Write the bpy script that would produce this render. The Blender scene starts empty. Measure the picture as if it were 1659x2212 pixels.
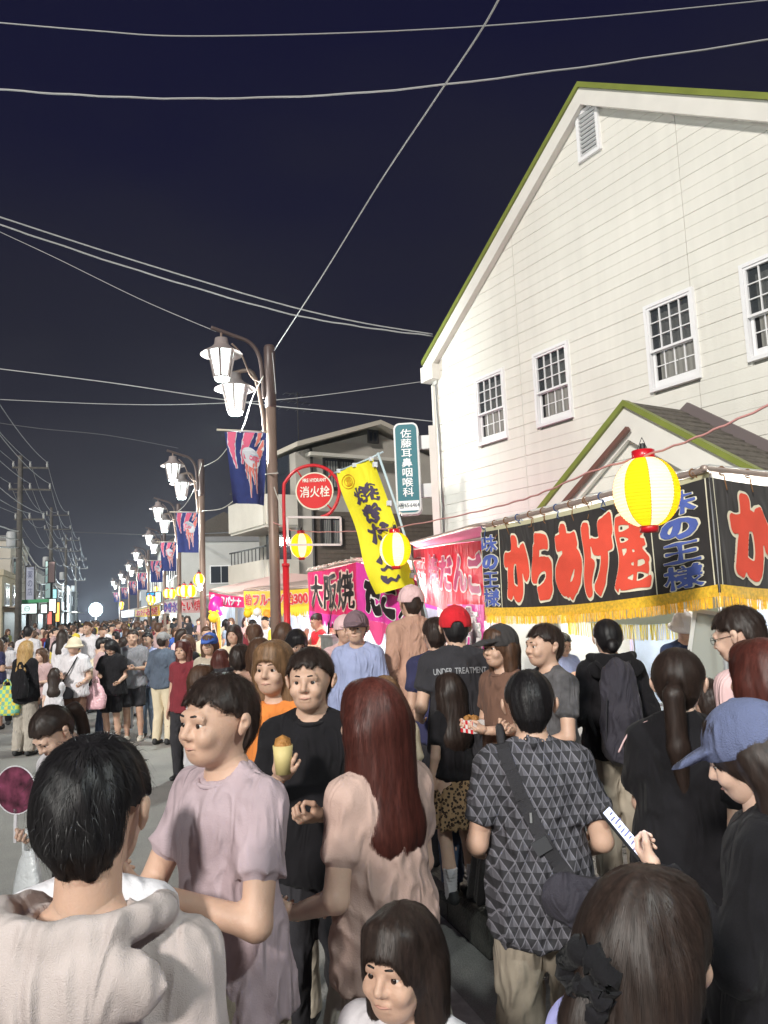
import bpy, bmesh, math, random
import numpy as np
from mathutils import Vector, Matrix
from mathutils.bvhtree import BVHTree

random.seed(7)
rng = np.random.default_rng(7)
R = math.radians
scene = bpy.context.scene
col = scene.collection

# ------------------------------------------------------------------ camera
CAM_Z = 2.05
YAW, PITCH, ROLL = R(19.0), R(6.9), R(2.4)
FPX, UC, VC = 1662.0, 829.5, 1106.0
_f = Vector((math.sin(YAW) * math.cos(PITCH), math.cos(YAW) * math.cos(PITCH), math.sin(PITCH)))
_r0 = Vector((math.cos(YAW), -math.sin(YAW), 0))
_u0 = _r0.cross(_f)
_r = _r0 * math.cos(ROLL) - _u0 * math.sin(ROLL)
_u = _u0 * math.cos(ROLL) + _r0 * math.sin(ROLL)
CAMLOC = Vector((0, 0, CAM_Z))
cam = bpy.data.cameras.new("camera")
cam.sensor_fit = 'VERTICAL'
cam.angle = 2 * math.atan(VC / FPX)
cam.clip_start = 0.05
cam.clip_end = 2000
camo = bpy.data.objects.new("camera", cam)
col.objects.link(camo)
camo.matrix_world = Matrix(((_r.x, _u.x, -_f.x, 0), (_r.y, _u.y, -_f.y, 0), (_r.z, _u.z, -_f.z, CAM_Z), (0, 0, 0, 1)))
scene.camera = camo
scene.render.resolution_x, scene.render.resolution_y = 768, 1024

# ------------------------------------------------------------------ night sky
world = bpy.data.worlds.new("World")
scene.world = world
world.use_nodes = True
wn, wl = world.node_tree.nodes, world.node_tree.links
wn.clear()
wo = wn.new('ShaderNodeOutputWorld')
bg = wn.new('ShaderNodeBackground')
tc = wn.new('ShaderNodeTexCoord')
sep = wn.new('ShaderNodeSeparateXYZ')
rmp = wn.new('ShaderNodeValToRGB')
nz = wn.new('ShaderNodeTexNoise')
nz.inputs['Scale'].default_value = 2.2
nz.inputs['Detail'].default_value = 4
mp = wn.new('ShaderNodeMapping')
mp.inputs['Scale'].default_value = (1, 1, 2.5)
ma = wn.new('ShaderNodeMath'); ma.operation = 'MULTIPLY_ADD'
ma.inputs[1].default_value = 0.40
wl.new(tc.outputs['Generated'], mp.inputs['Vector'])
wl.new(mp.outputs[0], nz.inputs['Vector'])
wl.new(tc.outputs['Generated'], sep.inputs[0])
wl.new(nz.outputs['Fac'], ma.inputs[0])
wl.new(sep.outputs['Z'], ma.inputs[2])
wl.new(ma.outputs[0], rmp.inputs['Fac'])
cr = rmp.color_ramp
cr.elements[0].position = 0.06; cr.elements[0].color = (0.15, 0.17, 0.24, 1)
cr.elements[1].position = 0.80; cr.elements[1].color = (0.0075, 0.0075, 0.028, 1)
e = cr.elements.new(0.20); e.color = (0.058, 0.060, 0.077, 1)
e = cr.elements.new(0.36); e.color = (0.036, 0.036, 0.047, 1)
e = cr.elements.new(0.55); e.color = (0.0170, 0.0170, 0.029, 1)
wl.new(rmp.outputs['Color'], bg.inputs['Color'])
bg.inputs['Strength'].default_value = 1.0
wl.new(bg.outputs[0], wo.inputs[0])

# ------------------------------------------------------------------ one distant lamp light over the street (from behind, on the left)
sd = bpy.data.lights.new("sun", 'SUN')
sd.energy = 3.5
sd.angle = R(6)
sd.color = (1.0, 0.965, 0.90)
so = bpy.data.objects.new("sun", sd)
col.objects.link(so)
_az = YAW + R(26)
_el = R(27)
_d = Vector((math.sin(_az) * math.cos(_el), math.cos(_az) * math.cos(_el), -math.sin(_el)))
so.rotation_euler = _d.to_track_quat('-Z', 'Y').to_euler()

vs = scene.view_settings
vs.view_transform = 'Standard'
vs.look = 'None'
vs.gamma = 1
vs.exposure = 0.0
vs.use_curve_mapping = False
scene.cycles.use_denoising = True
try:
    scene.cycles.denoiser = 'OPENIMAGEDENOISE'
except Exception:
    pass
scene.cycles.max_bounces = 6
scene.cycles.diffuse_bounces = 3
scene.cycles.transparent_max_bounces = 12
scene.cycles.sample_clamp_indirect = 6

# ------------------------------------------------------------------ geometry helpers
def ray(u, v):
    return _f + _r * ((u - UC) / FPX) - _u * ((v - VC) / FPX)
def at(u, v, d):
    """point of the place seen at (u, v), d metres in front of the camera"""
    return CAMLOC + ray(u, v) * d
def on_z(u, v, z):
    q = ray(u, v)
    return CAMLOC + q * ((z - CAM_Z) / q.z)
def cw(x, d, z=0.0):
    """metres to the right / ahead of the camera -> world"""
    return Vector((x * math.cos(YAW) + d * math.sin(YAW), -x * math.sin(YAW) + d * math.cos(YAW), z))

MATS = {}
HAZE = 0.0007
def nodes_of(m):
    return m.node_tree.nodes, m.node_tree.links
def mat(name, color=(.5, .5, .5), rough=.7, metal=0.0, emit=None, es=0.0, var=0.0, vscale=6.0, bump=0.0, bscale=60.0, spec=.4,
        trans=0.0, sheen=0.0, alpha=1.0, sss=0.0, aniso=(1, 1, 1), coat=0.0):
    if name in MATS:
        return MATS[name]
    m = bpy.data.materials.new(name)
    m.use_nodes = True
    N, L = nodes_of(m)
    p = N['Principled BSDF']
    p.inputs['Base Color'].default_value = (*color, 1)
    p.inputs['Roughness'].default_value = rough
    p.inputs['Metallic'].default_value = metal
    p.inputs['Specular IOR Level'].default_value = spec
    if trans: p.inputs['Transmission Weight'].default_value = trans
    if sheen:
        p.inputs['Sheen Weight'].default_value = sheen
        p.inputs['Sheen Roughness'].default_value = .6
    if coat: p.inputs['Coat Weight'].default_value = coat
    if alpha < 1: p.inputs['Alpha'].default_value = alpha
    if sss:
        p.inputs['Subsurface Weight'].default_value = sss
        p.inputs['Subsurface Radius'].default_value = (.02, .008, .004)
        p.inputs['Subsurface Scale'].default_value = .5
    if emit is not None:
        p.inputs['Emission Color'].default_value = (*emit, 1)
        p.inputs['Emission Strength'].default_value = es
    t = None
    if var or bump:
        t = N.new('ShaderNodeTexCoord')
    if var:
        mpp = N.new('ShaderNodeMapping'); mpp.inputs['Scale'].default_value = aniso
        n = N.new('ShaderNodeTexNoise'); n.inputs['Scale'].default_value = vscale; n.inputs['Detail'].default_value = 5
        r = N.new('ShaderNodeMapRange')
        r.inputs['From Min'].default_value = .3; r.inputs['From Max'].default_value = .7
        r.inputs['To Min'].default_value = 1 - var; r.inputs['To Max'].default_value = 1 + var
        mx = N.new('ShaderNodeVectorMath'); mx.operation = 'SCALE'
        mx.inputs[0].default_value = color
        L.new(t.outputs['Object'], mpp.inputs[0]); L.new(mpp.outputs[0], n.inputs['Vector'])
        L.new(n.outputs['Fac'], r.inputs['Value']); L.new(r.outputs[0], mx.inputs['Scale'])
        L.new(mx.outputs[0], p.inputs['Base Color'])
    if bump:
        n = N.new('ShaderNodeTexNoise'); n.inputs['Scale'].default_value = bscale; n.inputs['Detail'].default_value = 3
        b = N.new('ShaderNodeBump'); b.inputs['Strength'].default_value = bump; b.inputs['Distance'].default_value = .02
        L.new(t.outputs['Object'], n.inputs['Vector']); L.new(n.outputs['Fac'], b.inputs['Height'])
        L.new(b.outputs[0], p.inputs['Normal'])
    MATS[name] = m
    return m

MW = {}          # world matrices of parents
def name_clean(n):
    return n
def tag(o, label=None, cat=None, group=None, kind=None):
    if label: o['label'] = label
    if cat: o['category'] = cat
    if group: o['group'] = group
    if kind: o['kind'] = kind
    return o
def thing(name, label, cat, loc=(0, 0, 0), rz=0.0, group=None):
    o = bpy.data.objects.new(name, None)
    o.empty_display_size = .1
    col.objects.link(o)
    o.location = loc
    o.rotation_euler = (0, 0, rz)
    MW[o.name] = Matrix.Translation(Vector(loc)) @ Matrix.Rotation(rz, 4, 'Z')
    return tag(o, label, cat, group)
def link_mesh(name, me, parent=None, local=True):
    o = bpy.data.objects.new(name, me)
    col.objects.link(o)
    if parent is not None:
        o.parent = parent
        MW[o.name] = MW[parent.name].copy()
    else:
        MW[o.name] = Matrix.Identity(4)
    return o

class MB:
    """collects shapes, then builds ONE mesh object"""
    def __init__(s):
        s.v, s.f, s.m, s.sm = [], [], [], []
    def add(s, vs, fs, mi=0, smooth=False):
        b = len(s.v)
        s.v += [tuple(p) for p in vs]
        for f in fs:
            s.f.append([i + b for i in f]); s.m.append(mi); s.sm.append(smooth)
        return s
    def box(s, c, size, rot=None, mi=0):
        x, y, z = size[0] / 2, size[1] / 2, size[2] / 2
        vs = [Vector((a * x, b * y, cc * z)) for cc in (-1, 1) for b in (-1, 1) for a in (-1, 1)]
        if rot is not None:
            vs = [rot @ p for p in vs]
        vs = [p + Vector(c) for p in vs]
        return s.add(vs, [(0, 2, 3, 1), (4, 5, 7, 6), (0, 1, 5, 4), (2, 6, 7, 3), (0, 4, 6, 2), (1, 3, 7, 5)], mi)
    def bar(s, a, b, w, h, up=(0, 0, 1), mi=0):
        a, b = Vector(a), Vector(b)
        d = (b - a); L = d.length; d.normalize()
        up = Vector(up)
        if abs(d.dot(up)) > .98: up = Vector((1, 0, 0))
        sx = d.cross(up).normalized(); sz = sx.cross(d).normalized()
        vs = []
        for p in (a, b):
            for (i, j) in ((-1, -1), (1, -1), (1, 1), (-1, 1)):
                vs.append(p + sx * (i * w / 2) + sz * (j * h / 2))
        return s.add(vs, [(0, 3, 2, 1), (4, 5, 6, 7), (0, 1, 5, 4), (1, 2, 6, 5), (2, 3, 7, 6), (3, 0, 4, 7)], mi)
    def tube(s, pts, r, n=8, mi=0, caps=True):
        pts = [Vector(p) for p in pts]
        rs = r if isinstance(r, (list, tuple)) else [r] * len(pts)
        vs, prev = [], None
        for i, p in enumerate(pts):
            d = (pts[min(i + 1, len(pts) - 1)] - pts[max(i - 1, 0)])
            if d.length < 1e-9: d = Vector((0, 0, 1))
            d.normalize()
            if prev is None:
                up = Vector((0, 0, 1)) if abs(d.z) < .95 else Vector((1, 0, 0))
                sx = d.cross(up).normalized()
            else:
                sx = (prev - d * prev.dot(d)).normalized()
            prev = sx
            sy = d.cross(sx)
            for k in range(n):
                a = 2 * math.pi * k / n
                vs.append(p + (sx * math.cos(a) + sy * math.sin(a)) * rs[i])
        fs = []
        for i in range(len(pts) - 1):
            for k in range(n):
                k2 = (k + 1) % n
                fs.append((i * n + k, i * n + k2, (i + 1) * n + k2, (i + 1) * n + k))
        if caps:
            fs.append(tuple(range(n - 1, -1, -1)))
            fs.append(tuple((len(pts) - 1) * n + k for k in range(n)))
        return s.add(vs, fs, mi, True)
    def lathe(s, prof, c=(0, 0, 0), n=24, mi=0, smooth=True, rot=None, mfun=None):
        c = Vector(c)
        vs = []
        for (r, z) in prof:
            for k in range(n):
                a = 2 * math.pi * k / n
                p = Vector((r * math.cos(a), r * math.sin(a), z))
                if rot is not None: p = rot @ p
                vs.append(p + c)
        b = len(s.v)
        s.v += [tuple(p) for p in vs]
        for i in range(len(prof) - 1):
            for k in range(n):
                k2 = (k + 1) % n
                s.f.append([b + i * n + k, b + i * n + k2, b + (i + 1) * n + k2, b + (i + 1) * n + k])
                s.m.append(mfun(k, i) if mfun else mi); s.sm.append(smooth)
        return s
    def poly(s, pts, depth=None, mi=0):
        pts = [Vector(p) for p in pts]
        if depth is None:
            return s.add(pts, [tuple(range(len(pts)))], mi)
        n = len(pts)
        d = Vector(depth)
        vs = pts + [p + d for p in pts]
        fs = [tuple(range(n - 1, -1, -1)), tuple(range(n, 2 * n))]
        fs += [(i, (i + 1) % n, n + (i + 1) % n, n + i) for i in range(n)]
        return s.add(vs, fs, mi)
    def grid(s, fn, nu, nv, mi=0, thick=0.0):
        """fn(a,b) -> point, a,b in 0..1"""
        P = [[Vector(fn(i / nu, j / nv)) for i in range(nu + 1)] for j in range(nv + 1)]
        vs = [p for row in P for p in row]
        fs = [(j * (nu + 1) + i, j * (nu + 1) + i + 1, (j + 1) * (nu + 1) + i + 1, (j + 1) * (nu + 1) + i) for j in range(nv) for i in range(nu)]
        s.add(vs, fs, mi, True)
        return s
    def build(s, name, m, parent=None, world=False, smooth=None):
        me = bpy.data.meshes.new(name)
        vs = s.v
        if world and parent is not None:
            I = MW[parent.name].inverted()
            vs = [tuple(I @ Vector(p)) for p in s.v]
        me.from_pydata(vs, [], s.f)
        ms = m if isinstance(m, (list, tuple)) else [m]
        for q in ms: me.materials.append(q)
        me.polygons.foreach_set('material_index', s.m)
        me.polygons.foreach_set('use_smooth', s.sm if smooth is None else [smooth] * len(s.f))
        me.update()
        return link_mesh(name, me, parent)

def np_mesh(name, V, Fq, m, parent=None, smooth=True, midx=None):
    me = bpy.data.meshes.new(name)
    V = np.asarray(V, np.float32); Fq = np.asarray(Fq, np.int32)
    k = Fq.shape[1]
    me.vertices.add(len(V)); me.vertices.foreach_set('co', V.ravel())
    me.loops.add(Fq.size); me.loops.foreach_set('vertex_index', Fq.ravel())
    me.polygons.add(len(Fq)); me.polygons.foreach_set('loop_start', np.arange(0, Fq.size, k, dtype=np.int32))
    me.polygons.foreach_set('use_smooth', np.full(len(Fq), smooth))
    for q in (m if isinstance(m, (list, tuple)) else [m]): me.materials.append(q)
    if midx is not None: me.polygons.foreach_set('material_index', midx)
    me.update(calc_edges=True)
    me.validate()
    return link_mesh(name, me, parent)

_tc, _cc = {}, {}
def glyph_field(ch, N=56):
    """distance field of one character on a grid (em = 1): strokes can then be thickened like a brush"""
    if ch in _cc: return _cc[ch]
    c = bpy.data.curves.new('lettering', 'FONT'); c.body = ch; c.size = 1; c.resolution_u = 3
    o = bpy.data.objects.new('lettering', c); col.objects.link(o)
    me = bpy.data.meshes.new_from_object(o.evaluated_get(bpy.context.evaluated_depsgraph_get()))
    co = np.array([v.co[:2] for v in me.vertices], np.float64)
    cnt = {}
    for p in me.polygons:
        q = list(p.vertices)
        for a, b in zip(q, q[1:] + q[:1]):
            k = (min(a, b), max(a, b)); cnt[k] = cnt.get(k, 0) + 1
    seg = np.array([k for k, v in cnt.items() if v == 1])
    bpy.data.objects.remove(o); bpy.data.meshes.remove(me); bpy.data.curves.remove(c)
    lo, hi = co.min(0), co.max(0)
    h = 1.0 / N
    m = .16
    X = np.arange(lo[0] - m, hi[0] + m + h, h); Y = np.arange(lo[1] - m, hi[1] + m + h, h)
    A, B = co[seg[:, 0]], co[seg[:, 1]]
    gx, gy = np.meshgrid(X, Y, indexing='ij')
    P = np.stack([gx.ravel(), gy.ravel()], 1)
    d2 = np.full(len(P), 9.0); ins = np.zeros(len(P), bool)
    for a, b in zip(A, B):
        ab = b - a; L2 = ab @ ab
        if L2 < 1e-12: continue
        t = np.clip(((P - a) @ ab) / L2, 0, 1)
        q = P - a - t[:, None] * ab
        d2 = np.minimum(d2, (q * q).sum(1))
        if a[1] != b[1]:
            cr_ = ((a[1] > P[:, 1]) != (b[1] > P[:, 1])) & (P[:, 0] < (b[0] - a[0]) * (P[:, 1] - a[1]) / (b[1] - a[1]) + a[0])
            ins ^= cr_
    F = np.where(ins, -1, 1) * np.sqrt(d2)
    _cc[ch] = (F.reshape(gx.shape), X, Y, lo, hi, h)
    return _cc[ch]
def text_geo(body, offset=0.0, res=3, vertical=False):
    """(verts Nx2, faces)"""
    key = (body, round(offset, 4), vertical)
    if key in _tc: return _tc[key]
    V, Fs = [], []
    pen = 0.0
    nb = 0
    for i, ch in enumerate(body):
        if ch == ' ': pen += .35; continue
        F, X, Y, lo, hi, h = glyph_field(ch)
        wide_ = ord(ch) > 0x2E80
        if '\u4e00' <= ch <= '\u9fff': off_ = max(.5 * min(offset, .04), offset - .05)
        else: off_ = offset
        G = F - off_
        if offset > .02:      # brush-like swelling of the strokes
            G = G - offset * .35 * np.sin(X[:, None] * 9 + i * 2.1) * np.sin(Y[None, :] * 7 + i)
        gx, gy = np.gradient(G, h)
        gl = np.sqrt(gx * gx + gy * gy) + 1e-6
        keep = G < h * .72
        q = keep[:-1, :-1] & keep[1:, :-1] & keep[1:, 1:] & keep[:-1, 1:]
        near = G > -h * .72
        PX = np.broadcast_to(X[:, None], G.shape).copy(); PY = np.broadcast_to(Y[None, :], G.shape).copy()
        mv = near & keep
        PX[mv] -= (G * gx / gl)[mv]; PY[mv] -= (G * gy / gl)[mv]
        ii, jj = np.nonzero(q)
        idx = np.full(G.shape, -1)
        used = np.zeros(G.shape, bool)
        for a, b in ((0, 0), (1, 0), (1, 1), (0, 1)): used[ii + a, jj + b] = True
        n = int(used.sum()); idx[used] = np.arange(n)
        if vertical: ox, oy = -(lo[0] + hi[0]) / 2, -i * 1.02
        else: ox, oy = (pen if wide_ else pen - lo[0]), 0.0
        V.append(np.stack([PX[used] + ox, PY[used] + oy], 1))
        Fs += (np.stack([idx[ii, jj], idx[ii + 1, jj], idx[ii + 1, jj + 1], idx[ii, jj + 1]], 1) + nb).tolist()
        nb += n
        pen += 1.0 if wide_ else (hi[0] - lo[0]) + .09
    _tc[key] = (np.concatenate(V), Fs)
    return _tc[key]
def text_box(body, box, fn, offs=0.0, thick=0.0, mi=0, mb=None, vertical=False, bold=0.0, ref=None, skew=0.0, mirror=False, wob=0.0):
    """lettering fitted to box=(x0,y0,x1,y1); fn(x,y,off) -> 3-D point; bold widens the strokes; the frame of fit ignores the outline"""
    V, Fs = text_geo(body, bold, vertical=vertical)
    V0, _ = text_geo(body, ref if ref is not None else bold, vertical=vertical)
    lo, hi = V0.min(0), V0.max(0)
    T = (V - lo) / (hi - lo)
    if mirror: T[:, 0] = 1 - T[:, 0]
    if wob:
        T = T + wob * np.stack([np.sin(T[:, 1] * 9 + T[:, 0] * 5), np.sin(T[:, 0] * 17 + 1.3)], 1)
    x0, y0, x1, y1 = box
    pts = [fn(x0 + (x1 - x0) * (t[0] + skew * (t[1] - .5)), y0 + (y1 - y0) * t[1], offs) for t in T]
    (mb or MB()).add(pts, Fs, mi)
    return mb
def sagline(a, b, sag, n=24, wig=0.0):
    a, b = Vector(a), Vector(b)
    out = []
    for i in range(n + 1):
        t = i / n
        p = a.lerp(b, t)
        p.z -= sag * 4 * t * (1 - t)
        if wig:
            p += Vector((math.sin(i * 1.9), math.cos(i * 1.3), math.sin(i * 2.7 + 1))) * wig
        out.append(p)
    return out

# ================================================================== people: bodies grown from distance fields
class Vol:
    def __init__(s, lo, hi, h):
        s.h = h; s.lo = np.array(lo, float)
        s.ax = [np.arange(lo[i], hi[i] + h, h, dtype=np.float32) for i in range(3)]
        s.F = np.full([len(a) for a in s.ax], 1.0, np.float32)
    def _sub(s, lo, hi):
        sl = []
        for i in range(3):
            a = int(max(0, math.floor((lo[i] - s.lo[i]) / s.h)))
            b = int(min(len(s.ax[i]), math.ceil((hi[i] - s.lo[i]) / s.h) + 1))
            if b <= a: return None
            sl.append(slice(a, b))
        return tuple(sl)
    def prim(s, a, b, ra, rb, k=.02, sc=(1, 1, 1), flat=False, sub=False, flat0=False):
        a = np.array(a, float); b = np.array(b, float); sc = np.array(sc, float)
        m = max(ra, rb) + k + .05
        lo = np.minimum(a, b) - m * sc.max(); hi = np.maximum(a, b) + m * sc.max()
        sl = s._sub(lo, hi)
        if sl is None: return
        X = s.ax[0][sl[0]][:, None, None]; Y = s.ax[1][sl[1]][None, :, None]; Z = s.ax[2][sl[2]][None, None, :]
        a2, b2 = a / sc, b / sc
        px, py, pz = X / sc[0] - a2[0], Y / sc[1] - a2[1], Z / sc[2] - a2[2]
        ab = b2 - a2; L2 = float(ab @ ab)
        if L2 < 1e-9:
            d = np.sqrt(px * px + py * py + pz * pz) - ra
            d = d * sc.min()
        else:
            t = np.clip((px * ab[0] + py * ab[1] + pz * ab[2]) / L2, 0, 1)
            d = np.sqrt((px - t * ab[0]) ** 2 + (py - t * ab[1]) ** 2 + (pz - t * ab[2]) ** 2) - (ra + t * (rb - ra))
            d = d * sc.min()
            n = (b - a) / np.linalg.norm(b - a)
            if flat: d = np.maximum(d, (X - b[0]) * n[0] + (Y - b[1]) * n[1] + (Z - b[2]) * n[2])
            if flat0: d = np.maximum(d, -((X - a[0]) * n[0] + (Y - a[1]) * n[1] + (Z - a[2]) * n[2]))
        F = s.F[sl]
        if sub:
            kk = max(k, 1e-4)
            h = np.clip(.5 - .5 * (F + d) / kk, 0, 1)
            s.F[sl] = F * (1 - h) - d * h + kk * h * (1 - h)
        else:
            kk = max(k, 1e-4)
            h = np.clip(.5 + .5 * (F - d) / kk, 0, 1)
            s.F[sl] = F * (1 - h) + d * h - kk * h * (1 - h)
    def clip(s, f):
        X = s.ax[0][:, None, None]; Y = s.ax[1][None, :, None]; Z = s.ax[2][None, None, :]
        s.F = np.maximum(s.F, f(X, Y, Z)).astype(np.float32)
    def folds(s, amp, sc, seed, zs=.45):
        r = np.random.default_rng(seed)
        X = s.ax[0][:, None, None]; Y = s.ax[1][None, :, None]; Z = s.ax[2][None, None, :]
        out = 0
        for i in range(4):
            k = r.normal(size=3); k[2] *= zs * .55; k = k / np.linalg.norm(k) * sc * (1 + .45 * i)
            k2 = r.normal(size=3) * sc * .28
            ph, ph2 = r.uniform(0, 6, 2)
            w = np.sin(k2[0] * X + k2[1] * Y + k2[2] * Z + ph2) * 1.3
            q = np.sin(k[0] * X + k[1] * Y + k[2] * Z + ph + w)
            out = out + (2 * (1 - np.abs(q)) ** 1.5 - .8) / (1 + .6 * i)
        s.F = (s.F - amp * .5 * out).astype(np.float32)
    def mesh(s):
        F = s.F
        F[0] = F[-1] = 1; F[:, 0] = F[:, -1] = 1; F[:, :, 0] = F[:, :, -1] = 1
        S = F < 0
        c = np.zeros([n - 1 for n in S.shape], np.int8)
        for i in (0, 1):
            for j in (0, 1):
                for k in (0, 1):
                    c += S[i:S.shape[0] - 1 + i, j:S.shape[1] - 1 + j, k:S.shape[2] - 1 + k]
        act = (c > 0) & (c < 8)
        ii, jj, kk = np.nonzero(act)
        N = len(ii)
        cor = [(a, b, d) for a in (0, 1) for b in (0, 1) for d in (0, 1)]
        val = {q: F[ii + q[0], jj + q[1], kk + q[2]] for q in cor}
        acc = np.zeros((N, 3)); cnt = np.zeros(N)
        for q in cor:
            for axis in range(3):
                if q[axis] == 0:
                    p = list(q); p[axis] = 1; p = tuple(p)
                    a, b = val[q], val[p]
                    m = (a < 0) != (b < 0)
                    t = np.where(m, a / np.where(m, a - b, 1), 0)
                    for e_ in range(3):
                        acc[:, e_] += np.where(m, q[e_] + (t if e_ == axis else 0), 0)
                    cnt += m
        V = s.lo + s.h * (np.stack([ii, jj, kk], 1) + acc / cnt[:, None])
        idg = np.full(act.shape, -1, np.int32); idg[ii, jj, kk] = np.arange(N)
        Q = []
        for axis in range(3):
            sl0 = [slice(None)] * 3; sl1 = [slice(None)] * 3
            sl0[axis] = slice(0, -1); sl1[axis] = slice(1, None)
            A, B = S[tuple(sl0)], S[tuple(sl1)]
            a, b, d = np.nonzero(A != B)
            P = np.stack([a, b, d], 1)
            u_, v_ = (axis + 1) % 3, (axis + 2) % 3
            ok = (P[:, u_] >= 1) & (P[:, v_] >= 1)
            P = P[ok]
            ins = A[P[:, 0], P[:, 1], P[:, 2]]
            def cell(du, dv):
                q = P.copy(); q[:, u_] -= du; q[:, v_] -= dv
                return idg[q[:, 0], q[:, 1], q[:, 2]]
            quad = np.stack([cell(1, 1), cell(0, 1), cell(0, 0), cell(1, 0)], 1)
            quad[~ins] = quad[~ins][:, ::-1]
            Q.append(quad)
        Q = np.concatenate(Q)
        Q = Q[(Q >= 0).all(1)]
        return V, Q
    def sample(s, P):
        g = (P - s.lo) / s.h
        g = np.clip(g, 0, np.array(s.F.shape) - 2.001)
        i = g.astype(int); f = g - i
        o = 0
        for a in (0, 1):
            for b in (0, 1):
                for c in (0, 1):
                    w = (f[:, 0] if a else 1 - f[:, 0]) * (f[:, 1] if b else 1 - f[:, 1]) * (f[:, 2] if c else 1 - f[:, 2])
                    o = o + w * s.F[i[:, 0] + a, i[:, 1] + b, i[:, 2] + c]
        return o
    def grad(s, P):
        e_ = s.h
        G = np.stack([s.sample(P + np.eye(3)[i] * e_) - s.sample(P - np.eye(3)[i] * e_) for i in range(3)], 1)
        return G / (np.linalg.norm(G, axis=1, keepdims=True) + 1e-9)

# ---- head in its own frame: origin at the centre of the skull, y forward, sizes for a 1.70 m adult
_head_cache, _hair_cache, _hand_cache = {}, {}, {}
def head_geo(h):
    if h in _head_cache: return _head_cache[h]
    v = Vol((-.12, -.14, -.22), (.12, .15, .14), h)
    v.prim((0, -.012, .022), (0, -.012, .022), .078, .078, .01, (1, 1.2, 1.14))
    v.prim((0, .03, -.03), (0, .03, -.03), .062, .062, .03, (.95, .95, 1.1))
    v.prim((0, .045, -.075), (0, .045, -.075), .036, .036, .035, (1.05, 1, .8))
    v.prim((0, -.02, -.05), (0, -.035, -.2), .052, .056, .02)
    if h < .013:
        v.prim((-.03, .082, .022), (.03, .082, .022), .012, .012, .018)
        for sx in (-1, 1):
            v.prim((sx * .031, .1, .002), (sx * .031, .1, .002), .0125, .0125, .010, (1.15, 1, .8), sub=True)
            if h < .005:
                v.prim((sx * .018, .0845, .0085), (sx * .031, .0865, .0115), .0034, .0038, .003); v.prim((sx * .031, .0865, .0115), (sx * .046, .0795, .0075), .0038, .0032, .003)
                v.prim((sx * .019, .0835, -.0055), (sx * .044, .0795, -.0055), .0030, .0030, .003)
                v.prim((sx * .018, .0835, .019), (sx * .046, .0805, .018), .0050, .0045, .008)
            else: v.prim((sx * .018, .0855, .0135), (sx * .044, .0815, .011), .0045, .004, .005)
            v.prim((sx * .04, .07, -.03), (sx * .04, .07, -.03), .02, .02, .02)
            v.prim((sx * .086, -.010, -.018), (sx * .095, -.018, .006), .011, .0165, .006, (.5, 1, 1.3))
            v.prim((sx * .104, -.008, .0), (sx * .104, -.008, .0), .010, .010, .004, sub=True)
        v.prim((0, .088, .012), (0, .106, -.022), .007, .011, .012)
        v.prim((-.011, .094, -.027), (.011, .094, -.027), .008, .008, .008)
        v.prim((-.016, .087, -.052), (.016, .087, -.052), .0065, .0065, .006)
        v.prim((-.013, .085, -.063), (.013, .085, -.063), .0075, .0075, .005)
    else:
        for sx in (-1, 1):
            v.prim((sx * .08, -.01, -.01), (sx * .08, -.01, .0), .018, .018, .006, (.6, 1, 1.2))
        v.prim((0, .088, .012), (0, .104, -.022), .012, .014, .012)
    _head_cache[h] = v.mesh()
    return _head_cache[h]
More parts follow.
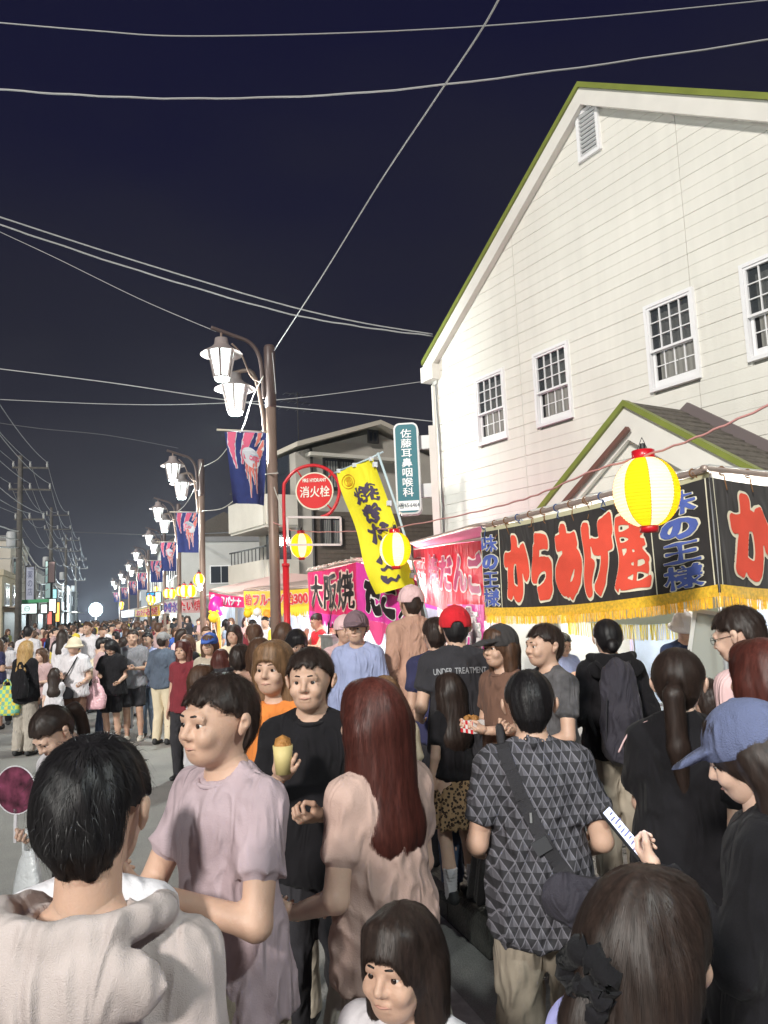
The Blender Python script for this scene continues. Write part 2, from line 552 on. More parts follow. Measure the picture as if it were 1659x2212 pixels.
def hair_geo(style, h, seed=0):
    key = (style, h)
    if key in _hair_cache: return _hair_cache[key]
    long_ = style in ('long', 'halfup', 'ponytail', 'bob')
    v = Vol((-.16, -.26, -.62 if style in ('long', 'halfup', 'ponytail') else -.26), (.16, .16, .17), h)
    g = .010 if style == 'short' else .014
    if style == 'buzz': g = .007
    v.prim((0, -.014, .026), (0, -.014, .026), .080 + g, .080 + g, .01, (1, 1.19, 1.13))
    if style in ('short', 'cap', 'buzz', 'bun', 'ponytail'):
        v.prim((0, -.048, -.03), (0, -.040, -.075), .064 if style != 'buzz' else .060, .042, .03)
        # temples and nape
        v.clip(lambda X, Y, Z: np.where(Y > .0, 1, .0) * ((.040 + .007 * np.sin(X * 120 + 1) + .005 * np.sin(X * 260) - Z) + (Y - .02) * .34) * .8 - np.where(Y > 0, 0, .3))
        v.clip(lambda X, Y, Z: (-.085 - Z) * .9 + 0 * X + 0 * Y)
        v.clip(lambda X, Y, Z: np.minimum(np.minimum(.046 - np.abs(Y + .004), .014 - Z), np.abs(X) - .05) * 1.0)
        if style in ('short', 'buzz'): v.clip(lambda X, Y, Z: np.where(Z < .0, (np.abs(X) - (.080 + Z * .30)), -.3) + 0 * Y)
    if style == 'bob':
        for sx in (-1, 1):
            v.prim((sx * .065, -.02, -.02), (sx * .07, -.02, -.15), .042, .035, .03)
        v.prim((0, -.06, -.03), (0, -.065, -.155), .075, .068, .04, (1.15, 1, 1))
        v.prim((0, .05, .075), (0, .075, .045), .045, .03, .02, (1.5, 1, 1))
    if style in ('long', 'halfup'):
        for sx in (-1, 1):
            v.prim((sx * .062, -.03, -.02), (sx * .078, -.01, -.26), .044, .036, .03)
            v.prim((sx * .078, -.01, -.26), (sx * .07, .01, -.42), .036, .018, .03)
        v.prim((0, -.065, -.03), (0, -.09, -.3), .078, .075, .04, (1.25, .75, 1))
        v.prim((0, -.09, -.3), (0, -.08, -.52), .075, .04, .04, (1.3, .6, 1))
        v.prim((0, .045, .08), (0, .07, .055), .04, .028, .02, (1.5, 1, 1))
        if style == 'halfup':
            v.prim((0, -.11, .02), (0, -.15, -.1), .03, .028, .02)
            v.prim((0, -.15, -.1), (0, -.13, -.5), .03, .02, .03)
    if style == 'ponytail':
        v.prim((0, -.12, .02), (0, -.165, -.02), .022, .026, .01)
        v.prim((0, -.165, -.02), (0, -.155, -.2), .034, .036, .02)
        v.prim((0, -.155, -.2), (.01, -.12, -.42), .036, .014, .02)
    if style in ('long', 'halfup', 'bob'):
        for sx in (-1, 1): v.prim((sx * .082, -.014, .01), (sx * .084, -.012, -.04), .024, .024, .02)
    if style == 'bun':
        v.prim((0, -.125, -.03), (0, -.13, -.045), .036, .034, .012)
    if long_ and style != 'ponytail':
        # open the face
        v.prim((0, .11, -.04), (0, .13, -.5), .058, .085, .015, (1, 1, 1), sub=True)
        v.prim((0, .105, -.015), (0, .105, -.015), .058, .058, .01, (1.05, 1, 1.0), sub=True)
    # strands: fine waves along the growth
    X = v.ax[0][:, None, None]; Y = v.ax[1][None, :, None]; Z = v.ax[2][None, None, :]
    an = np.arctan2(X, -(Y - .0) + .001)
    v.F = (v.F + .0007 * np.sin(an * 31 + 3 * np.sin(Z * 20)) + .0012 * np.sin(an * 13 + Z * 9 + 1)).astype(np.float32)
    if style == 'short':
        v.F = (v.F + .0022 * np.sin(X * 95 + 2 * np.sin(Y * 60)) * np.sin(Y * 88 + Z * 40)).astype(np.float32)
    V, Q = v.mesh()
    _hair_cache[key] = (v, V, Q)
    return _hair_cache[key]
def strands(vol, V, Q, n, length, style, width=.0011, seed=1, steps=6):
    r = np.random.default_rng(seed)
    c = V[Q].mean(1)
    idx = r.integers(0, len(c), n)
    P = c[idx] + r.normal(size=(n, 3)) * .002
    crown = np.array([.012, -.05, .12])
    paths = [P]
    flyaway = np.where(r.random(n) < .035, r.uniform(1.5, 3.6, n), 1.0)
    lens = length * r.uniform(.6, 1.25, n)
    dev = r.normal(size=(n, 3)) * .28
    for k in range(steps):
        g = vol.grad(P)
        d = P - crown
        d = d / (np.linalg.norm(d, axis=1, keepdims=True) + 1e-9)
        w = .25 if style in ('short', 'buzz', 'cap') else .9
        low = np.clip((-.02 - P[:, 2:3]) / .08, 0, 1)
        d = d * (1 - w * low) + np.array([0, 0, -1.0]) * (.35 + 1.4 * low * w / .9) + dev * (1.0 if style in ('short',) else .35)
        if style in ('bun', 'ponytail'):
            tgt = np.array([0, -.125, .0]) - P
            tgt /= (np.linalg.norm(tgt, axis=1, keepdims=True) + 1e-9)
            on = (P[:, 2:3] > -.1) & (P[:, 1:2] > -.11)
            d = np.where(on, tgt + dev * .12, d)
        d = d - g * (d * g).sum(1, keepdims=True)
        d = d / (np.linalg.norm(d, axis=1, keepdims=True) + 1e-9)
        P = P + d * (lens / steps)[:, None]
        s_ = vol.sample(P)
        lift = (.0025 * (k + 1) / steps + (.003 if style == 'short' else 0)) * flyaway
        P = P - vol.grad(P) * np.clip(s_ - lift, -.02, .02)[:, None]
        paths.append(P)
    P = np.stack(paths, 1)                      # n, steps+1, 3
    if style in ('short', 'buzz', 'cap'):
        bad = ((np.abs(P[:, :, 0]) > .05) & (np.abs(P[:, :, 1] + .006) < .048) & (P[:, :, 2] < .018)).any(1) | (P[:, :, 2] < -.098).any(1) | ((P[:, :, 1] > .05) & (P[:, :, 2] < .045)).any(1)
        P = P[~bad]; n = len(P)
    T = np.gradient(P, axis=1)
    G = vol.grad(P.reshape(-1, 3)).reshape(P.shape)
    W = np.cross(T, G); W /= (np.linalg.norm(W, axis=2, keepdims=True) + 1e-9)
    tap = np.linspace(1, .15, steps + 1)[None, :, None] * width / 2 * r.uniform(.6, 1.4, (n, 1, 1))
    A, B = P - W * tap, P + W * tap
    VV = np.stack([A, B], 2).reshape(-1, 3)
    m = (steps + 1) * 2
    base = np.arange(n)[:, None] * m
    k = np.arange(steps)[None, :] * 2
    QQ = np.stack([base + k, base + k + 1, base + k + 3, base + k + 2], 2).reshape(-1, 4)
    return VV, QQ
def hand_geo(kind, h=.0042):
    """wrist at origin, fingers along -z, palm facing +y, thumb towards +x"""
    key = (kind, h)
    if key in _hand_cache: return _hand_cache[key]
    v = Vol((-.09, -.06, -.22), (.11, .11, .05), h)
    v.prim((0, 0, .035), (0, 0, -.02), .024, .025, .01, (1.1, .8, 1))
    v.prim((-.016, 0, -.03), (-.02, .002, -.075), .021, .018, .012, (1, .7, 1))
    v.prim((.014, 0, -.03), (.018, .002, -.078), .022, .018, .012, (1, .7, 1))
    v.prim((.022, .012, -.025), (.03, .018, -.05), .02, .014, .012)
    fx = [(.030, .072, .0088), (.010, .080, .0092), (-.011, .075, .0088), (-.030, .060, .0078)]
    for i, (x, L, r) in enumerate(fx):
        c = {'relax': .35, 'grip': 1.05, 'fist': 1.45, 'flat': .1}[kind] + (.05 * i)
        p = np.array([x, .002, -.078 + (.006 if i in (0, 3) else 0)]); a = c * .55
        for seg, fr in ((.44, r), (.31, r * .92), (.25, r * .85)):
            q = p + np.array([(.004 * (1.5 - i)) * .3, math.sin(a), -math.cos(a)]) * np.array([1, L * seg * 1.05, L * seg * 1.05])
            v.prim(p, q, fr, fr * .94, .004)
            p = q; a += c * .95
    a0 = {'relax': .5, 'grip': 1.1, 'fist': 1.3, 'flat': .3}[kind]
    p1 = np.array([.028, .014, -.035]); p2 = p1 + np.array([.024, .012 + .012 * a0, -.03]); p3 = p2 + np.array([.006 - .014 * a0, .012 * a0, -.027])
    v.prim(p1, p2, .0135, .0108, .008); v.prim(p2, p3, .0108, .0088, .004)
    _hand_cache[key] = v.mesh()
    return _hand_cache[key]

ARMS = {   # elbow, wrist (for the +x arm; a 1.70 m person, upright), hand pose
    'down':   ((.218, -.03, 1.10), (.232, .03, .86), 'relax'),
    'pocket': ((.235, -.06, 1.12), (.19, .03, .93), 'relax'),
    'hold':   ((.235, .00, 1.11), (.075, .235, 1.12), 'grip'),
    'phone':  ((.215, .07, 1.12), (.06, .27, 1.27), 'grip'),
    'cross':  ((.245, .09, 1.12), (-.06, .235, 1.15), 'fist'),
    'cross2': ((.245, .09, 1.12), (.02, .25, 1.20), 'grip'),
    'bag':    ((.238, -.04, 1.11), (.235, .17, 1.02), 'grip'),
    'reach':  ((.24, .12, 1.20), (.16, .38, 1.24), 'relax'),
    'up':     ((.25, .12, 1.30), (.15, .18, 1.52), 'grip'),
    'folded': ((.245, .05, 1.10), (.03, .2, 1.02), 'relax'),
    'face':   ((.235, .12, 1.16), (.07, .17, 1.40), 'relax'),
}
SKIN = [mat('skin_light', (.66, .44, .34), .5, sss=.12, var=.06, vscale=14, bump=.08, bscale=160),
        mat('skin_warm', (.57, .36, .265), .5, sss=.12, var=.07, vscale=14, bump=.08, bscale=160),
        mat('skin_tan', (.47, .28, .195), .5, sss=.1, var=.07, vscale=14, bump=.08, bscale=160)]
def hair_mat(name, c, rough=.50):
    m = mat(name, c, rough, spec=.42, var=.35, vscale=40, aniso=(3, 3, .4))
    return m
HAIR = {'black': hair_mat('hair_black', (.012, .010, .011)),
        'dark': hair_mat('hair_dark_brown', (.030, .018, .014)),
        'brown': hair_mat('hair_brown', (.085, .042, .024)),
        'red': hair_mat('hair_red_brown', (.085, .022, .016)),
        'light': hair_mat('hair_light_brown', (.22, .12, .06)),
        'blond': hair_mat('hair_blond', (.42, .26, .10)),
        'gray': hair_mat('hair_gray', (.20, .19, .18))}
eye_white = mat('eye_white', (.75, .72, .68), .25)
eye_dark = mat('eye_iris', (.02, .012, .01), .15)
lip_mat = mat('lips', (.47, .24, .19), .5)

def rotm(rx=0, ry=0, rz=0):
    return np.array(Matrix.Rotation(rz, 3, 'Z') @ Matrix.Rotation(ry, 3, 'Y') @ Matrix.Rotation(rx, 3, 'X'))
def align(d, fwd=(0, 1, 0)):
    """matrix taking -z to d, +y near fwd"""
    z = -Vector(d).normalized()
    y = Vector(fwd); y = (y - z * y.dot(z))
    if y.length < 1e-3: y = Vector((1, 0, 0)) - z * z.x
    y.normalize(); x = y.cross(z)
    return np.array(((x.x, y.x, z.x), (x.y, y.y, z.y), (x.z, y.z, z.z)))

def make_person(label, loc, rz, H=1.70, h=.02, arms=('down', 'down'), top='tee', topm=None, bot='trousers', botm=None, hair='short', hairc='black',
                skin=1, head=(0, 0, 0), bend=0.0, wide=1.0, legs=0.0, shoem=None, nstr=0, cap=None, group=None, seed=0, fold=.006, loose=.0, fem=False,
                socks=None, name='person', face=True, hem=.0, eyes=None, belly=0.0, neck=0.0, hscale=1.0, hairlen=.07, sleeve=.62, glasses=False, strw=.0012):
    """one person: the body is one mesh; clothes, hair, shoes are its children"""
    K = H / 1.70
    W = wide
    sk = SKIN[skin]
    cb, sb = math.cos(bend), math.sin(bend)
    def up(p):         # upper body bends forward about the hips
        x, y, z = p[0] , p[1], p[2] - .95
        return np.array([x, y * cb + z * sb, -y * sb + z * cb + .95])
    shw = (.138 if fem else .155) * W
    hipw = .088
    sho = {s: up((s * shw, -.01, 1.372)) for s in (1, -1)}
    neck0, neck1 = up((0, -.015, 1.40)), up((0, .0, 1.50 + neck))
    hc = up((0, .022, 1.585 + neck))
    arm = {}
    for s, a in zip((1, -1), arms):
        e_, w_, hp = ARMS[a]
        dx = shw - .170
        arm[s] = (up((s * (e_[0] + dx), e_[1], e_[2])), up((s * (w_[0] + (dx if w_[0] > .1 else 0)), w_[1], w_[2])), hp)
    st = legs
    knee = {s: np.array([s * (.098 + .01 * abs(st)), .03 + s * st * .5, .485]) for s in (1, -1)}
    ank = {s: np.array([s * (.105 + .02 * abs(st)), -.03 + s * st, .085]) for s in (1, -1)}
    hip = {s: np.array([s * hipw, -.01, .90]) for s in (1, -1)}
    lo = (-.46 * max(W, 1), -.34 - abs(st) * .5 - max(0, .0), -.02); hi = (.46 * max(W, 1), .5 + sb * .45, 1.56 + neck)
    tb = .012 * (W - 1)
    # ---------------- body
    v = Vol(lo, hi, h)
    v.prim((0, -.01, .93), up((0, -.005, 1.08)), .125 * W, .115 * W, .04, (1.12 if not fem else 1.15, .78, 1))
    v.prim(up((0, -.005, 1.08)), up((0, -.01, 1.30)), .112 * W, .125 * W, .05, (1.15, .78, 1))
    v.prim(sho[1], sho[-1], .050, .050, .05)
    for s in (1, -1): v.prim(up((s * .02, -.02, 1.45)), sho[s] * .9 + neck0 * .1 + (0, 0, .012), .036, .040, .03)
    v.prim(neck0, neck1, .062, .054, .03)
    for s in (1, -1):
        el, wr, hp = arm[s]
        v.prim(sho[s], el, .050 * (.85 if fem else 1) * W ** .5, .038, .02)
        v.prim(el, wr, .038 * W ** .5, .026, .015)
        v.prim(hip[s], knee[s], .085 * W ** .5, .055, .03)
        v.prim(knee[s] + (0, -.012, -.02), knee[s] * .45 + ank[s] * .55 + (0, -.018, 0), .052, .052, .02)
        v.prim(knee[s] * .45 + ank[s] * .55 + (0, -.012, 0), ank[s], .050, .034, .02)
        v.prim(ank[s] - (0, .02, .03), ank[s] + (s * .01, .12, -.055), .034, .028, .02)
    V, Q = v.mesh()
    nb = len(V)
    vs, qs = [V], [Q]
    hh = .0042 if h <= .0125 else .0065 if h <= .016 else (.012 if h <= .021 else .02)
    HV, HQ = head_geo(hh)
    HM = rotm(-head[0] - bend * .6, head[2], head[1])
    hs = (1.05 if H > 1.5 else 1.16) * hscale
    HV2 = (HV * hs) @ HM.T + hc
    vs.append(HV2); qs.append(HQ + nb); nb += len(HV2)
    for s in (1, -1):
        el, wr, hp = arm[s]
        hv, hq = hand_geo(hp, .0042 if h <= .012 else (.006 if h <= .016 else .011))
        hv = hv.copy()
        d = wr - el; d = d / np.linalg.norm(d)
        inward = Vector((-s, .3, 0)) if wr[2] < 1.0 else Vector((-s * .45, .1, .75 if hp == 'grip' else -.2))
        M = align(d, inward)
        if s == -1:
            pass
        # thumb side: keep it towards the front / top
        x_axis = M[:, 0]
        if (x_axis[1] + x_axis[2] * .5) < 0:
            hv[:, 0] *= -1; hq = hq[:, ::-1]
        hv = hv * (.92 if fem else 1.0) @ M.T + wr
        vs.append(hv); qs.append(hq + nb); nb += len(hv)
    body = np_mesh(name, np.concatenate(vs) * K, np.concatenate(qs), sk)
    body.location = loc; body.rotation_euler = (0, 0, rz)
    MW[body.name] = Matrix.Translation(Vector(loc)) @ Matrix.Rotation(rz, 4, 'Z')
    tag(body, label, 'person', group)
    out = {'root': body, 'hc': hc * K, 'HM': HM, 'K': K, 'arm': {s: (arm[s][0] * K, arm[s][1] * K) for s in arm}, 'up': up, 'sho': sho}
    # ---------------- legs clothing
    if botm is not None:
        v = Vol(lo, (hi[0], hi[1], 1.12), h)
        ex = {'trousers': .024, 'wide': .044, 'slim': .012, 'shorts': .034, 'skirt': 0, 'long_skirt': 0, 'leggings': .004}[bot]
        if bot in ('skirt', 'long_skirt'):
            zb = .56 if bot == 'skirt' else .12
            rb = .20 if bot == 'skirt' else .30
            v.prim((0, 0, 1.03), (0, .0, zb), .125 * W, rb, .02, (1.1, .85, 1), flat=True)
            X = v.ax[0][:, None, None]; Y = v.ax[1][None, :, None]; Z = v.ax[2][None, None, :]
            an = np.arctan2(X, Y)
            v.F = (v.F + np.clip((1.0 - Z) / .4, 0, 1) * (.009 * np.sin(an * 13 + np.sin(Z * 8)) + .006 * np.sin(an * 23))).astype(np.float32)
        else:
            v.prim((0, -.01, .93), (0, -.008, 1.04), .132 * W + ex * .3, .118 * W + ex * .2, .04, (1.14, .80, 1))
            for s in (1, -1):
                if bot == 'shorts':
                    kn = knee[s] + (hip[s] - knee[s]) * .12
                    v.prim(hip[s], kn, .088 * W ** .5 + ex * .6, .062 + ex, .03, flat=True)
                else:
                    v.prim(hip[s], knee[s], .088 * W ** .5 + ex * .7, .058 + ex, .03)
                    v.prim(knee[s], ank[s] - (0, 0, .02), .058 + ex, .046 + ex * .9, .02, flat=True)
            v.folds(fold * 1.1, 24, seed + 5, .9)
            v.prim((0, -.01, .93), (0, -.008, 1.03), .130 * W, .118 * W, .03, (1.13, .80, 1))
            for s in (1, -1):
                v.prim(hip[s], knee[s] if bot != 'shorts' else knee[s] + (hip[s] - knee[s]) * .14, .090 * W ** .5, .062, .02)
                if bot != 'shorts': v.prim(knee[s], ank[s], .060, .044, .02)
        np_mesh({'trousers': 'trousers', 'wide': 'trousers', 'slim': 'trousers', 'shorts': 'shorts', 'skirt': 'skirt', 'long_skirt': 'skirt', 'leggings': 'leggings'}[bot],
                *(lambda a: (a[0] * K, a[1]))(v.mesh()), botm, body)
    # ---------------- top
    if topm is not None:
        v = Vol((lo[0], lo[1], .5 if top != 'dress' else .3), (hi[0], hi[1], 1.60), h)
        ex = {'tee': .016, 'shirt': .018, 'sweater': .022, 'hoodie': .028, 'dress': .010, 'jacket': .026, 'tank': .008}[top] + loose
        hemz = {'tee': .84, 'shirt': .80, 'sweater': .88, 'hoodie': .84, 'dress': .45, 'jacket': .80, 'tank': .90}[top] + hem
        fl = .010 + loose * .8
        v.prim((0, -.01, hemz - .03), up((0, -.01, 1.10)), .125 * W + ex + fl, .117 * W + ex, .05, (1.04, .82 + belly, 1), flat0=True)
        v.prim(up((0, -.01, 1.08)), up((0, -.01, 1.31)), .115 * W + ex, .128 * W + ex * .7, .05, (1.05, .80, 1))
        v.prim(sho[1] * .94, sho[-1] * .94, .052 + ex * .5, .052 + ex * .5, .05)
        for s in (1, -1): v.prim(up((s * .025, -.022, 1.447)), sho[s] * .9 + neck0 * .1 + (0, 0, .012), .040 + ex * .4, .044 + ex * .4, .03)
        hr = .088 * W ** .5 + {'trousers': .024, 'wide': .042, 'slim': .008, 'shorts': .030, None: 0}.get(bot, .01) * .75 + .010 + loose * .4
        if top != 'dress':
            for s in (1, -1):
                v.prim((s * hipw, -.012, 1.02), (s * (hipw + .004), -.012, hemz), hr * .86, hr, .05, (1, 1.06, 1), flat=True)
        for s in (1, -1):
            el, wr, hp = arm[s]
            if top in ('tee', 'shirt', 'dress'):
                e2 = sho[s] + (el - sho[s]) * (sleeve + .12 * (top == 'shirt'))
                v.prim(sho[s], e2, .052 * (.9 if fem else 1) * W ** .5 + ex * .5, .052 * (.88 if fem else 1) + ex * .9, .03, flat=True)
            elif top in ('sweater', 'hoodie', 'jacket'):
                v.prim(sho[s], el, .052 * W ** .5 + ex * .4, .043 + ex * .6, .03)
                v.prim(el, el + (wr - el) * .97, .043 + ex * .6, .034 + ex * .4, .02, flat=True)
        if top in ('shirt', 'jacket'):
            for s in (1, -1):
                v.prim(up((0, -.075, 1.463)), up((s * .06, -.03, 1.455)), .018, .016, .01)
                v.prim(up((s * .06, -.03, 1.455)), up((s * .03, .07, 1.405)), .016, .012, .01)
        elif top != 'hoodie':
            v.prim(up((0, .012, 1.478)), up((0, .03, 1.60)), .058, .09, .008, sub=True)
        v.folds(fold, 26, seed, .6)
        gd = .0045
        v.prim((0, -.01, max(.93, hemz + .03)), up((0, -.005, 1.08)), .125 * W + gd, .115 * W + gd, .04, (1.12 if not fem else 1.15, .78, 1), flat0=True)
        v.prim(up((0, -.005, 1.08)), up((0, -.01, 1.30)), .112 * W + gd, .125 * W + gd, .05, (1.15, .78, 1))
        v.prim(sho[1], sho[-1], .050 + gd, .050 + gd, .05)
        for s in (1, -1):
            v.prim(up((s * .045, -.02, 1.435)), sho[s] * .9 + neck0 * .1 + (0, 0, .012), .036 + gd, .040 + gd, .02)
            if top != 'tank': v.prim(sho[s], sho[s] + (arm[s][0] - sho[s]) * (sleeve * .95 if top in ('tee', 'shirt', 'dress') else 1), .050 * (.85 if fem else 1) * W ** .5 + gd, .042 + gd, .015)
            if top in ('sweater', 'hoodie', 'jacket'): v.prim(arm[s][0], arm[s][0] + (arm[s][1] - arm[s][0]) * .95, .040 * W ** .5 + gd, .030 + gd, .01)
        if top == 'hoodie':
            q_ = W ** .5
            ring_ = [(-.065, .085, 1.40), (-.115, .03, 1.455), (-.14, -.05, 1.475), (-.095, -.125, 1.475), (0, -.15, 1.468), (.095, -.125, 1.475), (.14, -.05, 1.475), (.115, .03, 1.455), (.065, .085, 1.40)]
            for a_0, a_1 in zip(ring_[:-1], ring_[1:]): v.prim(up((a_0[0] * q_, a_0[1], a_0[2])), up((a_1[0] * q_, a_1[1], a_1[2])), .030, .030, .006)
            v.prim(up((-.07, -.150, 1.40)), up((.07, -.150, 1.40)), .095, .095, .012, (1.25 * q_, .40, .75))
            v.prim(up((0, -.16, 1.37)), up((0, -.155, 1.25)), .085, .04, .012, (1.5, .42, 1))
            v.prim(up((0, -.035, 1.54)), up((0, -.055, 1.465)), .10, .078, .006, (1.05, .95, 1), sub=True)
            v.folds(.004, 38, seed + 3, .8)
        elif top not in ('shirt', 'jacket'): v.prim(up((0, .012, 1.478)), up((0, .03, 1.60)), .060, .09, .006, sub=True)
        v.prim(neck0 + (0, .01, .05), neck1 + (0, .03, .06), .058, .07, .006, sub=True)
        V, Q = v.mesh()
        nm = {'tee': 't_shirt', 'shirt': 'shirt', 'sweater': 'sweater', 'hoodie': 'hoodie', 'dress': 'dress', 'jacket': 'jacket', 'tank': 'top'}[top]
        out['top'] = np_mesh(nm, V * K, Q, topm, body)
        out['topVQ'] = (V * K, Q)
        if h <= .0125 and top in ('tee', 'dress'):
            cb_ = MB(); cb_.tube([Vector(up((.070 * math.cos(a), .004 + .068 * math.sin(a), 1.438 - .020 * math.sin(a)))) * K for a in [i * math.pi / 14 for i in range(29)]], .0065 * K, 6); cb_.build('collar', topm, body)
    # ---------------- shoes
    sm = shoem or SHOE_DARK
    for s in (1, -1):
        vv = Vol((-.09, -.12, -.02), (.09, .24, .14), max(.011, h * .7))
        vv.prim((0, -.045, .045), (0, .05, .04), .043, .043, .02)
        vv.prim((0, .04, .035), (s * .008, .15, .028), .044, .034, .02, (1, 1, .85))
        vv.prim((0, -.04, .06), (0, -.035, .10), .040, .038, .01, flat=True)
        vv.clip(lambda X, Y, Z: -(Z - .002) + 0 * X + 0 * Y)
        V, Q = vv.mesh()
        V = V + np.array([ank[s][0], ank[s][1] - .0, 0])
        np_mesh('shoe', V * K, Q, sm, body)
        if socks is not None:
            b = Vol((-.08, -.08, .0), (.08, .08, .32), max(.008, h * .6))
            b.prim((0, .0, .06), (0, -.005, .27), .046, .056, .01, flat=True)
            Z = b.ax[2][None, None, :]
            b.F = (b.F + .0025 * np.sin(Z * 260)).astype(np.float32)
            V, Q = b.mesh()
            np_mesh('sock', (V + np.array([ank[s][0], ank[s][1], 0])) * K, Q, socks, body)
    # ---------------- hair
    if hair != 'bald':
        hst = hair
        hv = .0065 if h <= .016 else (.013 if h <= .021 else .02)
        vol, V, Q = hair_geo(hst, hv)
        Vt = V
        M = HM
        n0 = len(V)
        if nstr:
            SV, SQ = strands(vol, V, Q, nstr, {'short': hairlen * .6, 'buzz': .018, 'cap': .03}.get(hst, hairlen * 1.6), hst, width=strw, seed=seed)
            Vt = np.concatenate([V, SV]); Q = np.concatenate([Q, SQ + n0])
        Vt = Vt * hs * (.985 if cap else 1)
        if hair in ('long', 'halfup', 'ponytail'):
            # long hair hangs: below the chin it follows the body, not the tilt of the head
            w_ = np.clip((-.06 - Vt[:, 2:3]) / .25, 0, 1)
            A = Vt @ M.T
            yawm = rotm(0, 0, head[1])
            B = Vt @ yawm.T
            Vt = A * (1 - w_) + B * w_
            Vt = Vt + hc
        else:
            Vt = Vt @ M.T + hc
        out['hair'] = np_mesh('hair', Vt * K, Q, HAIR[hairc], body)
    # ---------------- cap
    if cap is not None:
        cm, style = cap
        c = Vol((-.14, -.16, -.06), (.14, .24, .18), .007 if h <= .016 else .013)
        c.prim((0, -.014, .034), (0, -.014, .034), .0985, .0985, .01, (1, 1.18, 1.10))
        c.clip(lambda X, Y, Z: (.010 + .12 * np.maximum(Y, -.2) * .25 - Z) + 0 * X)
        if style in ('cap', 'capback'):
            sgn = 1
            c.prim((0, .07, .044), (0, .155, .026), .070, .045, .006, (1.05, 1, .16))
        if style == 'bucket':
            c.prim((0, -.01, .03), (0, -.01, .0), .10, .14, .01, (1, 1.1, .25))
        c.prim((0, -.02, .137), (0, -.02, .139), .010, .010, .003)
        if style in ('cap', 'capback'):
            c.prim((0, -.16, .010), (0, -.09, .014), .032, .032, .004, (1.15, 1, 1), sub=True)
        V, Q = c.mesh()
        Mc = HM
        out['cap'] = np_mesh('cap' if style != 'bucket' else 'hat', (V * hs @ Mc.T + hc) * K, Q, cm, body)
    # ---------------- face details
    if face and h <= .021:
        def onface(pts): return (np.array(pts) * hs @ HM.T + hc) * K
        for s in (1, -1):
            b = MB(); b.lathe([(0.0001, -.0100), (.007, -.007), (.0108, 0), (.007, .007), (.0001, .0100)], (s * .031, .0765, .002), n=10)
            V = onface(b.v); o = MB(); o.add(V, b.f, 0, True)
            o.build('eye', eye_white, body)
            b = MB(); b.lathe([(0.0001, .001), (.0066, .0), (.0070, -.002)], (0, 0, 0), n=10)
            V = np.array(b.v)[:, [0, 2, 1]] * np.array([1, 1, 1]) + np.array([s * .030, .0875, .002])
            o = MB(); o.add(onface(V), b.f, 0, True); o.build('iris', eye_dark, body)
            o = MB(); o.tube([Vector(q) for q in onface([(s * .014, .0955, .0250), (s * .028, .0945, .0275), (s * .046, .0815, .0225)])], [.0024 * K, .0034 * K, .0014 * K], 6)
            o.build('eyebrow', HAIR['black' if hairc in ('black', 'dark') else 'brown'], body)
        if h <= .016:
            o = MB(); o.tube([Vector(q) for q in onface([(-.023, .088, -.057), (-.01, .0955, -.055), (0, .0965, -.0565), (.01, .0955, -.055), (.023, .088, -.057)])], [.001 * K, .0034 * K, .0037 * K, .0034 * K, .001 * K], 6)
            o.build('lips', lip_mat, body)
        if glasses:
            o = MB()
            for s in (1, -1):
                o.tube([Vector(q) for q in onface([(s * .032 + .021 * math.cos(a), .1, .003 + .016 * math.sin(a)) for a in [i * math.pi / 6 for i in range(13)]])], .0013 * K, 5)
                o.tube([Vector(q) for q in onface([(s * .053, .098, .006), (s * .085, -.01, .004)])], .0013 * K, 5)
            o.tube([Vector(q) for q in onface([(-.011, .102, .006), (.011, .102, .006)])], .0013 * K, 5)
            o.build('glasses', mat('glasses_frame', (.03, .03, .03), .3), body)
    return out
def cloth(name, c, var=.10, bump=.35, bs=220, rough=.88, sheen=.04):
    if name in MATS: return MATS[name]
    m = mat(name, c, rough, var=var, vscale=9, bump=bump * .5, bscale=bs, spec=.2, sheen=sheen)
    wrinkle(m); return m
def wrinkle(m, st=.8, sc=7.5):
    N, L = nodes_of(m)
    p = N['Principled BSDF']
    t = N.new('ShaderNodeTexCoord'); mp_ = N.new('ShaderNodeMapping'); mp_.inputs['Scale'].default_value = (1.5, 1.5, .55); mp_.inputs['Rotation'].default_value = (.25, .3, .2)
    n = N.new('ShaderNodeTexNoise'); n.inputs['Scale'].default_value = sc; n.inputs['Detail'].default_value = 3; n.inputs['Distortion'].default_value = 1.6
    try: n.noise_type = 'RIDGED_MULTIFRACTAL'
    except Exception: pass
    b = N.new('ShaderNodeBump'); b.inputs['Strength'].default_value = st; b.inputs['Distance'].default_value = .035
    L.new(t.outputs['Object'], mp_.inputs[0]); L.new(mp_.outputs[0], n.inputs['Vector']); L.new(n.outputs[0], b.inputs['Height'])
    if p.inputs['Normal'].is_linked:
        L.new(p.inputs['Normal'].links[0].from_socket, b.inputs['Normal'])
    L.new(b.outputs[0], p.inputs['Normal'])
SHOE_DARK = mat('shoe_dark', (.03, .03, .032), .6)
SHOE_LIGHT = mat('shoe_light', (.62, .58, .5), .6, var=.15)
def head_world(u, v, d):
    return at(u, v, d)
def stand(label, u, vtop, D, gz=0.0, face=0.0, **kw):
    """a person whose head top shows at (u, vtop), D metres ahead; face: 0 = back to us, +90 = looking to the left"""
    p = at(u, vtop, D)
    H = kw.pop('H', None) or (p.z - gz)
    rz = -YAW + R(face)
    hb = kw.get('bend', 0)
    K = H / 1.7
    off = Vector((0, (math.sin(hb) * .64 + .02) * K, 0)); off.rotate(Matrix.Rotation(rz, 3, 'Z'))
    return make_person(label, (p.x - off.x, p.y - off.y, gz), rz, H=H, **kw)

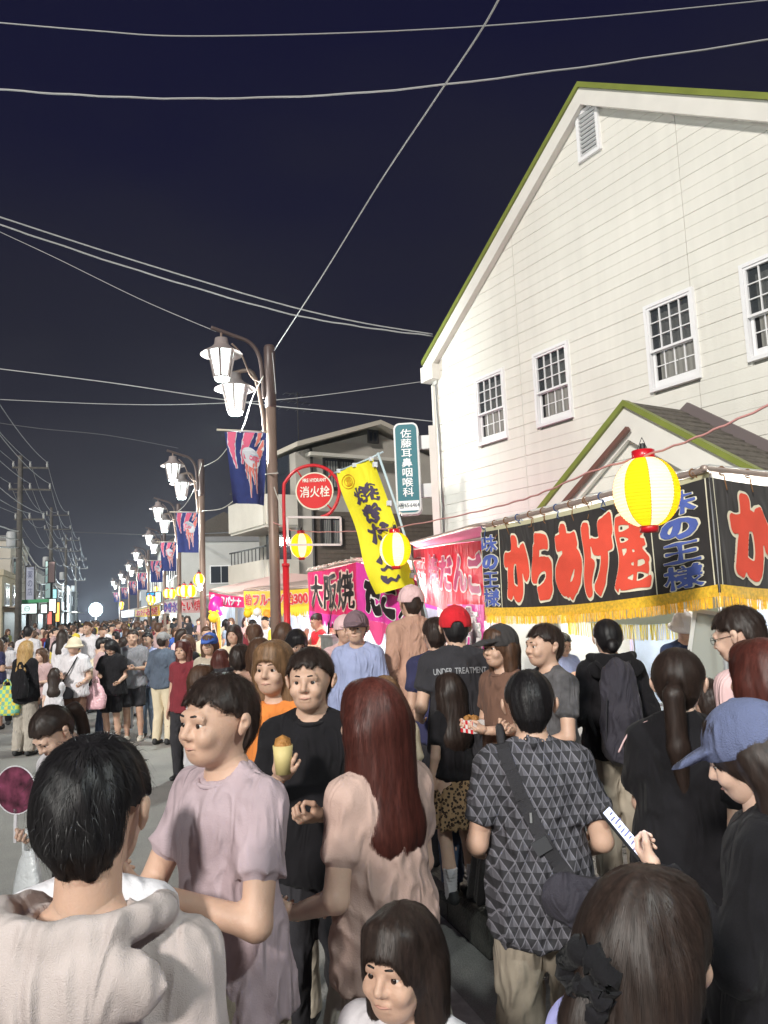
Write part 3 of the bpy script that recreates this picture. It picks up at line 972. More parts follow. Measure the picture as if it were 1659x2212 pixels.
# ================================================================== ground
def noise_color(m, c1, c2, scale, c3=None, scale2=None, bump=.3, bscale=None, rough=(.55, .95)):
    N, L = nodes_of(m); p = N['Principled BSDF']
    t = N.new('ShaderNodeTexCoord')
    n = N.new('ShaderNodeTexNoise'); n.inputs['Scale'].default_value = scale; n.inputs['Detail'].default_value = 8
    r = N.new('ShaderNodeValToRGB'); r.color_ramp.elements[0].position = .35; r.color_ramp.elements[1].position = .68
    r.color_ramp.elements[0].color = (*c1, 1); r.color_ramp.elements[1].color = (*c2, 1)
    L.new(t.outputs['Object'], n.inputs['Vector']); L.new(n.outputs['Fac'], r.inputs['Fac'])
    v = N.new('ShaderNodeTexVoronoi'); v.inputs['Scale'].default_value = bscale or 180
    L.new(t.outputs['Object'], v.inputs['Vector'])
    mx = N.new('ShaderNodeMix'); mx.data_type = 'RGBA'; mx.blend_type = 'MULTIPLY'; mx.inputs['Factor'].default_value = .55
    L.new(r.outputs[0], mx.inputs[6])
    rr = N.new('ShaderNodeMapRange'); rr.inputs['From Max'].default_value = .7; rr.inputs['To Min'].default_value = .55; rr.inputs['To Max'].default_value = 1.25
    L.new(v.outputs['Distance'], rr.inputs['Value']); L.new(rr.outputs[0], mx.inputs[7])
    L.new(mx.outputs[2], p.inputs['Base Color'])
    b = N.new('ShaderNodeBump'); b.inputs['Strength'].default_value = bump; b.inputs['Distance'].default_value = .01
    L.new(v.outputs['Distance'], b.inputs['Height']); L.new(b.outputs[0], p.inputs['Normal'])
    r2 = N.new('ShaderNodeMapRange'); r2.inputs['To Min'].default_value = rough[0]; r2.inputs['To Max'].default_value = rough[1]
    L.new(n.outputs['Fac'], r2.inputs['Value']); L.new(r2.outputs[0], p.inputs['Roughness'])
M_ASPH = mat('asphalt'); noise_color(M_ASPH, (.24, .235, .225), (.34, .33, .31), 1.1, bump=.5, bscale=120)
M_PAVE = mat('pavement_concrete'); noise_color(M_PAVE, (.17, .165, .16), (.27, .26, .245), 3.5, bump=.3, bscale=90, rough=(.35, .8))
M_KERB = mat('kerb_stone'); noise_color(M_KERB, (.07, .068, .06), (.20, .19, .17), 6, bump=.6, bscale=70, rough=(.25, .8))
M_LINE = mat('road_paint', (.62, .62, .6), .7, var=.25, vscale=12)
MB().box((0, 60, -.25), (400, 500, .5)).build('ground', mat('earth', (.06, .055, .05), .95, var=.2)).location = (0, 0, -.02)
bpy.data.objects['ground']['kind'] = 'structure'
tag(MB().poly([(-5.2, -30, .0), (30, -30, .0), (30, 4.28, .0), (2.0, 4.28, .0), (2.0, 260, .0), (-5.2, 260, 0)]).build('road', M_ASPH), kind='structure')
tag(MB().poly([(-5.05, -30, .004), (-4.92, -30, .004), (-4.92, 260, .004), (-5.05, 260, .004)]).build('road_marking', M_LINE), kind='structure')
tag(MB().poly([(1.55, -30, .004), (1.68, -30, .004), (1.68, 260, .004), (1.55, 260, .004)]).build('road_marking', M_LINE), kind='structure')
GZ = .20
# raised pavement of slabs
pv = tag(MB().box((16.2, 132.3, .085), (28, 256, .17)).build('pavement', mat('pavement_bed', (.05, .05, .048), .9)), kind='structure')
slab_me = None
for iy in range(26):
    for ix in range(7):
        x0, y0 = 2.2 + ix * .62, 4.48 + iy * .62
        if slab_me is None:
            b = MB(); h_ = .303
            b.add([(-h_, -h_, 0), (h_, -h_, 0), (h_, h_, 0), (-h_, h_, 0), (-h_ + .008, -h_ + .008, .03), (h_ - .008, -h_ + .008, .03), (h_ - .008, h_ - .008, .03), (-h_ + .008, h_ - .008, .03)],
                  [(4, 5, 6, 7), (0, 1, 5, 4), (1, 2, 6, 5), (2, 3, 7, 6), (3, 0, 4, 7)])
            o = b.build('slab', M_PAVE, pv); slab_me = o.data
        else:
            o = link_mesh('slab', slab_me, pv)
        o.location = (x0 + .31, y0 + .31, .17 + random.uniform(-.003, .004))
        o.rotation_euler = (random.uniform(-.004, .004), random.uniform(-.004, .004), random.choice((0, 1, 2, 3)) * math.pi / 2)
tag(MB().box((18.5, 132, .19), (23.2, 255, .02)).box((4.4, 144, .19), (4.6, 246 - .6, .02)).build('pavement_surface', M_PAVE, pv), kind='stuff')
pl = tag(MB().box((-24.3, 115, .07), (38, 290, .14)).build('pavement', M_PAVE), kind='structure')
kb = tag(MB().box((2.1, 150, .095), (.16, 240, .19)).build('kerb', M_KERB), kind='structure')
ks = None
for i in range(26):
    if ks is None:
        b = MB(); w, l, hh = .095, .297, .101
        bm_pts = []
        b.add([(-w, -l, -hh), (w, -l, -hh), (w, l, -hh), (-w, l, -hh), (-w, -l, hh - .025), (w, -l, hh - .025), (w, l, hh - .025), (-w, l, hh - .025),
               (-w + .025, -l + .008, hh), (w - .006, -l + .008, hh), (w - .006, l - .008, hh), (-w + .025, l - .008, hh)],
              [(0, 1, 5, 4), (1, 2, 6, 5), (2, 3, 7, 6), (3, 0, 4, 7), (4, 5, 9, 8), (5, 6, 10, 9), (6, 7, 11, 10), (7, 4, 8, 11), (8, 9, 10, 11)])
        o = b.build('kerb_stone', M_KERB, kb); ks = o.data
    else: o = link_mesh('kerb_stone', ks, kb)
    o.location = (2.095 + random.uniform(-.003, .003), 4.58 + i * .6, .105 + random.uniform(-.003, .003))
for i in range(12):      # the end of the pavement, towards the camera
    o = link_mesh('kerb_stone', ks, kb)
    o.location = (2.5 + i * .6, 4.375, .105 + random.uniform(-.002, .003)); o.rotation_euler = (0, 0, math.pi / 2)

# ================================================================== the white gabled house
HA = cw(.531, -.847).normalized(); HA = Vector((HA.x, HA.y, 0)).normalized()         # along the wall, towards us
HN = Vector((-HA.y, HA.x, 0))                                                       # into the house
_W1 = cw(1.638, 11.66); _W1.z = 0
def wall_hit(u, v, off=0.0):
    """pixel -> (s, z) on the vertical plane parallel to the wall, off metres behind (+) or before (-) it"""
    q = ray(u, v)
    P0 = HO + HN * off
    t = (P0 - Vector((0, 0, 0))).dot(HN) / q.dot(HN)
    p = CAMLOC + q * t
    return (p - HO).dot(HA), p.z
HO = Vector(_W1)
s_c, _ = wall_hit(957, 1140)
HO = HO + HA * s_c
HROT = math.atan2(HA.y, HA.x)
def HP(s, n, z):
    return HO + HA * s + HN * n + Vector((0, 0, z))
pk = wall_hit(1250, 180, -.11); el_ = wall_hit(913, 783, -.11); vis = wall_hit(1655, 200, -.17)
sp, zp = pk
slope = (zp - el_[1]) / (sp - el_[0])
s_eL = el_[0]; s_eR = 2 * sp - s_eL
M_SID = mat('siding_cream', (.74, .715, .655), .62, var=.04, vscale=1.3, bump=.25, bscale=55)
def streaks(m, amt=.055):
    N, L = nodes_of(m); p = N['Principled BSDF']
    src = p.inputs['Base Color'].links[0].from_socket
    t = N.new('ShaderNodeTexCoord'); mp_ = N.new('ShaderNodeMapping'); mp_.inputs['Scale'].default_value = (5.0, 5.0, .22)
    n = N.new('ShaderNodeTexNoise'); n.inputs['Scale'].default_value = 1.6; n.inputs['Detail'].default_value = 6
    r = N.new('ShaderNodeMapRange'); r.inputs['From Min'].default_value = .35; r.inputs['From Max'].default_value = .7; r.inputs['To Min'].default_value = 1.0; r.inputs['To Max'].default_value = 1 - amt
    v = N.new('ShaderNodeVectorMath'); v.operation = 'SCALE'
    L.new(t.outputs['Object'], mp_.inputs[0]); L.new(mp_.outputs[0], n.inputs['Vector']); L.new(n.outputs['Fac'], r.inputs['Value']); L.new(src, v.inputs[0]); L.new(r.outputs[0], v.inputs['Scale']); L.new(v.outputs[0], p.inputs['Base Color'])
streaks(M_SID)
M_TRIM = mat('trim_white', (.72, .69, .64), .5, var=.04, vscale=4)
M_WFR = mat('window_frame_white', (.80, .79, .80), .35)
M_GREEN = mat('roof_edge_green', (.20, .23, .05), .45, var=.12, vscale=3)
M_SHG = mat('roof_shingle', (.12, .105, .09), .9, var=.3, vscale=14, bump=.4, bscale=80)
M_DARK = mat('dark_interior', (.012, .012, .014), .8)
M_CURT = mat('curtain_gray', (.22, .215, .20), .9, var=.12, vscale=20, aniso=(8, 8, .3))
M_GLASS = mat('window_glass', (.08, .09, .10), .03, trans=.0, alpha=.30, spec=.5)
house = thing('house', 'white gabled house with horizontal siding, green roof edge and four sash windows', 'house', tuple(HO), HROT)
def hb(name, mb, m, parent=None, kind=None):
    o = mb.build(name, m, parent or house)
    if kind: o['kind'] = kind
    return o
# local frame of the house: x along the wall (towards us), y into the house, z up
def roof_z(s, d=0):
    return zp - abs(s - sp) * slope - d
zeL = roof_z(0, .28)
W = s_eR - s_eL - .7
wall_R = 2 * sp
depth = 9.0
core = MB()
core.poly([(0, .035, 0), (wall_R, .035, 0), (wall_R, .035, roof_z(wall_R, .3)), (sp, .035, zp - .3), (0, .035, roof_z(0, .3))], (0, depth, 0))
hb('wall_core', core, mat('wall_underlay', (.30, .29, .26), .9))
# windows: (s0, s1, z0, z1)
def win_rect(uL, vT, uR, vB):
    a = wall_hit(uL, vT); b = wall_hit(uR, vB)
    return a[0], b[0], b[1], a[1]
wins = []
for (uL, vTL, uR, vBR) in ((1029, 821, 1097, 945), (1151.5, 769, 1242, 902), (1391, 663, 1519, 818), (1605, 573, 1752, 740)):
    wins.append(win_rect(uL, vTL, uR, vBR))
zt = sum(w[3] for w in wins) / 4; zb = sum(w[2] for w in wins) / 4
ww = sum((w[1] - w[0]) for w in wins[:3]) / 3
wins = [((w[0] + w[1]) / 2 - ww / 2, (w[0] + w[1]) / 2 + ww / 2, zb, zt) for w in wins]
j1 = wall_hit(1139, 1040)[0]; j2 = wall_hit(1504, 760)[0]
joints = [0.0, j1, j2, j2 + (j2 - j1), wall_R]
row = .152
nrow = int(zp / row)
bm = .20
M_SIDB = M_SID
for k in range(nrow):
    z0, z1 = k * row, (k + 1) * row
    zc = (z0 + z1) / 2
    for a, b in zip(joints[:-1], joints[1:]):
        a_, b_ = a + .004, b - .004
        # clip by the gable
        def lim(z): return sp - (zp - bm - z) / slope, sp + (zp - bm - z) / slope
        lo1, hi1 = lim(z1); lo0, hi0 = lim(z0)
        segs = [(a_, b_)]
        for (w0, w1, wz0, wz1) in wins:
            if z1 > wz0 + .05 and z0 < wz1 - .05:
                ns = []
                for (p, q) in segs:
                    if w1 < p or w0 > q: ns.append((p, q)); continue
                    if w0 + .03 > p: ns.append((p, w0 + .03))
                    if w1 - .03 < q: ns.append((w1 - .03, q))
                segs = ns
        for (p, q) in segs:
            p0, q0 = max(p, lo0), min(q, hi0); p1, q1 = max(p, lo1), min(q, hi1)
            if q0 - p0 < .05: continue
            if q1 < p1: p1 = q1 = (p0 + q0) / 2
            dz = .0035 if k % 3 == 0 else .0008
            zz1 = z1 - .001
            m_ = MB()
            yf0 = .0; ch = .0045 if k % 3 == 0 else .0022
            m_.add([(p0, .034, z0 + dz), (q0, .034, z0 + dz), (q1, .034, zz1), (p1, .034, zz1),
                    (p0, ch * .5, z0 + dz), (q0, ch * .5, z0 + dz), (q0, 0, z0 + dz + ch), (p0, 0, z0 + dz + ch), (q1, .003, zz1), (p1, .003, zz1)],
                   [(4, 5, 6, 7), (7, 6, 8, 9), (0, 1, 5, 4), (3, 9, 8, 2), (0, 4, 7, 9, 3), (1, 2, 8, 6, 5)])
            hb('siding_board', m_, M_SIDB)
# rake boards and green roof edge
def rake(name, m, t0, t1, y0, y1, ext=0.0, mb=None):
    """strip along both gable slopes, from t0 to t1 below the roof line"""
    b = MB()
    for sg in (-1, 1):
        sE = s_eL if sg < 0 else s_eR
        p = [(sE, zE) for zE in (roof_z(sE, t0), roof_z(sE, t1))]
        top = [(sp, zp - t0), (sp, zp - t1)]
        b.poly([(p[0][0], y0, p[0][1]), (top[0][0], y0, top[0][1]), (top[1][0], y0, top[1][1]), (p[1][0], y0, p[1][1])] if sg < 0 else
               [(top[0][0], y0, top[0][1]), (p[0][0], y0, p[0][1]), (p[1][0], y0, p[1][1]), (top[1][0], y0, top[1][1])], (0, y1 - y0, 0))
    return hb(name, b, m)
rake('rake_board', M_TRIM, .06, .30, -.11, -.06)
rake('roof_edge', M_GREEN, -.02, .058, -.14, -.04)
b = MB()
for sg in (-1, 1):
    sE = s_eL if sg < 0 else s_eR
    pts = [(sE, -.04, roof_z(sE, 0)), (sp, -.04, zp), (sp, depth, zp), (sE, depth, roof_z(sE, 0))]
    b.poly(pts if sg > 0 else pts[::-1], (0, 0, -.05))
roof = hb('roof', b, M_SHG)
b = MB()   # soffit
for sg in (-1, 1):
    sE = s_eL if sg < 0 else s_eR
    pts = [(sE, -.06, roof_z(sE, .29)), (sp, -.06, zp - .29), (sp, .035, zp - .29), (sE, .035, roof_z(sE, .29))]
    b.poly(pts if sg > 0 else pts[::-1], (0, 0, -.004))
hb('soffit', b, M_TRIM)
# eave box and gutter at the left end
b = MB()
zE = roof_z(s_eL, .0)
b.box((s_eL + .16, -.06, zE - .24), (.34, .20, .26))
hb('eave_return', b, M_TRIM)
b = MB(); b.box((s_eL - .04, 3.9, zE - .10), (.12, 7.9, .10)); hb('gutter', b, M_TRIM)
b = MB(); b.box((s_eL + .2, 4.3, zE - .28), (.5, 8.2, .02)); hb('soffit', b, M_TRIM)
b = MB(); b.tube([(-.05, -.02, zE - .45), (-.05, -.02, 3), (-.05, -.02, .2)], .035, 10); b.tube([(-.05, -.02, zE - .45), (s_eL + .1, .2, zE - .2)], .035, 10); hb('downpipe', b, M_TRIM)
b = MB()
for i in range(4):
    b.tube([(.03 + .018 * i + .02 * math.sin(z * (2 + i) + i), -.02 - .01 * i, z) for z in np.linspace(zE - .45, 2.4, 14)], .006, 5)
for i in range(3): b.tube([(.05 + t * .5, -.03 - .02 * i, 2.55 + .1 * math.sin(t * 9 + i * 2) + .05 * i) for t in np.linspace(0, 1, 12)], .006, 5)
hb('cable_bundle', b, mat('cable_gray', (.22, .22, .22), .6))
b = MB(); b.box((.0, .01, (zE) / 2 + .1), (.10, .05, zE - .5)); hb('corner_trim', b, M_TRIM)
# attic vent
v0 = wall_hit(1249, 252); v1 = wall_hit(1297, 320)
va, vb_, vzt, vzb = v0[0], v1[0], v0[1], v1[1]
vent = MB()
vent.box(((va + vb_) / 2, -.01, vzt), (vb_ - va + .06, .06, .05)).box(((va + vb_) / 2, -.01, vzb), (vb_ - va + .06, .06, .05))
vent.box((va, -.01, (vzt + vzb) / 2), (.05, .06, vzt - vzb - .05)).box((vb_, -.01, (vzt + vzb) / 2), (.05, .06, vzt - vzb - .05))
vo = hb('vent', vent, M_WFR)
b = MB().box(((va + vb_) / 2, -.003, (vzt + vzb) / 2), (vb_ - va - .05, .004, vzt - vzb - .05)); b.build('backing', M_DARK, vo)
nl = 10
for i in range(nl):
    z = vzb + .05 + (vzt - vzb - .1) * i / (nl - 1)
    MB().box(((va + vb_) / 2, -.02, z), (vb_ - va - .055, .034, .016), rot=Matrix.Rotation(R(-35), 3, 'X')).build('louver', M_WFR, vo)
# windows
pane_me = {}
for wi, (w0, w1, z0, z1) in enumerate(wins):
    wc = (w0 + w1) / 2
    fr = MB()
    fw = .042
    def ring(b, x0, x1, za, zb_, y, t, w):
        b.box(((x0 + x1) / 2, y, zb_ - w / 2), (x1 - x0, t, w)).box(((x0 + x1) / 2, y, za + w / 2), (x1 - x0, t, w))
        b.box((x0 + w / 2, y, (za + zb_) / 2), (w, t, zb_ - za - 2 * w)).box((x1 - w / 2, y, (za + zb_) / 2), (w, t, zb_ - za - 2 * w))
    ring(fr, w0, w1, z0, z1, -.006, .07, fw)
    zm = z0 + (z1 - z0) * .44
    ring(fr, w0 + fw + .002, w1 - fw - .002, zm + .002, z1 - fw - .002, -.012, .035, .028)
    ring(fr, w0 + fw + .01, w1 - fw - .002, z0 + fw + .002, zm + .03, .028, .035, .034)
    fr.box((wc + .02, .026, z0 + fw + .05), (w1 - w0 - 2 * fw - .02, .03, .07))
    xs = np.linspace(w0 + fw + .028, w1 - fw - .028, 5)
    for x in xs[1:-1]:
        fr.box((x, -.010, (zm + z1 - fw) / 2), (.012, .02, z1 - fw - zm - .06)); fr.box((x, .026, (z0 + fw + zm) / 2 + .05), (.012, .02, zm - z0 - fw - .09))
    zt_ = np.linspace(zm + .03, z1 - fw - .03, 4); zb2 = np.linspace(z0 + fw + .09, zm, 3)
    for z in zt_[1:-1]: fr.box((wc, -.010, z), (w1 - w0 - 2 * fw - .06, .018, .012))
    fr.box((wc, .026, zb2[1]), (w1 - w0 - 2 * fw - .06, .018, .012))
    wo_ = hb('window', fr, M_WFR)
    for zs, y in ((zt_, -.004), (zb2, .032)):
        for i in range(4):
            for j in range(len(zs) - 1):
                dx, dz = xs[1] - xs[0] - .012, zs[1] - zs[0] - .012
                key = (round(dx, 3), round(dz, 3), y)
                if key not in pane_me:
                    o = MB().box((0, 0, 0), (dx, .004, dz)).build('pane', M_GLASS, wo_); pane_me[key] = o.data
                else: o = link_mesh('pane', pane_me[key], wo_)
                o.location = ((xs[i] + xs[i + 1]) / 2, y + .006, (zs[j] + zs[j + 1]) / 2)
    # recess and curtain
    rc = MB().box((wc, .0345, (z0 + z1) / 2), (w1 - w0 - .02, .002, z1 - z0 - .02)); hb('recess', rc, M_DARK, wo_)
    cu = MB()
    x0c = w0 + fw + .10
    def cf(a, b_): return (x0c + (w1 - fw - .01 - x0c) * a, .024 + .0055 * math.sin(a * 46) + .003 * math.sin(a * 19 + 1), z0 + .06 + (z1 - z0 - .20) * b_ )
    cu.grid(cf, 60, 1); hb('curtain', cu, M_CURT, wo_)

# porch gable standing before the wall
PY = -.95
ppk = wall_hit(1350, 868, PY); pl_ = wall_hit(1152, 1117, PY); pr = wall_hit(1655, 1008, PY)
psl = (ppk[1] - pl_[1]) / (ppk[0] - pl_[0])
sc_, zc_ = ppk; sL = pl_[0]; sR = 2 * sc_ - sL
def prz(s, d=0): return zc_ - abs(s - sc_) * psl - d
def pstrip(name, t0, t1, y0, y1, m):
    b = MB()
    for sg in (-1, 1):
        sE = sL if sg < 0 else sR
        q = [(sE, y0, prz(sE, t0)), (sc_, y0, zc_ - t0), (sc_, y0, zc_ - t1), (sE, y0, prz(sE, t1))]
        b.poly(q if sg < 0 else q[::-1], (0, y1 - y0, 0))
    return hb(name, b, m)
pstrip('porch_roof_edge', -.02, .05, PY - .04, PY + .06, M_GREEN)
pstrip('porch_rake_board', .052, .42, PY, PY + .05, M_TRIM)
b = MB(); b.poly([(sL + .25, PY + .10, 2.6), (sR - .25, PY + .10, 2.6), (sR - .25, PY + .10, prz(sR - .25, .1)), (sc_, PY + .10, zc_ - .1), (sL + .25, PY + .10, prz(sL + .25, .1))], (0, .06, 0))
pw = hb('porch_wall', b, M_SID)
for k in range(12):
    z0 = 2.62 + k * .152; hw = (zc_ - .12 - (z0 + .15)) / psl
    if hw < .1: break
    hw = min(hw, (sR - sL) / 2 - .3)
    MB().box((sc_, PY + .09, z0 + .075), (2 * hw, .018, .147)).build('siding_board', M_SID, pw)
# dark brown pipe rail on the gable and shingle courses on the roof
b = MB()
pA = wall_hit(1357, 925, PY - .06); pB = wall_hit(1203, 1105, PY - .06)
b.bar((pA[0], PY - .06, pA[1]), (pB[0], PY - .06, pB[1]), .05, .05); b.bar((pB[0], PY - .06, pB[1]), (pB[0], PY - .06, pB[1] - .5), .05, .05)
hb('porch_pipe', b, mat('pipe_brown', (.16, .075, .06), .5))
for sg in (-1, 1):
    sE = sL if sg < 0 else sR
    b = MB()
    q = [(sE, PY + .06, prz(sE, .0)), (sc_, PY + .06, zc_), (sc_, -.005, zc_), (sE, -.005, prz(sE, 0))]
    b.poly(q if sg < 0 else q[::-1], (0, 0, -.04)); pr_ = hb('porch_roof', b, mat('roof_under', (.04, .035, .03), .9))
    n = 12
    Ls = abs(sE - sc_)
    for i in range(n):
        a0, a1 = sc_ + (sE - sc_) * i / n, sc_ + (sE - sc_) * (i + 1) / n
        for j in range(3):
            y0, y1 = PY + .07 + j * .285 + .003, PY + .07 + (j + 1) * .285 - .003
            MB().add([(a0, y0, prz(a0) + .006), (a1, y0, prz(a1) + .022), (a1, y1, prz(a1) + .022), (a0, y1, prz(a0) + .006), (a1, y0, prz(a1)), (a1, y1, prz(a1))],
                     [(0, 1, 2, 3), (1, 4, 5, 2)]).build('shingle', M_SHG, pr_)
# gray band set proud where the porch roof meets the wall
b = MB(); b.poly([(sc_ + .02, -.05, zc_ + .0), (sR, -.05, prz(sR) + .0), (sR, -.05, prz(sR) + .14), (sc_ + .12, -.05, zc_ + .06)], (0, .046, 0)); hb('gray_band', b, mat('band_gray', (.16, .13, .13), .6))

# ================================================================== apartment building behind (same bend of the street)
M_STUC = mat('stucco_gray', (.38, .35, .31), .9, var=.07, vscale=2, bump=.25, bscale=40)
M_STUC2 = mat('stucco_beige', (.54, .50, .44), .9, var=.06, vscale=2, bump=.2, bscale=40)
M_BRICK = mat('tile_brown', (.11, .088, .072), .85, var=.12, vscale=8)
M_RAIL = mat('rail_dark', (.03, .028, .028), .5)
M_POST = mat('post_brown', (.26, .185, .15), .45, metal=.15, var=.08, vscale=3)
BO = cw(-2.92, 25.6)
BM = Matrix.Translation(BO) @ Matrix.Rotation(HROT + math.pi / 2, 4, 'Z')     # x: right/away (along the gable wall), y: away to the left (street side)
apt = thing('apartment_building', 'three-storey grey apartment building with balconies, gabled end and brown side wall', 'building', tuple(BO), HROT + math.pi / 2)
MWA = MW[apt.name]
def plane_hit(P0, Nn, u, v):
    q = ray(u, v); t = (P0 - CAMLOC).dot(Nn) / q.dot(Nn)
    return CAMLOC + q * t
def apt_gable(u, v, off=0):       # on the gable wall (y=off)
    N_ = MWA.to_3x3() @ Vector((0, 1, 0)); p = plane_hit(BO + N_ * off, N_, u, v)
    return MWA.inverted() @ p
def apt_front(u, v, off=0):       # on the balcony front (x=off)
    N_ = MWA.to_3x3() @ Vector((1, 0, 0)); p = plane_hit(BO + N_ * off, N_, u, v)
    return MWA.inverted() @ p
g_pk = apt_gable(809, 922); g_l = apt_gable(630, 969); g_r = apt_gable(880, 945)
gx, gz = g_pk.x, g_pk.z
gsl = (gz - g_l.z) / (gx - g_l.x)
GW = 2 * gx
ADEP = apt_front(492, 1100, -1.2).y
b = MB()
b.poly([(0, 0, 0), (GW, 0, 0), (GW, 0, gz - gsl * gx - .15), (gx, 0, gz - .2), (0, 0, gz - gsl * gx - .15)], (0, ADEP, 0))
b.build('wall', M_STUC, apt)
b = MB(); zz = apt_gable(700, 1105).z
b.box((GW / 2 + .3, -.03, zz / 2), (GW - .6, .05, zz)); b.build('tiled_wall', M_BRICK, apt)
b = MB()
for i in range(int(zz / .16)):
    b.box((GW / 2 + .3, -.062, .1 + i * .16), (GW - .6, .012, .13))
tw = b.build('tile_course', M_BRICK, apt); tw['kind'] = 'stuff'
b = MB()
for sg in (-1, 1):
    xe = g_l.x if sg < 0 else 2 * gx - g_l.x
    ze = gz - gsl * abs(xe - gx)
    q = [(xe, -.45, ze), (gx, -.45, gz), (gx, ADEP, gz), (xe, ADEP, ze)]
    b.poly(q if sg < 0 else q[::-1], (0, 0, .16))
b.build('roof', mat('roof_edge_pale', (.50, .45, .38), .7), apt)
def apt_win(u0, v0, u1, v1, curtain=True):
    a = apt_gable(u0, v0); c = apt_gable(u1, v1)
    cx, cz, w, h_ = (a.x + c.x) / 2, (a.z + c.z) / 2, abs(c.x - a.x), abs(a.z - c.z)
    f = MB()
    for dx in (-w / 2, 0, w / 2): f.box((cx + dx, -.12, cz), (.06, .08, h_))
    for dz in (-h_ / 2, h_ / 2): f.box((cx, -.12, cz + dz), (w + .06, .09, .07))
    f_ = f.build('window', M_RAIL, apt)
    for sg in (-1, 1):
        MB().box((cx + sg * w / 4, -.105, cz), (w / 2 - .06, .01, h_ - .07)).build('pane', mat('pane_dark', (.03, .035, .045), .1, spec=.8), f_)
    if curtain:
        k = MB(); k.grid(lambda p, q: (cx - w / 2 + .06 + (w - .12) * p, -.112 - .004 * math.sin(p * 60), cz - h_ / 2 + .08 + (h_ - .16) * q), 40, 1); k.build('curtain', M_CURT, f_)
apt_win(696, 991, 760, 1060); apt_win(690, 1118, 735, 1180); apt_win(792, 932, 812, 958, False)
a = apt_gable(668, 980, -.3); c = apt_gable(868, 1003, -.3)
MB().box(((a.x + c.x) / 2, -.2, (a.z)), (abs(c.x - a.x), .4, .12)).build('canopy', mat('canopy_pale', (.55, .52, .46), .6), apt)
MB().tube([(.55, -.1, gz - gsl * gx), (.55, -.1, 0)], .05, 8).build('downpipe', M_RAIL, apt)
# balconies on the street side
for (vt, vb2, nm) in ((1060, 1128, 0), (1206, 1262, 1)):
    t_ = apt_front(590, vt, -1.2); q_ = apt_front(590, vb2, -1.2); l_ = apt_front(497, vt + 25, -1.2)
    y0, y1 = -.1, l_.y
    zc2, hh2 = (t_.z + q_.z) / 2, abs(t_.z - q_.z)
    bal = MB().box((-1.2, (y0 + y1) / 2, zc2), (.14, y1 - y0, hh2)).box((-.6, y0, zc2), (1.1, .14, hh2)).box((-.6, y1, zc2), (1.1, .14, hh2)).box((-.6, (y0 + y1) / 2, zc2 - hh2 / 2), (1.2, y1 - y0, .16)).build('balcony', M_STUC2, apt)
    for i in range(int((y1 - y0) / .32)):
        MB().box((-1.2, y0 + .2 + i * .32, zc2 + hh2 / 2 + .22), (.025, .025, .42)).build('baluster', M_RAIL, bal)
    MB().box((-1.2, (y0 + y1) / 2, zc2 + hh2 / 2 + .44), (.05, y1 - y0, .05)).build('handrail', M_RAIL, bal)
    MB().box((-.03, (y0 + y1) / 2, zc2 + hh2 / 2 + .5), (.05, 2.0, 2.0)).build('balcony_door', mat('pane_dark', (.03, .035, .045), .1), bal)
b = MB()
for k, (y, z) in enumerate(((0, 0),)):
    b.tube([(gx - 1.6, 3, gz), (gx - 1.6, 3, gz + 1.9)], .02, 6)
    for dz, L in ((1.8, .5), (1.5, .6), (1.2, .7)):
        b.tube([(gx - 1.6 - L, 3, gz + dz), (gx - 1.6 + L, 3, gz + dz)], .012, 5)
        for j in range(5): b.tube([(gx - 1.6 - L + j * L / 2, 2.75, gz + dz), (gx - 1.6 - L + j * L / 2, 3.25, gz + dz)], .007, 4)
b.build('tv_antenna', M_RAIL, apt)

# ================================================================== more buildings along the street
def building(label, x0, x1, y0, y1, h_, m, roofm=None, floors=2, side=1, nwin=3, gable=False, signc=None):
    """side +1: on the right of the street (front faces -x), -1: on the left (front faces +x)"""
    t = thing('building', label, 'building', ((x0 + x1) / 2, (y0 + y1) / 2, 0))
    cx, cy = (x0 + x1) / 2, (y0 + y1) / 2
    w, d = x1 - x0, y1 - y0
    MB().box((0, 0, h_ / 2), (w, d, h_)).build('wall', m, t)
    if gable:
        b = MB(); b.poly([(-w / 2 - .3, -d / 2 - .3, h_), (w / 2 + .3, -d / 2 - .3, h_), (0, -d / 2 - .3, h_ + w * .28)], (0, d + .6, 0)); b.build('roof', roofm or M_SHG, t)
    else:
        MB().box((0, 0, h_ + .12), (w + .16, d + .16, .3)).build('roof', roofm or M_STUC, t)
    fx = -w / 2 * side
    for f in range(floors):
        for i in range(nwin):
            y = -d / 2 + d * (i + .5) / nwin
            z = h_ / floors * (f + .55)
            if f == 0: continue
            o = MB().box((fx - .04 * side, y, z), (.08, 1.5, 1.2)).build('window', M_WFR, t)
            for sg in (-1, 1):
                MB().box((fx - .085 * side, y + sg * .36, z), (.02, .66, 1.06)).build('pane', mat('pane_dark', (.03, .035, .045), .1), o)
        o = None
    for i in range(2):      # windows on the end wall that faces us
        z = h_ * .68
        x = -w * .22 + i * w * .44
        o = MB().box((x, -d / 2 - .04, z), (1.3, .08, 1.1)).build('window', M_WFR, t)
        for sg in (-1, 1):
            MB().box((x + sg * .31, -d / 2 - .085, z), (.58, .02, .98)).build('pane', mat('pane_dark', (.03, .035, .045), .1), o)
    MB().box((fx - .03 * side, 0, 1.35), (.06, d * .8, 2.3)).build('shutter', mat('shutter_gray', (.35, .36, .36), .5, metal=.3), t)
    MB().box((fx - .5 * side, 0, 2.75), (1.0, d * .9, .1)).build('awning', mat('awning_dull', (.25, .20, .16), .7), t)
    return t
M_PALE = mat('render_pale', (.50, .49, .47), .85, var=.06, vscale=1.5)
M_BEIGE = mat('render_beige', (.50, .44, .32), .85, var=.05, vscale=1.5)
M_DUSK = mat('render_gray', (.24, .235, .24), .85, var=.08, vscale=1.5)
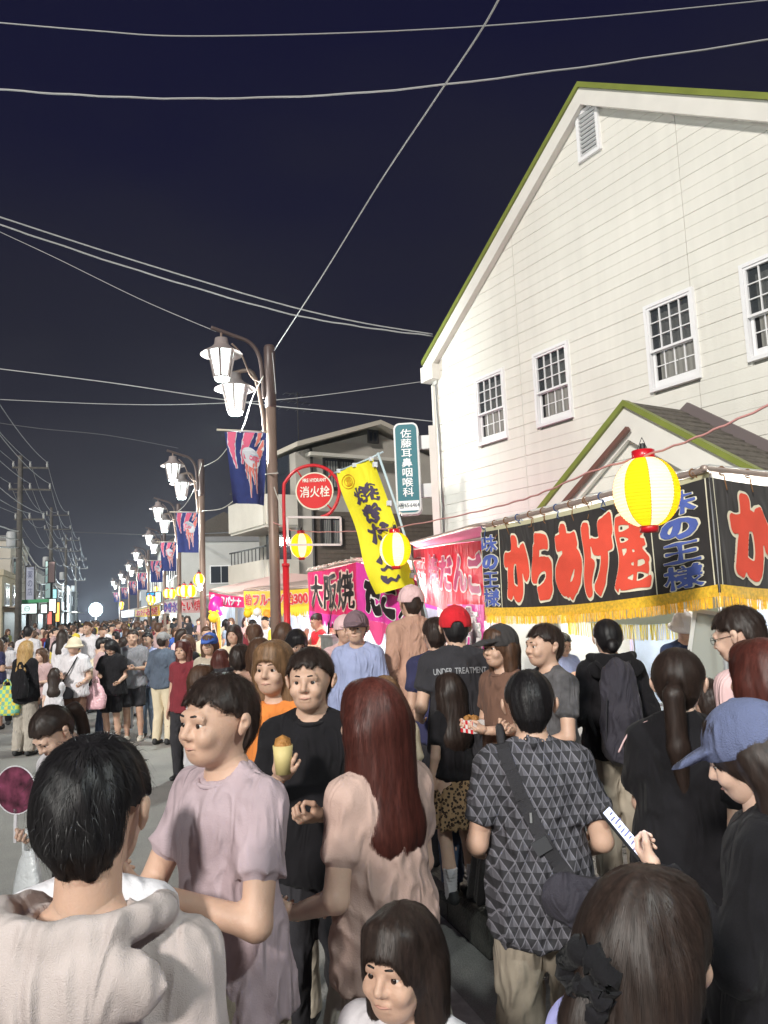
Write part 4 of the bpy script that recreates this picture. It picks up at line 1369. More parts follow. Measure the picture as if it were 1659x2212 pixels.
building('low beige building with flat roof beside the first utility pole', -14.5, -5.75, 43.5, 49.5, 4.4, M_BEIGE, side=-1, nwin=2, roofm=M_BEIGE)
building('taller grey building behind the low beige one', -17, -6.3, 51, 60, 6.9, M_STUC2, side=-1, nwin=3, floors=2, roofm=M_DUSK)
building('pale shop building past the second utility pole on the left', -15, -6.0, 63, 72, 5.6, M_PALE, side=-1, nwin=3, roofm=M_DUSK)
building('grey gabled building further down the left side', -15, -6.0, 75, 86, 5.0, M_DUSK, side=-1, nwin=3, gable=True)
building('pale flat building far down the left side', -15, -6.0, 89, 102, 5.6, M_PALE, side=-1, nwin=3, roofm=M_DUSK)
building('dark building at the far left end of the street', -15, -6.0, 105, 122, 5.5, M_DUSK, side=-1, nwin=3)
building('white two-storey building with rail next to the apartment block', 3.2, 12, 47, 57, 6.3, M_PALE, side=1, nwin=4, roofm=M_DUSK)
building('white building with dark shutters beyond the second lamp post', 3.0, 12, 60, 70, 7.2, M_PALE, side=1, nwin=3, gable=True)
building('grey building further down the right side', 3.2, 12, 73, 86, 6.4, M_DUSK, side=1, nwin=3, gable=True)
building('pale building far down the right side', 3.2, 12, 89, 104, 6.8, M_PALE, side=1, nwin=3)
building('dark building at the far right end of the street', 2.5, 12, 107, 125, 6, M_DUSK, side=1, nwin=3, gable=True)

# ================================================================== utility poles and overhead cables
M_CONC = mat('pole_concrete', (.11, .10, .09), .85, var=.25, vscale=5, bump=.2)
M_WIRE = mat('wire_gray', (.42, .42, .42), .45)
M_WIRED = mat('wire_dark', (.10, .10, .11), .6)
M_CER = mat('insulator', (.40, .40, .39), .3)
M_WIREU = mat('wire_utility', (.20, .20, .21), .55)
pole_heads = []
def utility_pole(x, y, H, label, lean=0.0):
    t = thing('utility_pole', label, 'utility pole', (x, y, 0), 0, 'utility poles on the left of the street')
    MB().tube([(0, 0, 0), (lean, 0, H)], [.17, .11], 12).build('pole', M_CONC, t)
    heads = []
    for z, w in ((H - .6, 1.1), (H - 1.7, 1.3), (H - 3.2, .9)):
        a = MB().box((.45, 0, z), (w * 1.5, .08, .08)).build('crossarm', M_CONC, t)
        for k in range(3):
            xx = .45 - w * .7 + k * w * .7
            MB().lathe([(.001, .30), (.05, .28), (.035, .2), (.06, .14), (.04, .05), (.04, .0)], (xx, 0, z + .04), n=8).build('insulator', M_CER, a)
            heads.append(Vector((x + xx, y, z + .3)))
    b = MB(); b.lathe([(.001, 0), (.22, .02), (.24, .1), (.24, .7), (.2, .8), (.001, .82)], (-.35, 0, H - 4.6), n=12); b.build('transformer', mat('transformer_gray', (.42, .43, .44), .5), t)
    for z in np.arange(2.5, H - 1, .45):
        MB().tube([(-.28, 0, z), (.28, 0, z)], .012, 5, caps=True).build('step', M_CONC, t)
    pole_heads.append(heads)
    return t
utility_pole(-4.75, 41.5, 10.2, 'nearest concrete utility pole with crossarms, by the beige building')
utility_pole(-5.1, 64, 10.6, 'second utility pole with white crossarms and a transformer')
utility_pole(-5.3, 84, 10.5, 'third utility pole, far down the left side')
utility_pole(-5.5, 106, 10, 'farthest utility pole near the bright floodlight')
n_w = 0
def wire(pts, r, m=None, label=None, name='overhead_cable', grp=None):
    o = MB().tube(pts, r, 5).build(name, m or M_WIRE)
    tag(o, label, 'cable', grp)
    return o
near = [Vector((-5.3 + .45 + dx, 4, z)) for z in (10.6, 9.5, 8.0) for dx in (-.8, 0, .8)]
for i in range(9):
    L_ = ('dark', 'thin', 'pale')[i % 3]
    wire(sagline(near[i], pole_heads[0][i], .9 + .15 * (i % 3), 24), .016, M_WIREU, '%s power line from the left to the %s crossarm of the first utility pole' % (L_, ('top', 'middle', 'lowest')[i // 3]), grp='power lines along the left side')
for a, b_, gap_ in zip(pole_heads[:-1], pole_heads[1:], ('from the first to the second pole', 'from the second to the third pole', 'from the third to the farthest pole')):
    for i in range(0, 9, 1):
        wire(sagline(a[i], b_[i], .8 + .1 * (i % 2), 10), .016, M_WIREU, '%s power line on the %s crossarms %s' % (('leftmost', 'middle', 'rightmost')[i % 3], ('top', 'middle', 'lowest')[i // 3], gap_), grp='power lines between the utility poles')
for i, (z0, z1, r_) in enumerate(((6.6, 6.4, .045), (6.0, 6.0, .035), (5.4, 5.6, .05), (4.9, 5.1, .025))):
    wire(sagline((-4.9, 6, z0 + .8), (-4.8, 41.4, z1), 1.0, 24, .01), r_ * .7, M_WIRE, '%s telephone cable sagging to the first utility pole' % ('thick', 'slim', 'thickest', 'thinnest')[i], grp='telephone cables on the left')
    wire(sagline((-4.8, 41.6, z1), (-5.15, 63.9, z0 - .4), .9, 16, .01), r_, M_WIRE, '%s telephone cable between the first two utility poles' % ('thick', 'slim', 'thickest', 'thinnest')[i], grp='telephone cables on the left')
    wire(sagline((-5.15, 64.1, z0 - .4), (-5.3, 84, z0 - .7), .9, 10, .01), r_, M_WIRE, '%s far telephone cable between the second and third utility poles' % ('thick', 'slim', 'thickest', 'thinnest')[i], grp='telephone cables on the left')
# cables across the sky (points seen in the picture, each at its own distance)
def sky_cable(pts, r, label, m=None, wig=0.0):
    P = [at(*p) for p in pts]
    out = []
    n = len(P)
    for i in range(n - 1):
        p0, p1, p2, p3 = P[max(i - 1, 0)], P[i], P[i + 1], P[min(i + 2, n - 1)]
        for k in range(8):
            t = k / 8
            out.append(.5 * ((2 * p1) + (p2 - p0) * t + (2 * p0 - 5 * p1 + 4 * p2 - p3) * t * t + (3 * p1 - p0 - 3 * p2 + p3) * t ** 3))
    out.append(P[-1])
    if wig:
        out = [p + Vector((0, 0, wig * math.sin(i * 1.7))) for i, p in enumerate(out)]
    return wire(out, r, m or M_WIRE, label)
sky_cable([(-80, 42, 13), (200, 66, 13), (415, 78, 13), (850, 67, 13), (1250, 40, 13), (1740, -8, 13)], .011, 'uppermost thin cable crossing the sky near the top')
sky_cable([(-80, 186, 11), (150, 204, 11), (430, 213, 11), (800, 199, 11), (1250, 146, 11), (1740, 74, 11)], .014, 'twisted cable crossing the sky below the top one', wig=.006)
sky_cable([(1100, -45, 6.0), (1040, 65, 6.5), (940, 215, 7.5), (820, 395, 9), (700, 590, 10.5), (592, 757, 12)], .009, 'straight steep cable coming down to the top of the nearest lamp post')
sky_cable([(-80, 442, 16), (0, 469, 16), (300, 566, 17), (600, 655, 18), (780, 697, 18.5), (935, 722, 19)], .018, 'upper of two parallel cables descending to the house eave')
sky_cable([(-80, 462, 16), (0, 486, 16), (300, 585, 17), (600, 672, 18), (780, 706, 18.5), (935, 726, 19)], .02, 'lower of two parallel cables descending to the house eave', wig=.008)
sky_cable([(-80, 462, 15), (0, 501, 15), (120, 557, 15), (300, 645, 14), (466, 716, 12.3)], .007, 'thin cable descending to the arm of the nearest lamp post')
sky_cable([(-80, 787, 22), (0, 797, 22), (240, 827, 22), (460, 860, 22), (600, 878, 22), (780, 894, 22), (940, 911, 22)], .016, 'long cable passing behind the lamp heads towards the sign post')
sky_cable([(-80, 858, 24), (0, 863, 24), (240, 873, 24), (420, 873, 24), (640, 860, 24), (930, 822, 24)], .012, 'faint flat cable behind the lower lamp head')
sky_cable([(-60, 905, 40), (80, 925, 40), (230, 940, 40), (385, 968, 40)], .02, 'faint distant cable above the first utility pole', M_WIRED)
sky_cable([(130, 1148, 60), (330, 1155, 50), (500, 1150, 40)], .03, 'faint distant cable behind the small lamps', M_WIRED)

# ================================================================== lamp posts
M_PANEL = mat('lamp_glass', (.9, .95, .95), .3, emit=(.88, 1.0, .98), es=4.0)
M_LAMPTOP = mat('lamp_hood', (.30, .25, .24), .55, var=.08)
M_NAVY = mat('flag_navy', (.030, .048, .20), .8, var=.12, sheen=.1)
M_PINK = mat('flag_pink', (.80, .16, .28), .8)
M_SALM = mat('flag_salmon', (.78, .22, .19), .8)
M_FWHT = mat('flag_white', (.72, .76, .82), .8)
def smooth_pts(P, n=6):
    P = [Vector(p) for p in P]; out = []
    m_ = len(P)
    for i in range(m_ - 1):
        p0, p1, p2, p3 = P[max(i - 1, 0)], P[i], P[i + 1], P[min(i + 2, m_ - 1)]
        for k in range(n):
            t = k / n
            out.append(.5 * ((2 * p1) + (p2 - p0) * t + (2 * p0 - 5 * p1 + 4 * p2 - p3) * t * t + (3 * p1 - p0 - 3 * p2 + p3) * t ** 3))
    out.append(P[-1]); return out
def lamp_head(c, t, s=0.0):
    """hexagonal lantern hanging at c (top of the hood)"""
    c = Vector(c)
    h_ = MB().lathe([(.001, .02), (.10, .0), (.115, -.10), (.16, -.15), (.32, -.25), (.335, -.265), (.32, -.262), (.17, -.19), (.12, -.16), (.001, -.16)], c, n=28).build('lamp_hood', M_LAMPTOP, t)
    n = 6; z0, z1, r0, r1 = -.20, -.63, .215, .125
    fr = MB()
    def pt(k, f, r_off=0.0):
        a = 2 * math.pi * k / n + .26
        rr = r0 + (r1 - r0) * f + r_off
        return c + Vector((rr * math.cos(a), rr * math.sin(a), z0 + (z1 - z0) * f))
    for k in range(n):
        fr.bar(pt(k, 0), pt(k, 1), .034, .034)
        fr.bar(pt(k, 1), pt(k + 1, 1), .022, .022); fr.bar(pt(k, 0), pt(k + 1, 0), .022, .022)
    f_ = fr.build('lamp_frame', M_LAMPTOP, t)
    for k in range(n):
        q = [pt(k, .02, -.006), pt(k + 1, .02, -.006), pt(k + 1, .97, -.006), pt(k, .97, -.006)]
        MB().poly(q).build('panel', M_PANEL, f_)
    MB().lathe([(.125, -.63), (.105, -.69), (.001, -.70)], c, n=6).build('panel', M_PANEL, f_)
    if not s: return
    ld = bpy.data.lights.new('lamp_light', 'POINT'); ld.energy = 620 * s; ld.color = (.90, 1.0, .96); ld.shadow_soft_size = .14
    lo_ = bpy.data.objects.new('lamp_light', ld); col.objects.link(lo_); lo_.parent = t; lo_.location = c + Vector((-.12, 0, -1.05))
def flag_fn(x0, x1, z0, z1, wind, ph=0.0):
    """cloth hanging from a rod: a across, b down; the free lower corner is blown and gathered"""
    def F(a, b, off=0.0):
        b = max(0, min(1.02, b))
        gather = 1 - .30 * b * wind
        x = x1 - (x1 - x0) * a * gather - (.0)
        y = wind * (.35 * b * b + .07 * math.sin(a * 7 + b * 3 + ph) * b) + .012 * math.sin(a * 15 + b * 2 + ph)
        z = z0 - (z0 - z1) * b * (1 - .06 * wind * (1 - a)) - wind * .12 * (1 - a) * b
        return Vector((x, y - off, z))
    return F
def drip(F, pts, off, mb, mi):
    """flat printed shape given in flag coordinates (a from the pole outwards, b down)"""
    mb.add([F(1 - p[0], p[1], off) for p in pts], [tuple(range(len(pts)))], mi)
def ribbon(F, path, widths, off, mb, mi, seed=0):
    r = random.Random(seed); L_, R_ = [], []
    n = len(path)
    fine = []
    for i in range(n - 1):
        for k in range(5):
            t = k / 5; fine.append((path[i][0] + (path[i + 1][0] - path[i][0]) * t, path[i][1] + (path[i + 1][1] - path[i][1]) * t, widths[i] + (widths[i + 1] - widths[i]) * t))
    fine.append((*path[-1], widths[-1]))
    vs, fs = [], []
    for i, (x, y, w) in enumerate(fine):
        j = r.uniform(-.012, .012) if 0 < i < len(fine) - 1 else 0
        vs.append(F(1 - (x - w / 2 + j), y, off)); vs.append(F(1 - (x + w / 2 + j), y, off))
    fs = [(2 * i, 2 * i + 1, 2 * i + 3, 2 * i + 2) for i in range(len(fine) - 1)]
    mb.add(vs, fs, mi, True)
def street_flag(t, x0, x1, z0, z1, wind, ph, detail=True):
    F = flag_fn(x0, x1, z0, z1, wind, ph)
    cl = MB(); cl.grid(lambda a, b: F(a, b), 26, 34)
    f_ = cl.build('cloth', M_NAVY, t)
    f_.data.materials.append(M_PINK)
    p = MB()
    specs = [([(.17, 0), (.12, .18), (.14, .34), (.20, .52)], [.20, .16, .08, .02]), ([(.60, 0), (.50, .14), (.40, .30), (.36, .46)], [.24, .20, .13, .03]),
             ([(.86, .0), (.80, .12), (.72, .2)], [.10, .08, .02]), ([(.93, .10), (.86, .24), (.78, .36), (.72, .46)], [.02, .14, .15, .04])]
    for i, (pa, w) in enumerate(specs):
        ribbon(F, pa, [q + .035 for q in w], .008, p, 2, i); ribbon(F, pa, w, .012, p, 0 if i < 2 else 1, i + 9)
    for i, (x, y0, y1, w) in enumerate(((.46, .42, .66, .05), (.56, .44, .92, .07), (.66, .44, .74, .05), (.74, .42, .86, .06), (.50, .4, .56, .06), (.62, .46, .6, .05))):
        pa = [(x, y0), (x - .01, (y0 + y1) / 2), (x + .015, y1)]
        ribbon(F, pa, [w + .03, w + .02, .03], .008, p, 2, i + 20); ribbon(F, pa, [w, w * .7, .012], .012, p, 1, i + 40)
    # oval cap emblem with lettering
    vs = [F(1 - (.60 + .24 * math.cos(2 * math.pi * k / 28)), .36 + .14 * math.sin(2 * math.pi * k / 28) + .05 * math.cos(2 * math.pi * k / 28), .016) for k in range(28)]
    p.add(vs, [tuple(range(28))], 2)
    text_box('Lions', (.40, .40, .82, .30), lambda x, y, o: F(1 - x, y + .1 * (x - .6), .020), mb=p, mi=0, bold=.03)
    e_ = [F(1 - (.60 + .2 * math.cos(a)), .29 + .03 * math.sin(a) + .04 * math.cos(a), .019) for a in [k * math.pi / 8 for k in range(16)]]
    p.add(e_, [tuple(range(16))], 3)
    p.build('print', [M_PINK, M_SALM, M_FWHT, mat('flag_ice', (.45, .58, .68), .8)], t)
M_ROPE = mat('rope_white', (.60, .58, .52), .8)
def lamp_post(x, y, label, near_=True, wind=.3, side=-1):
    t = thing('lamp_post', label, 'lamp post', (x, y, .2), 0, 'lamp posts down the right side of the street')
    H = 6.05 if near_ else 6.05
    MB().tube([(0, 0, 0), (0, 0, H - 1.0)], .082, 14).build('pole', M_POST, t)
    MB().tube([(0, 0, H - 1.0), (0, 0, H), (0, 0, H + .03)], [.090, .090, .07], 14).build('pole_cap', mat('post_cap', (.10, .07, .065), .4), t)
    MB().box((-.02, 0, 1.0), (.26, .26, .5)).build('base_box', M_POST, t)
    # upper arm and brace
    MB().tube(smooth_pts([(-.10, 0, H - .85), (-.12, 0, H - .5), (-.17, 0, H - .15), (-.32, 0, H + .06), (-.6, 0, H + .16), (-.92, 0, H + .26)]), .034, 8).build('arm', mat('post_cap', (.10, .07, .065), .4), t)
    MB().tube(smooth_pts([(-.10, .05, H - 1.5), (-.12, .06, H - 1.05), (-.24, .2, H - .38), (-.52, .42, H - .33)]), .034, 8).build('arm', M_POST, t)
    MB().tube(smooth_pts([(-.10, 0, H - .6), (-.3, 0, H - .5), (-.45, 0, H - .15), (-.6, 0, H + .02)]), .016, 6).build('scroll', M_POST, t)
    MB().tube([(-.76, 0, H + .21), (-.76, 0, H + .02)], .02, 6).build('hanger', M_POST, t)
    lamp_head((-.76, 0, H + .09), t)
    lamp_head((-.50, .42, H - .34), t, 1.0 if near_ else .8)
    zr = 4.65 if near_ else 4.6
    MB().tube([(-.05, 0, zr), (-.86, -.06, zr)], .017, 8).build('flag_rod', mat('rod_pale', (.62, .56, .45), .5), t)
    fl = thing('flag', 'navy banner with pink drips hanging from the %s lamp post' % (label.split()[0] if 'camera' not in label else label[-5:].strip() + ' side'), 'banner', (x, y - .06, .2), 0, 'navy banners on the lamp posts')
    street_flag(fl, -.74 if near_ else -.70, -.10, zr - .03, zr - 1.10, wind, y)
    return t
ysl = [11.9, 21.5, 30.5, 41, 52.5, 65, 79, 95]
names = ['nearest', 'second', 'third', 'fourth', 'fifth', 'sixth', 'seventh', 'farthest']
for i, (yy, nm) in enumerate(zip(ysl, names)):
    lamp_post(2.26 if i == 0 else (2.1 - .0004 * (yy - 20) ** 2 * (i > 3)), yy, '%s brown lamp post with two lit lanterns and a navy banner' % nm, near_=(i == 0), wind=.75 if i == 0 else (.15 + .1 * (i % 3)))
for (xx, yy, lb) in ((2.2, -1.5, 'brown lamp post with two lit lanterns just behind the camera on the right'), (-5.35, -.5, 'brown lamp post with two lit lanterns behind the camera on the left')):
    lamp_post(xx, yy, lb, near_=False, wind=.1)  # unseen posts added to fill the foreground with light from above
# cords looping between the posts
sky_cable([(588, 762, 12), (592, 800, 12), (596, 850, 11.9)], .007, 'cord running down beside the top of the nearest lamp post')
sky_cable([(569, 812, 12), (545, 860, 12.3), (524, 925, 13), (497, 960, 15), (470, 992, 18), (441, 1007, 20.8)], .008, 'white cord looping from the nearest lamp post to the second one', M_ROPE)
sky_cable([(600, 1022, 11.8), (560, 1030, 12.5), (520, 1068, 14), (480, 1098, 17), (437, 1104, 20.8)], .011, 'lower white rope looping from the nearest lamp post to the second one', M_ROPE)
sky_cable([(592, 1052, 11.7), (600, 1075, 11.7), (612, 1110, 11.6)], .010, 'loose white rope end tied to the nearest lamp post', M_ROPE)
sky_cable([(436, 1000, 20.8), (420, 1055, 22), (400, 1090, 25), (384, 1105, 29.5)], .008, 'white cord looping from the second lamp post to the third', M_ROPE)

# ================================================================== far floodlight and far signs
fl = thing('floodlight', 'glaring white floodlight at the far end of the street', 'floodlight', tuple(Vector(at(207, 1317, 92)) * Vector((1, 1, 0)) if False else (at(207, 1317, 92).x, at(207, 1317, 92).y, 0)))
zf = at(207, 1317, 92).z
MB().tube([(0, 0, 0), (0, 0, zf)], .08, 8).build('mast', M_CONC, fl)
MB().lathe([(.001, .85), (.45, .7), (.75, .3), (.75, -.3), (.45, -.7), (.001, -.85)], (0, 0, zf), n=20).build('globe', mat('floodlight_glow', (1, 1, 1), .5, emit=(.72, .93, 1.0), es=9), fl)
ld = bpy.data.lights.new('flood', 'POINT'); ld.energy = 9000; ld.color = (.75, .93, 1.0); ld.shadow_soft_size = .8
lo_ = bpy.data.objects.new('flood_light', ld); col.objects.link(lo_); lo_.parent = fl; lo_.location = (0, -1.6, zf)

def glow(name, c, s): return mat(name, c, .5, emit=c, es=s)
def board(label, u, v, d, w, h_, m, legs=True, frame=None, text=None, tm=None, cat='sign', tdir=1, vertical=False):
    p = at(u, v, d)
    t = thing('sign', label, cat, (p.x, p.y, 0), -YAW * .6)
    z = p.z
    fr = MB().box((0, 0, z), (w + .12, .14, h_ + .12)).build('frame', frame or M_RAIL, t)
    MB().box((0, -.075, z), (w, .02, h_)).build('panel', m, t)
    if legs: MB().box((0, .03, (z - h_ / 2) / 2), (.14, .12, z - h_ / 2)).build('post', M_RAIL, t)
    if text:
        b = MB(); text_box(text, (-w * .35, -h_ * .38, w * .35, h_ * .38), lambda x, y, o: Vector((x, -.09, z + y)), mb=b, vertical=vertical, bold=.02)
        b.build('lettering', tm or M_RAIL, t)
    return t
M_SGW = glow('sign_white_lit', (.80, .95, .92), 1.1)
sg_ = board('lit white shop sign with round emblem beside the first utility pole', 60, 1315, 38, .86, .46, M_SGW)
zz_ = at(60, 1315, 38).z
MB().box((.25, -.05, zz_ + .36), (1.5, .3, .16)).build('green_strip', mat('sign_green', (.05, .28, .12), .5), sg_)
b2 = MB(); b2.tube([(.0 + .12 * math.cos(a), -.095, zz_ + .12 * math.sin(a)) for a in [i * math.pi / 8 for i in range(17)]], .014, 5); b2.tube([(-.09, -.095, zz_), (.09, -.095, zz_)], .014, 5); b2.build('emblem', mat('emblem_gray', (.2, .35, .35), .5), sg_)
board('smaller lit white panel right of the first utility pole', 96, 1315, 38, .26, .40, M_SGW)
board('tall pale vertical shop sign left of the first utility pole', 66, 1260, 39, .36, 1.65, mat('sign_violet', (.34, .36, .46), .6), text='薬の店', tm=mat('sign_faded', (.12, .13, .2), .6), vertical=True)
board('faded pink vertical sign between the utility poles', 112, 1236, 55, .40, 1.45, mat('sign_pinkish', (.55, .38, .38), .6))
board('pale green vertical sign behind the pink one', 104, 1252, 57, .34, 2.7, glow('sign_mint', (.45, .62, .60), .5))
board('bright white upright light box above the crowd on the left', 114, 1309, 46, .34, .8, glow('sign_bright', (1, 1, 1), 2.0))
board('yellow and orange upright light box on the left', 125, 1322, 49, .22, 1.2, glow('sign_amber', (1, .55, .12), 1.3))
board('small cyan lit sign in the distance', 118, 1290, 60, .3, 1.2, glow('sign_cyan', (.5, .95, 1.0), 1.0))
board('small red and white lit panel above the crowd on the left', 108, 1335, 44, .22, .7, glow('sign_red', (.9, .25, .2), 1.0))
board('round-cornered blue street sign among the far lanterns', 326, 1286, 48, .42, .3, glow('sign_blue', (.02, .30, .62), .8))
board('white upright lit sign beyond the second lamp post', 366, 1256, 55, .43, .85, glow('sign_milk', (.75, .88, .95), .8))
board('pale blue lit sign beyond the third lamp post', 340, 1300, 58, .5, 1.4, glow('sign_sky', (.55, .85, .95), .8))

# ================================================================== vertical sign of the clinic and its post
M_TEAL = mat('sign_teal', (.03, .15, .18), .5, emit=(.03, .15, .18), es=.25)
M_SILV = mat('sign_silver', (.60, .60, .60), .35, metal=.5)
M_WLET = mat('letter_white', (.85, .86, .86), .5, emit=(.85, .86, .86), es=.2)
ds = 11.3
c0 = at(881, 1013, ds)
top = at(877, 914, ds).z; bot_ = at(877, 1114, ds).z
wv = abs((at(911, 1010, ds) - at(858, 1010, ds)).length)
cs = thing('clinic_sign', 'tall teal sign box with white vertical characters on a white post', 'sign', (c0.x, c0.y, 0), -YAW - R(6))
hz = top - bot_; cz = (top + bot_) / 2
b = MB(); rr = .09
def rrect(w, h_, r_, n=5):
    out = []
    for (sx, sy, a0) in ((1, 1, 0), (-1, 1, 90), (-1, -1, 180), (1, -1, 270)):
        for k in range(n + 1):
            a = R(a0 + 90 * k / n); out.append((sx * (w / 2 - r_) + r_ * math.cos(a), sy * (h_ / 2 - r_) + r_ * math.sin(a)))
    return out
b.poly([(x, -.10, cz + y) for x, y in rrect(wv, hz, rr)], (0, .24, 0)); b.build('case', M_SILV, cs)
MB().poly([(x, -.106, cz + y) for x, y in rrect(wv - .05, hz - .05, rr - .02)]).build('face', M_TEAL, cs)
zl = cz - hz / 2
MB().poly([(-wv / 2 + .03, -.110, zl + .05), (wv / 2 - .03, -.110, zl + .05), (wv / 2 - .03, -.110, zl + hz * .145), (-wv / 2 + .03, -.110, zl + hz * .145)]).build('number_strip', mat('strip_white', (.7, .75, .75), .5, emit=(.7, .75, .75), es=.2), cs)
b = MB(); text_box('佐藤耳鼻咽喉科', (-wv * .22, zl + hz * .19, wv * .22, zl + hz * .93), lambda x, y, o: Vector((x, -.112, y)), mb=b, vertical=True, bold=.02); b.build('lettering', M_WLET, cs)
b = MB(); text_box('☎65-6464', (-wv * .42, zl + hz * .065, wv * .42, zl + hz * .125), lambda x, y, o: Vector((x, -.114, y)), mb=b, bold=.01); b.build('number_lettering', mat('ink_dark', (.03, .05, .07), .5), cs)
b = MB(); px_ = wv / 2 + .20
b.box((px_, .05, (at(925, 918, ds).z) / 2), (.10, .10, at(925, 918, ds).z)); b.build('post', M_TRIM, cs)
for zz_ in (top - .28, bot_ + .35): MB().box((wv / 2 + .08, .05, zz_), (.30, .09, .20)).build('bracket', M_SILV, cs)

# ================================================================== fire hydrant sign
M_RED = mat('hydrant_red', (.62, .02, .03), .35, coat=.3)
dh = 11.2
p0 = at(613, 1062, dh)
hs_ = thing('fire_hydrant_sign', 'round red fire hydrant sign in an arched red pole', 'sign', (p0.x, p0.y, .2), -YAW)
def loc_(u, v): return MW[hs_.name].inverted() @ at(u, v, dh)
base = loc_(627, 1345)
b = MB(); P_ = [Vector((0, 0, 0)), Vector((0, 0, 1.4)), loc_(617, 1180), loc_(613, 1062), loc_(618, 1038), loc_(640, 1014), loc_(675, 1004), loc_(708, 1014), loc_(729, 1038), loc_(733, 1062), loc_(727, 1088), loc_(712, 1110), loc_(694, 1118)]
for p in P_: p.y = 0
b.tube(smooth_pts(P_, 5), .025, 10); b.build('arch_pole', M_RED, hs_)
MB().tube([(0, 0, 0), (0, 0, loc_(624, 1225).z)], .047, 12).tube([(0, 0, loc_(624, 1225).z), (0, 0, loc_(624, 1218).z)], .056, 12).build('lower_pole', M_RED, hs_)
dc = loc_(679.5, 1061); rad = (loc_(720, 1061) - loc_(638, 1061)).length / 2
def disc(r_, y): return [(dc.x + r_ * math.cos(2 * math.pi * k / 48), y, dc.z + r_ * math.sin(2 * math.pi * k / 48)) for k in range(48)]
MB().poly(disc(rad, -.02), (0, .04, 0)).build('disc_rim', mat('rim_cream', (.80, .76, .60), .4), hs_)
MB().poly(disc(rad * .93, -.024)).build('disc_face', mat('disc_red', (.68, .02, .02), .4), hs_)
b = MB(); text_box('消火栓', (dc.x - rad * .76, dc.z - rad * .34, dc.x + rad * .80, dc.z + rad * .26), lambda x, y, o: Vector((x, -.030, y)), mb=b, bold=.028)
text_box('FIRE HYDRANT', (dc.x - rad * .60, dc.z + rad * .47, dc.x + rad * .64, dc.z + rad * .67), lambda x, y, o: Vector((x, -.030, y)), mb=b, bold=.03); b.build('lettering', mat('letter_cream', (.85, .82, .72), .5), hs_)
for (u, v, u2, v2) in ((640, 1014, 651, 1030), (716, 1023, 709, 1032), (716, 1100, 707, 1091)):
    a, c = loc_(u, v), loc_(u2, v2); a.y = c.y = 0; MB().tube([a, c], .014, 6).build('clip', M_RED, hs_)
b = MB(); f4 = [loc_(622, 1118), loc_(736, 1119), loc_(738, 1178), loc_(624, 1178)]
for p in f4: p.y = -.01
for i in range(4): b.bar(f4[i], f4[(i + 1) % 4], .03, .03, up=(0, 1, 0))
b.build('empty_frame', mat('frame_pale', (.70, .62, .60), .4), hs_)

# ================================================================== tilted yellow nobori flag
M_YEL = mat('flag_yellow', (.88, .78, .03), .75, var=.05, vscale=5)
M_VIOL = mat('flag_ink', (.075, .055, .10), .7)
dn = 9.6
TL, TR, BR, BL = at(727, 1019, dn + .3), at(806, 990, dn - .1), at(897, 1262, dn - .2), at(812, 1284, dn + .15)
nb_ = thing('nobori_flag', 'tilted yellow banner flag with brushed characters on a slanting pole', 'flag', (at(897, 1262, dn).x, at(897, 1262, dn).y, .2))
nrm = (TR - TL).cross(BL - TL).normalized()
if nrm.dot(-ray(830, 1100)) < 0: nrm = -nrm
def NF(a, b_, off=0.0):       # a 0..1 left-right, b 0..1 bottom-top
    p = (TL * (1 - a) + TR * a) * b_ + (BL * (1 - a) + BR * a) * (1 - b_)
    w = .035 * math.sin(b_ * 9 + a * 3) * (1 - a) + .02 * math.sin(a * 9 + b_ * 4)
    return p + nrm * (off + w)
b = MB(); b.grid(lambda x, y: NF(x, y), 18, 44); b.build('cloth', M_YEL, nb_, world=True)
b = MB(); text_box('焼きだんご', (.26, .06, .86, .84), NF, .010, mb=b, vertical=True, bold=.055, wob=.012)
b.build('lettering', M_VIOL, nb_, world=True)
b = MB()
b.tube([NF(.24 + .17 * math.cos(a), .895 + .055 * math.sin(a), .01) for a in [k * math.pi / 12 for k in range(25)]], .004, 4)
b.tube([NF(.24 + .11 * math.cos(a), .895 + .036 * math.sin(a), .01) for a in [k * math.pi / 12 for k in range(25)]], .003, 4)
text_box('名', (.17, .89, .31, .925), NF, .012, mb=b, bold=.01); text_box('品', (.17, .862, .31, .888), NF, .012, mb=b, bold=.01)
b.build('seal', mat('seal_orange', (.75, .30, .02), .7), nb_, world=True)
b = MB(); b.tube([at(828, 976, dn - .1), at(800, 990, dn - .05), at(722, 1022, dn + .35)], .013, 8); b.tube([at(816, 978, dn - .12), at(853, 1085, dn - .2), at(905, 1262, dn - .25), at(925, 1345, dn - .3)], .016, 8); b.build('pole', mat('pole_blue_white', (.55, .68, .72), .4), nb_, world=True)
for t_ in (.05, .36, .66, .93):
    MB().box(NF(1.0, 1 - t_, 0), (.05, .05, .06)).build('loop', M_FWHT, nb_, world=True)
for a in (.05, .5, .95): MB().box(NF(a, 1.0), (.05, .04, .05)).build('loop', M_FWHT, nb_, world=True)

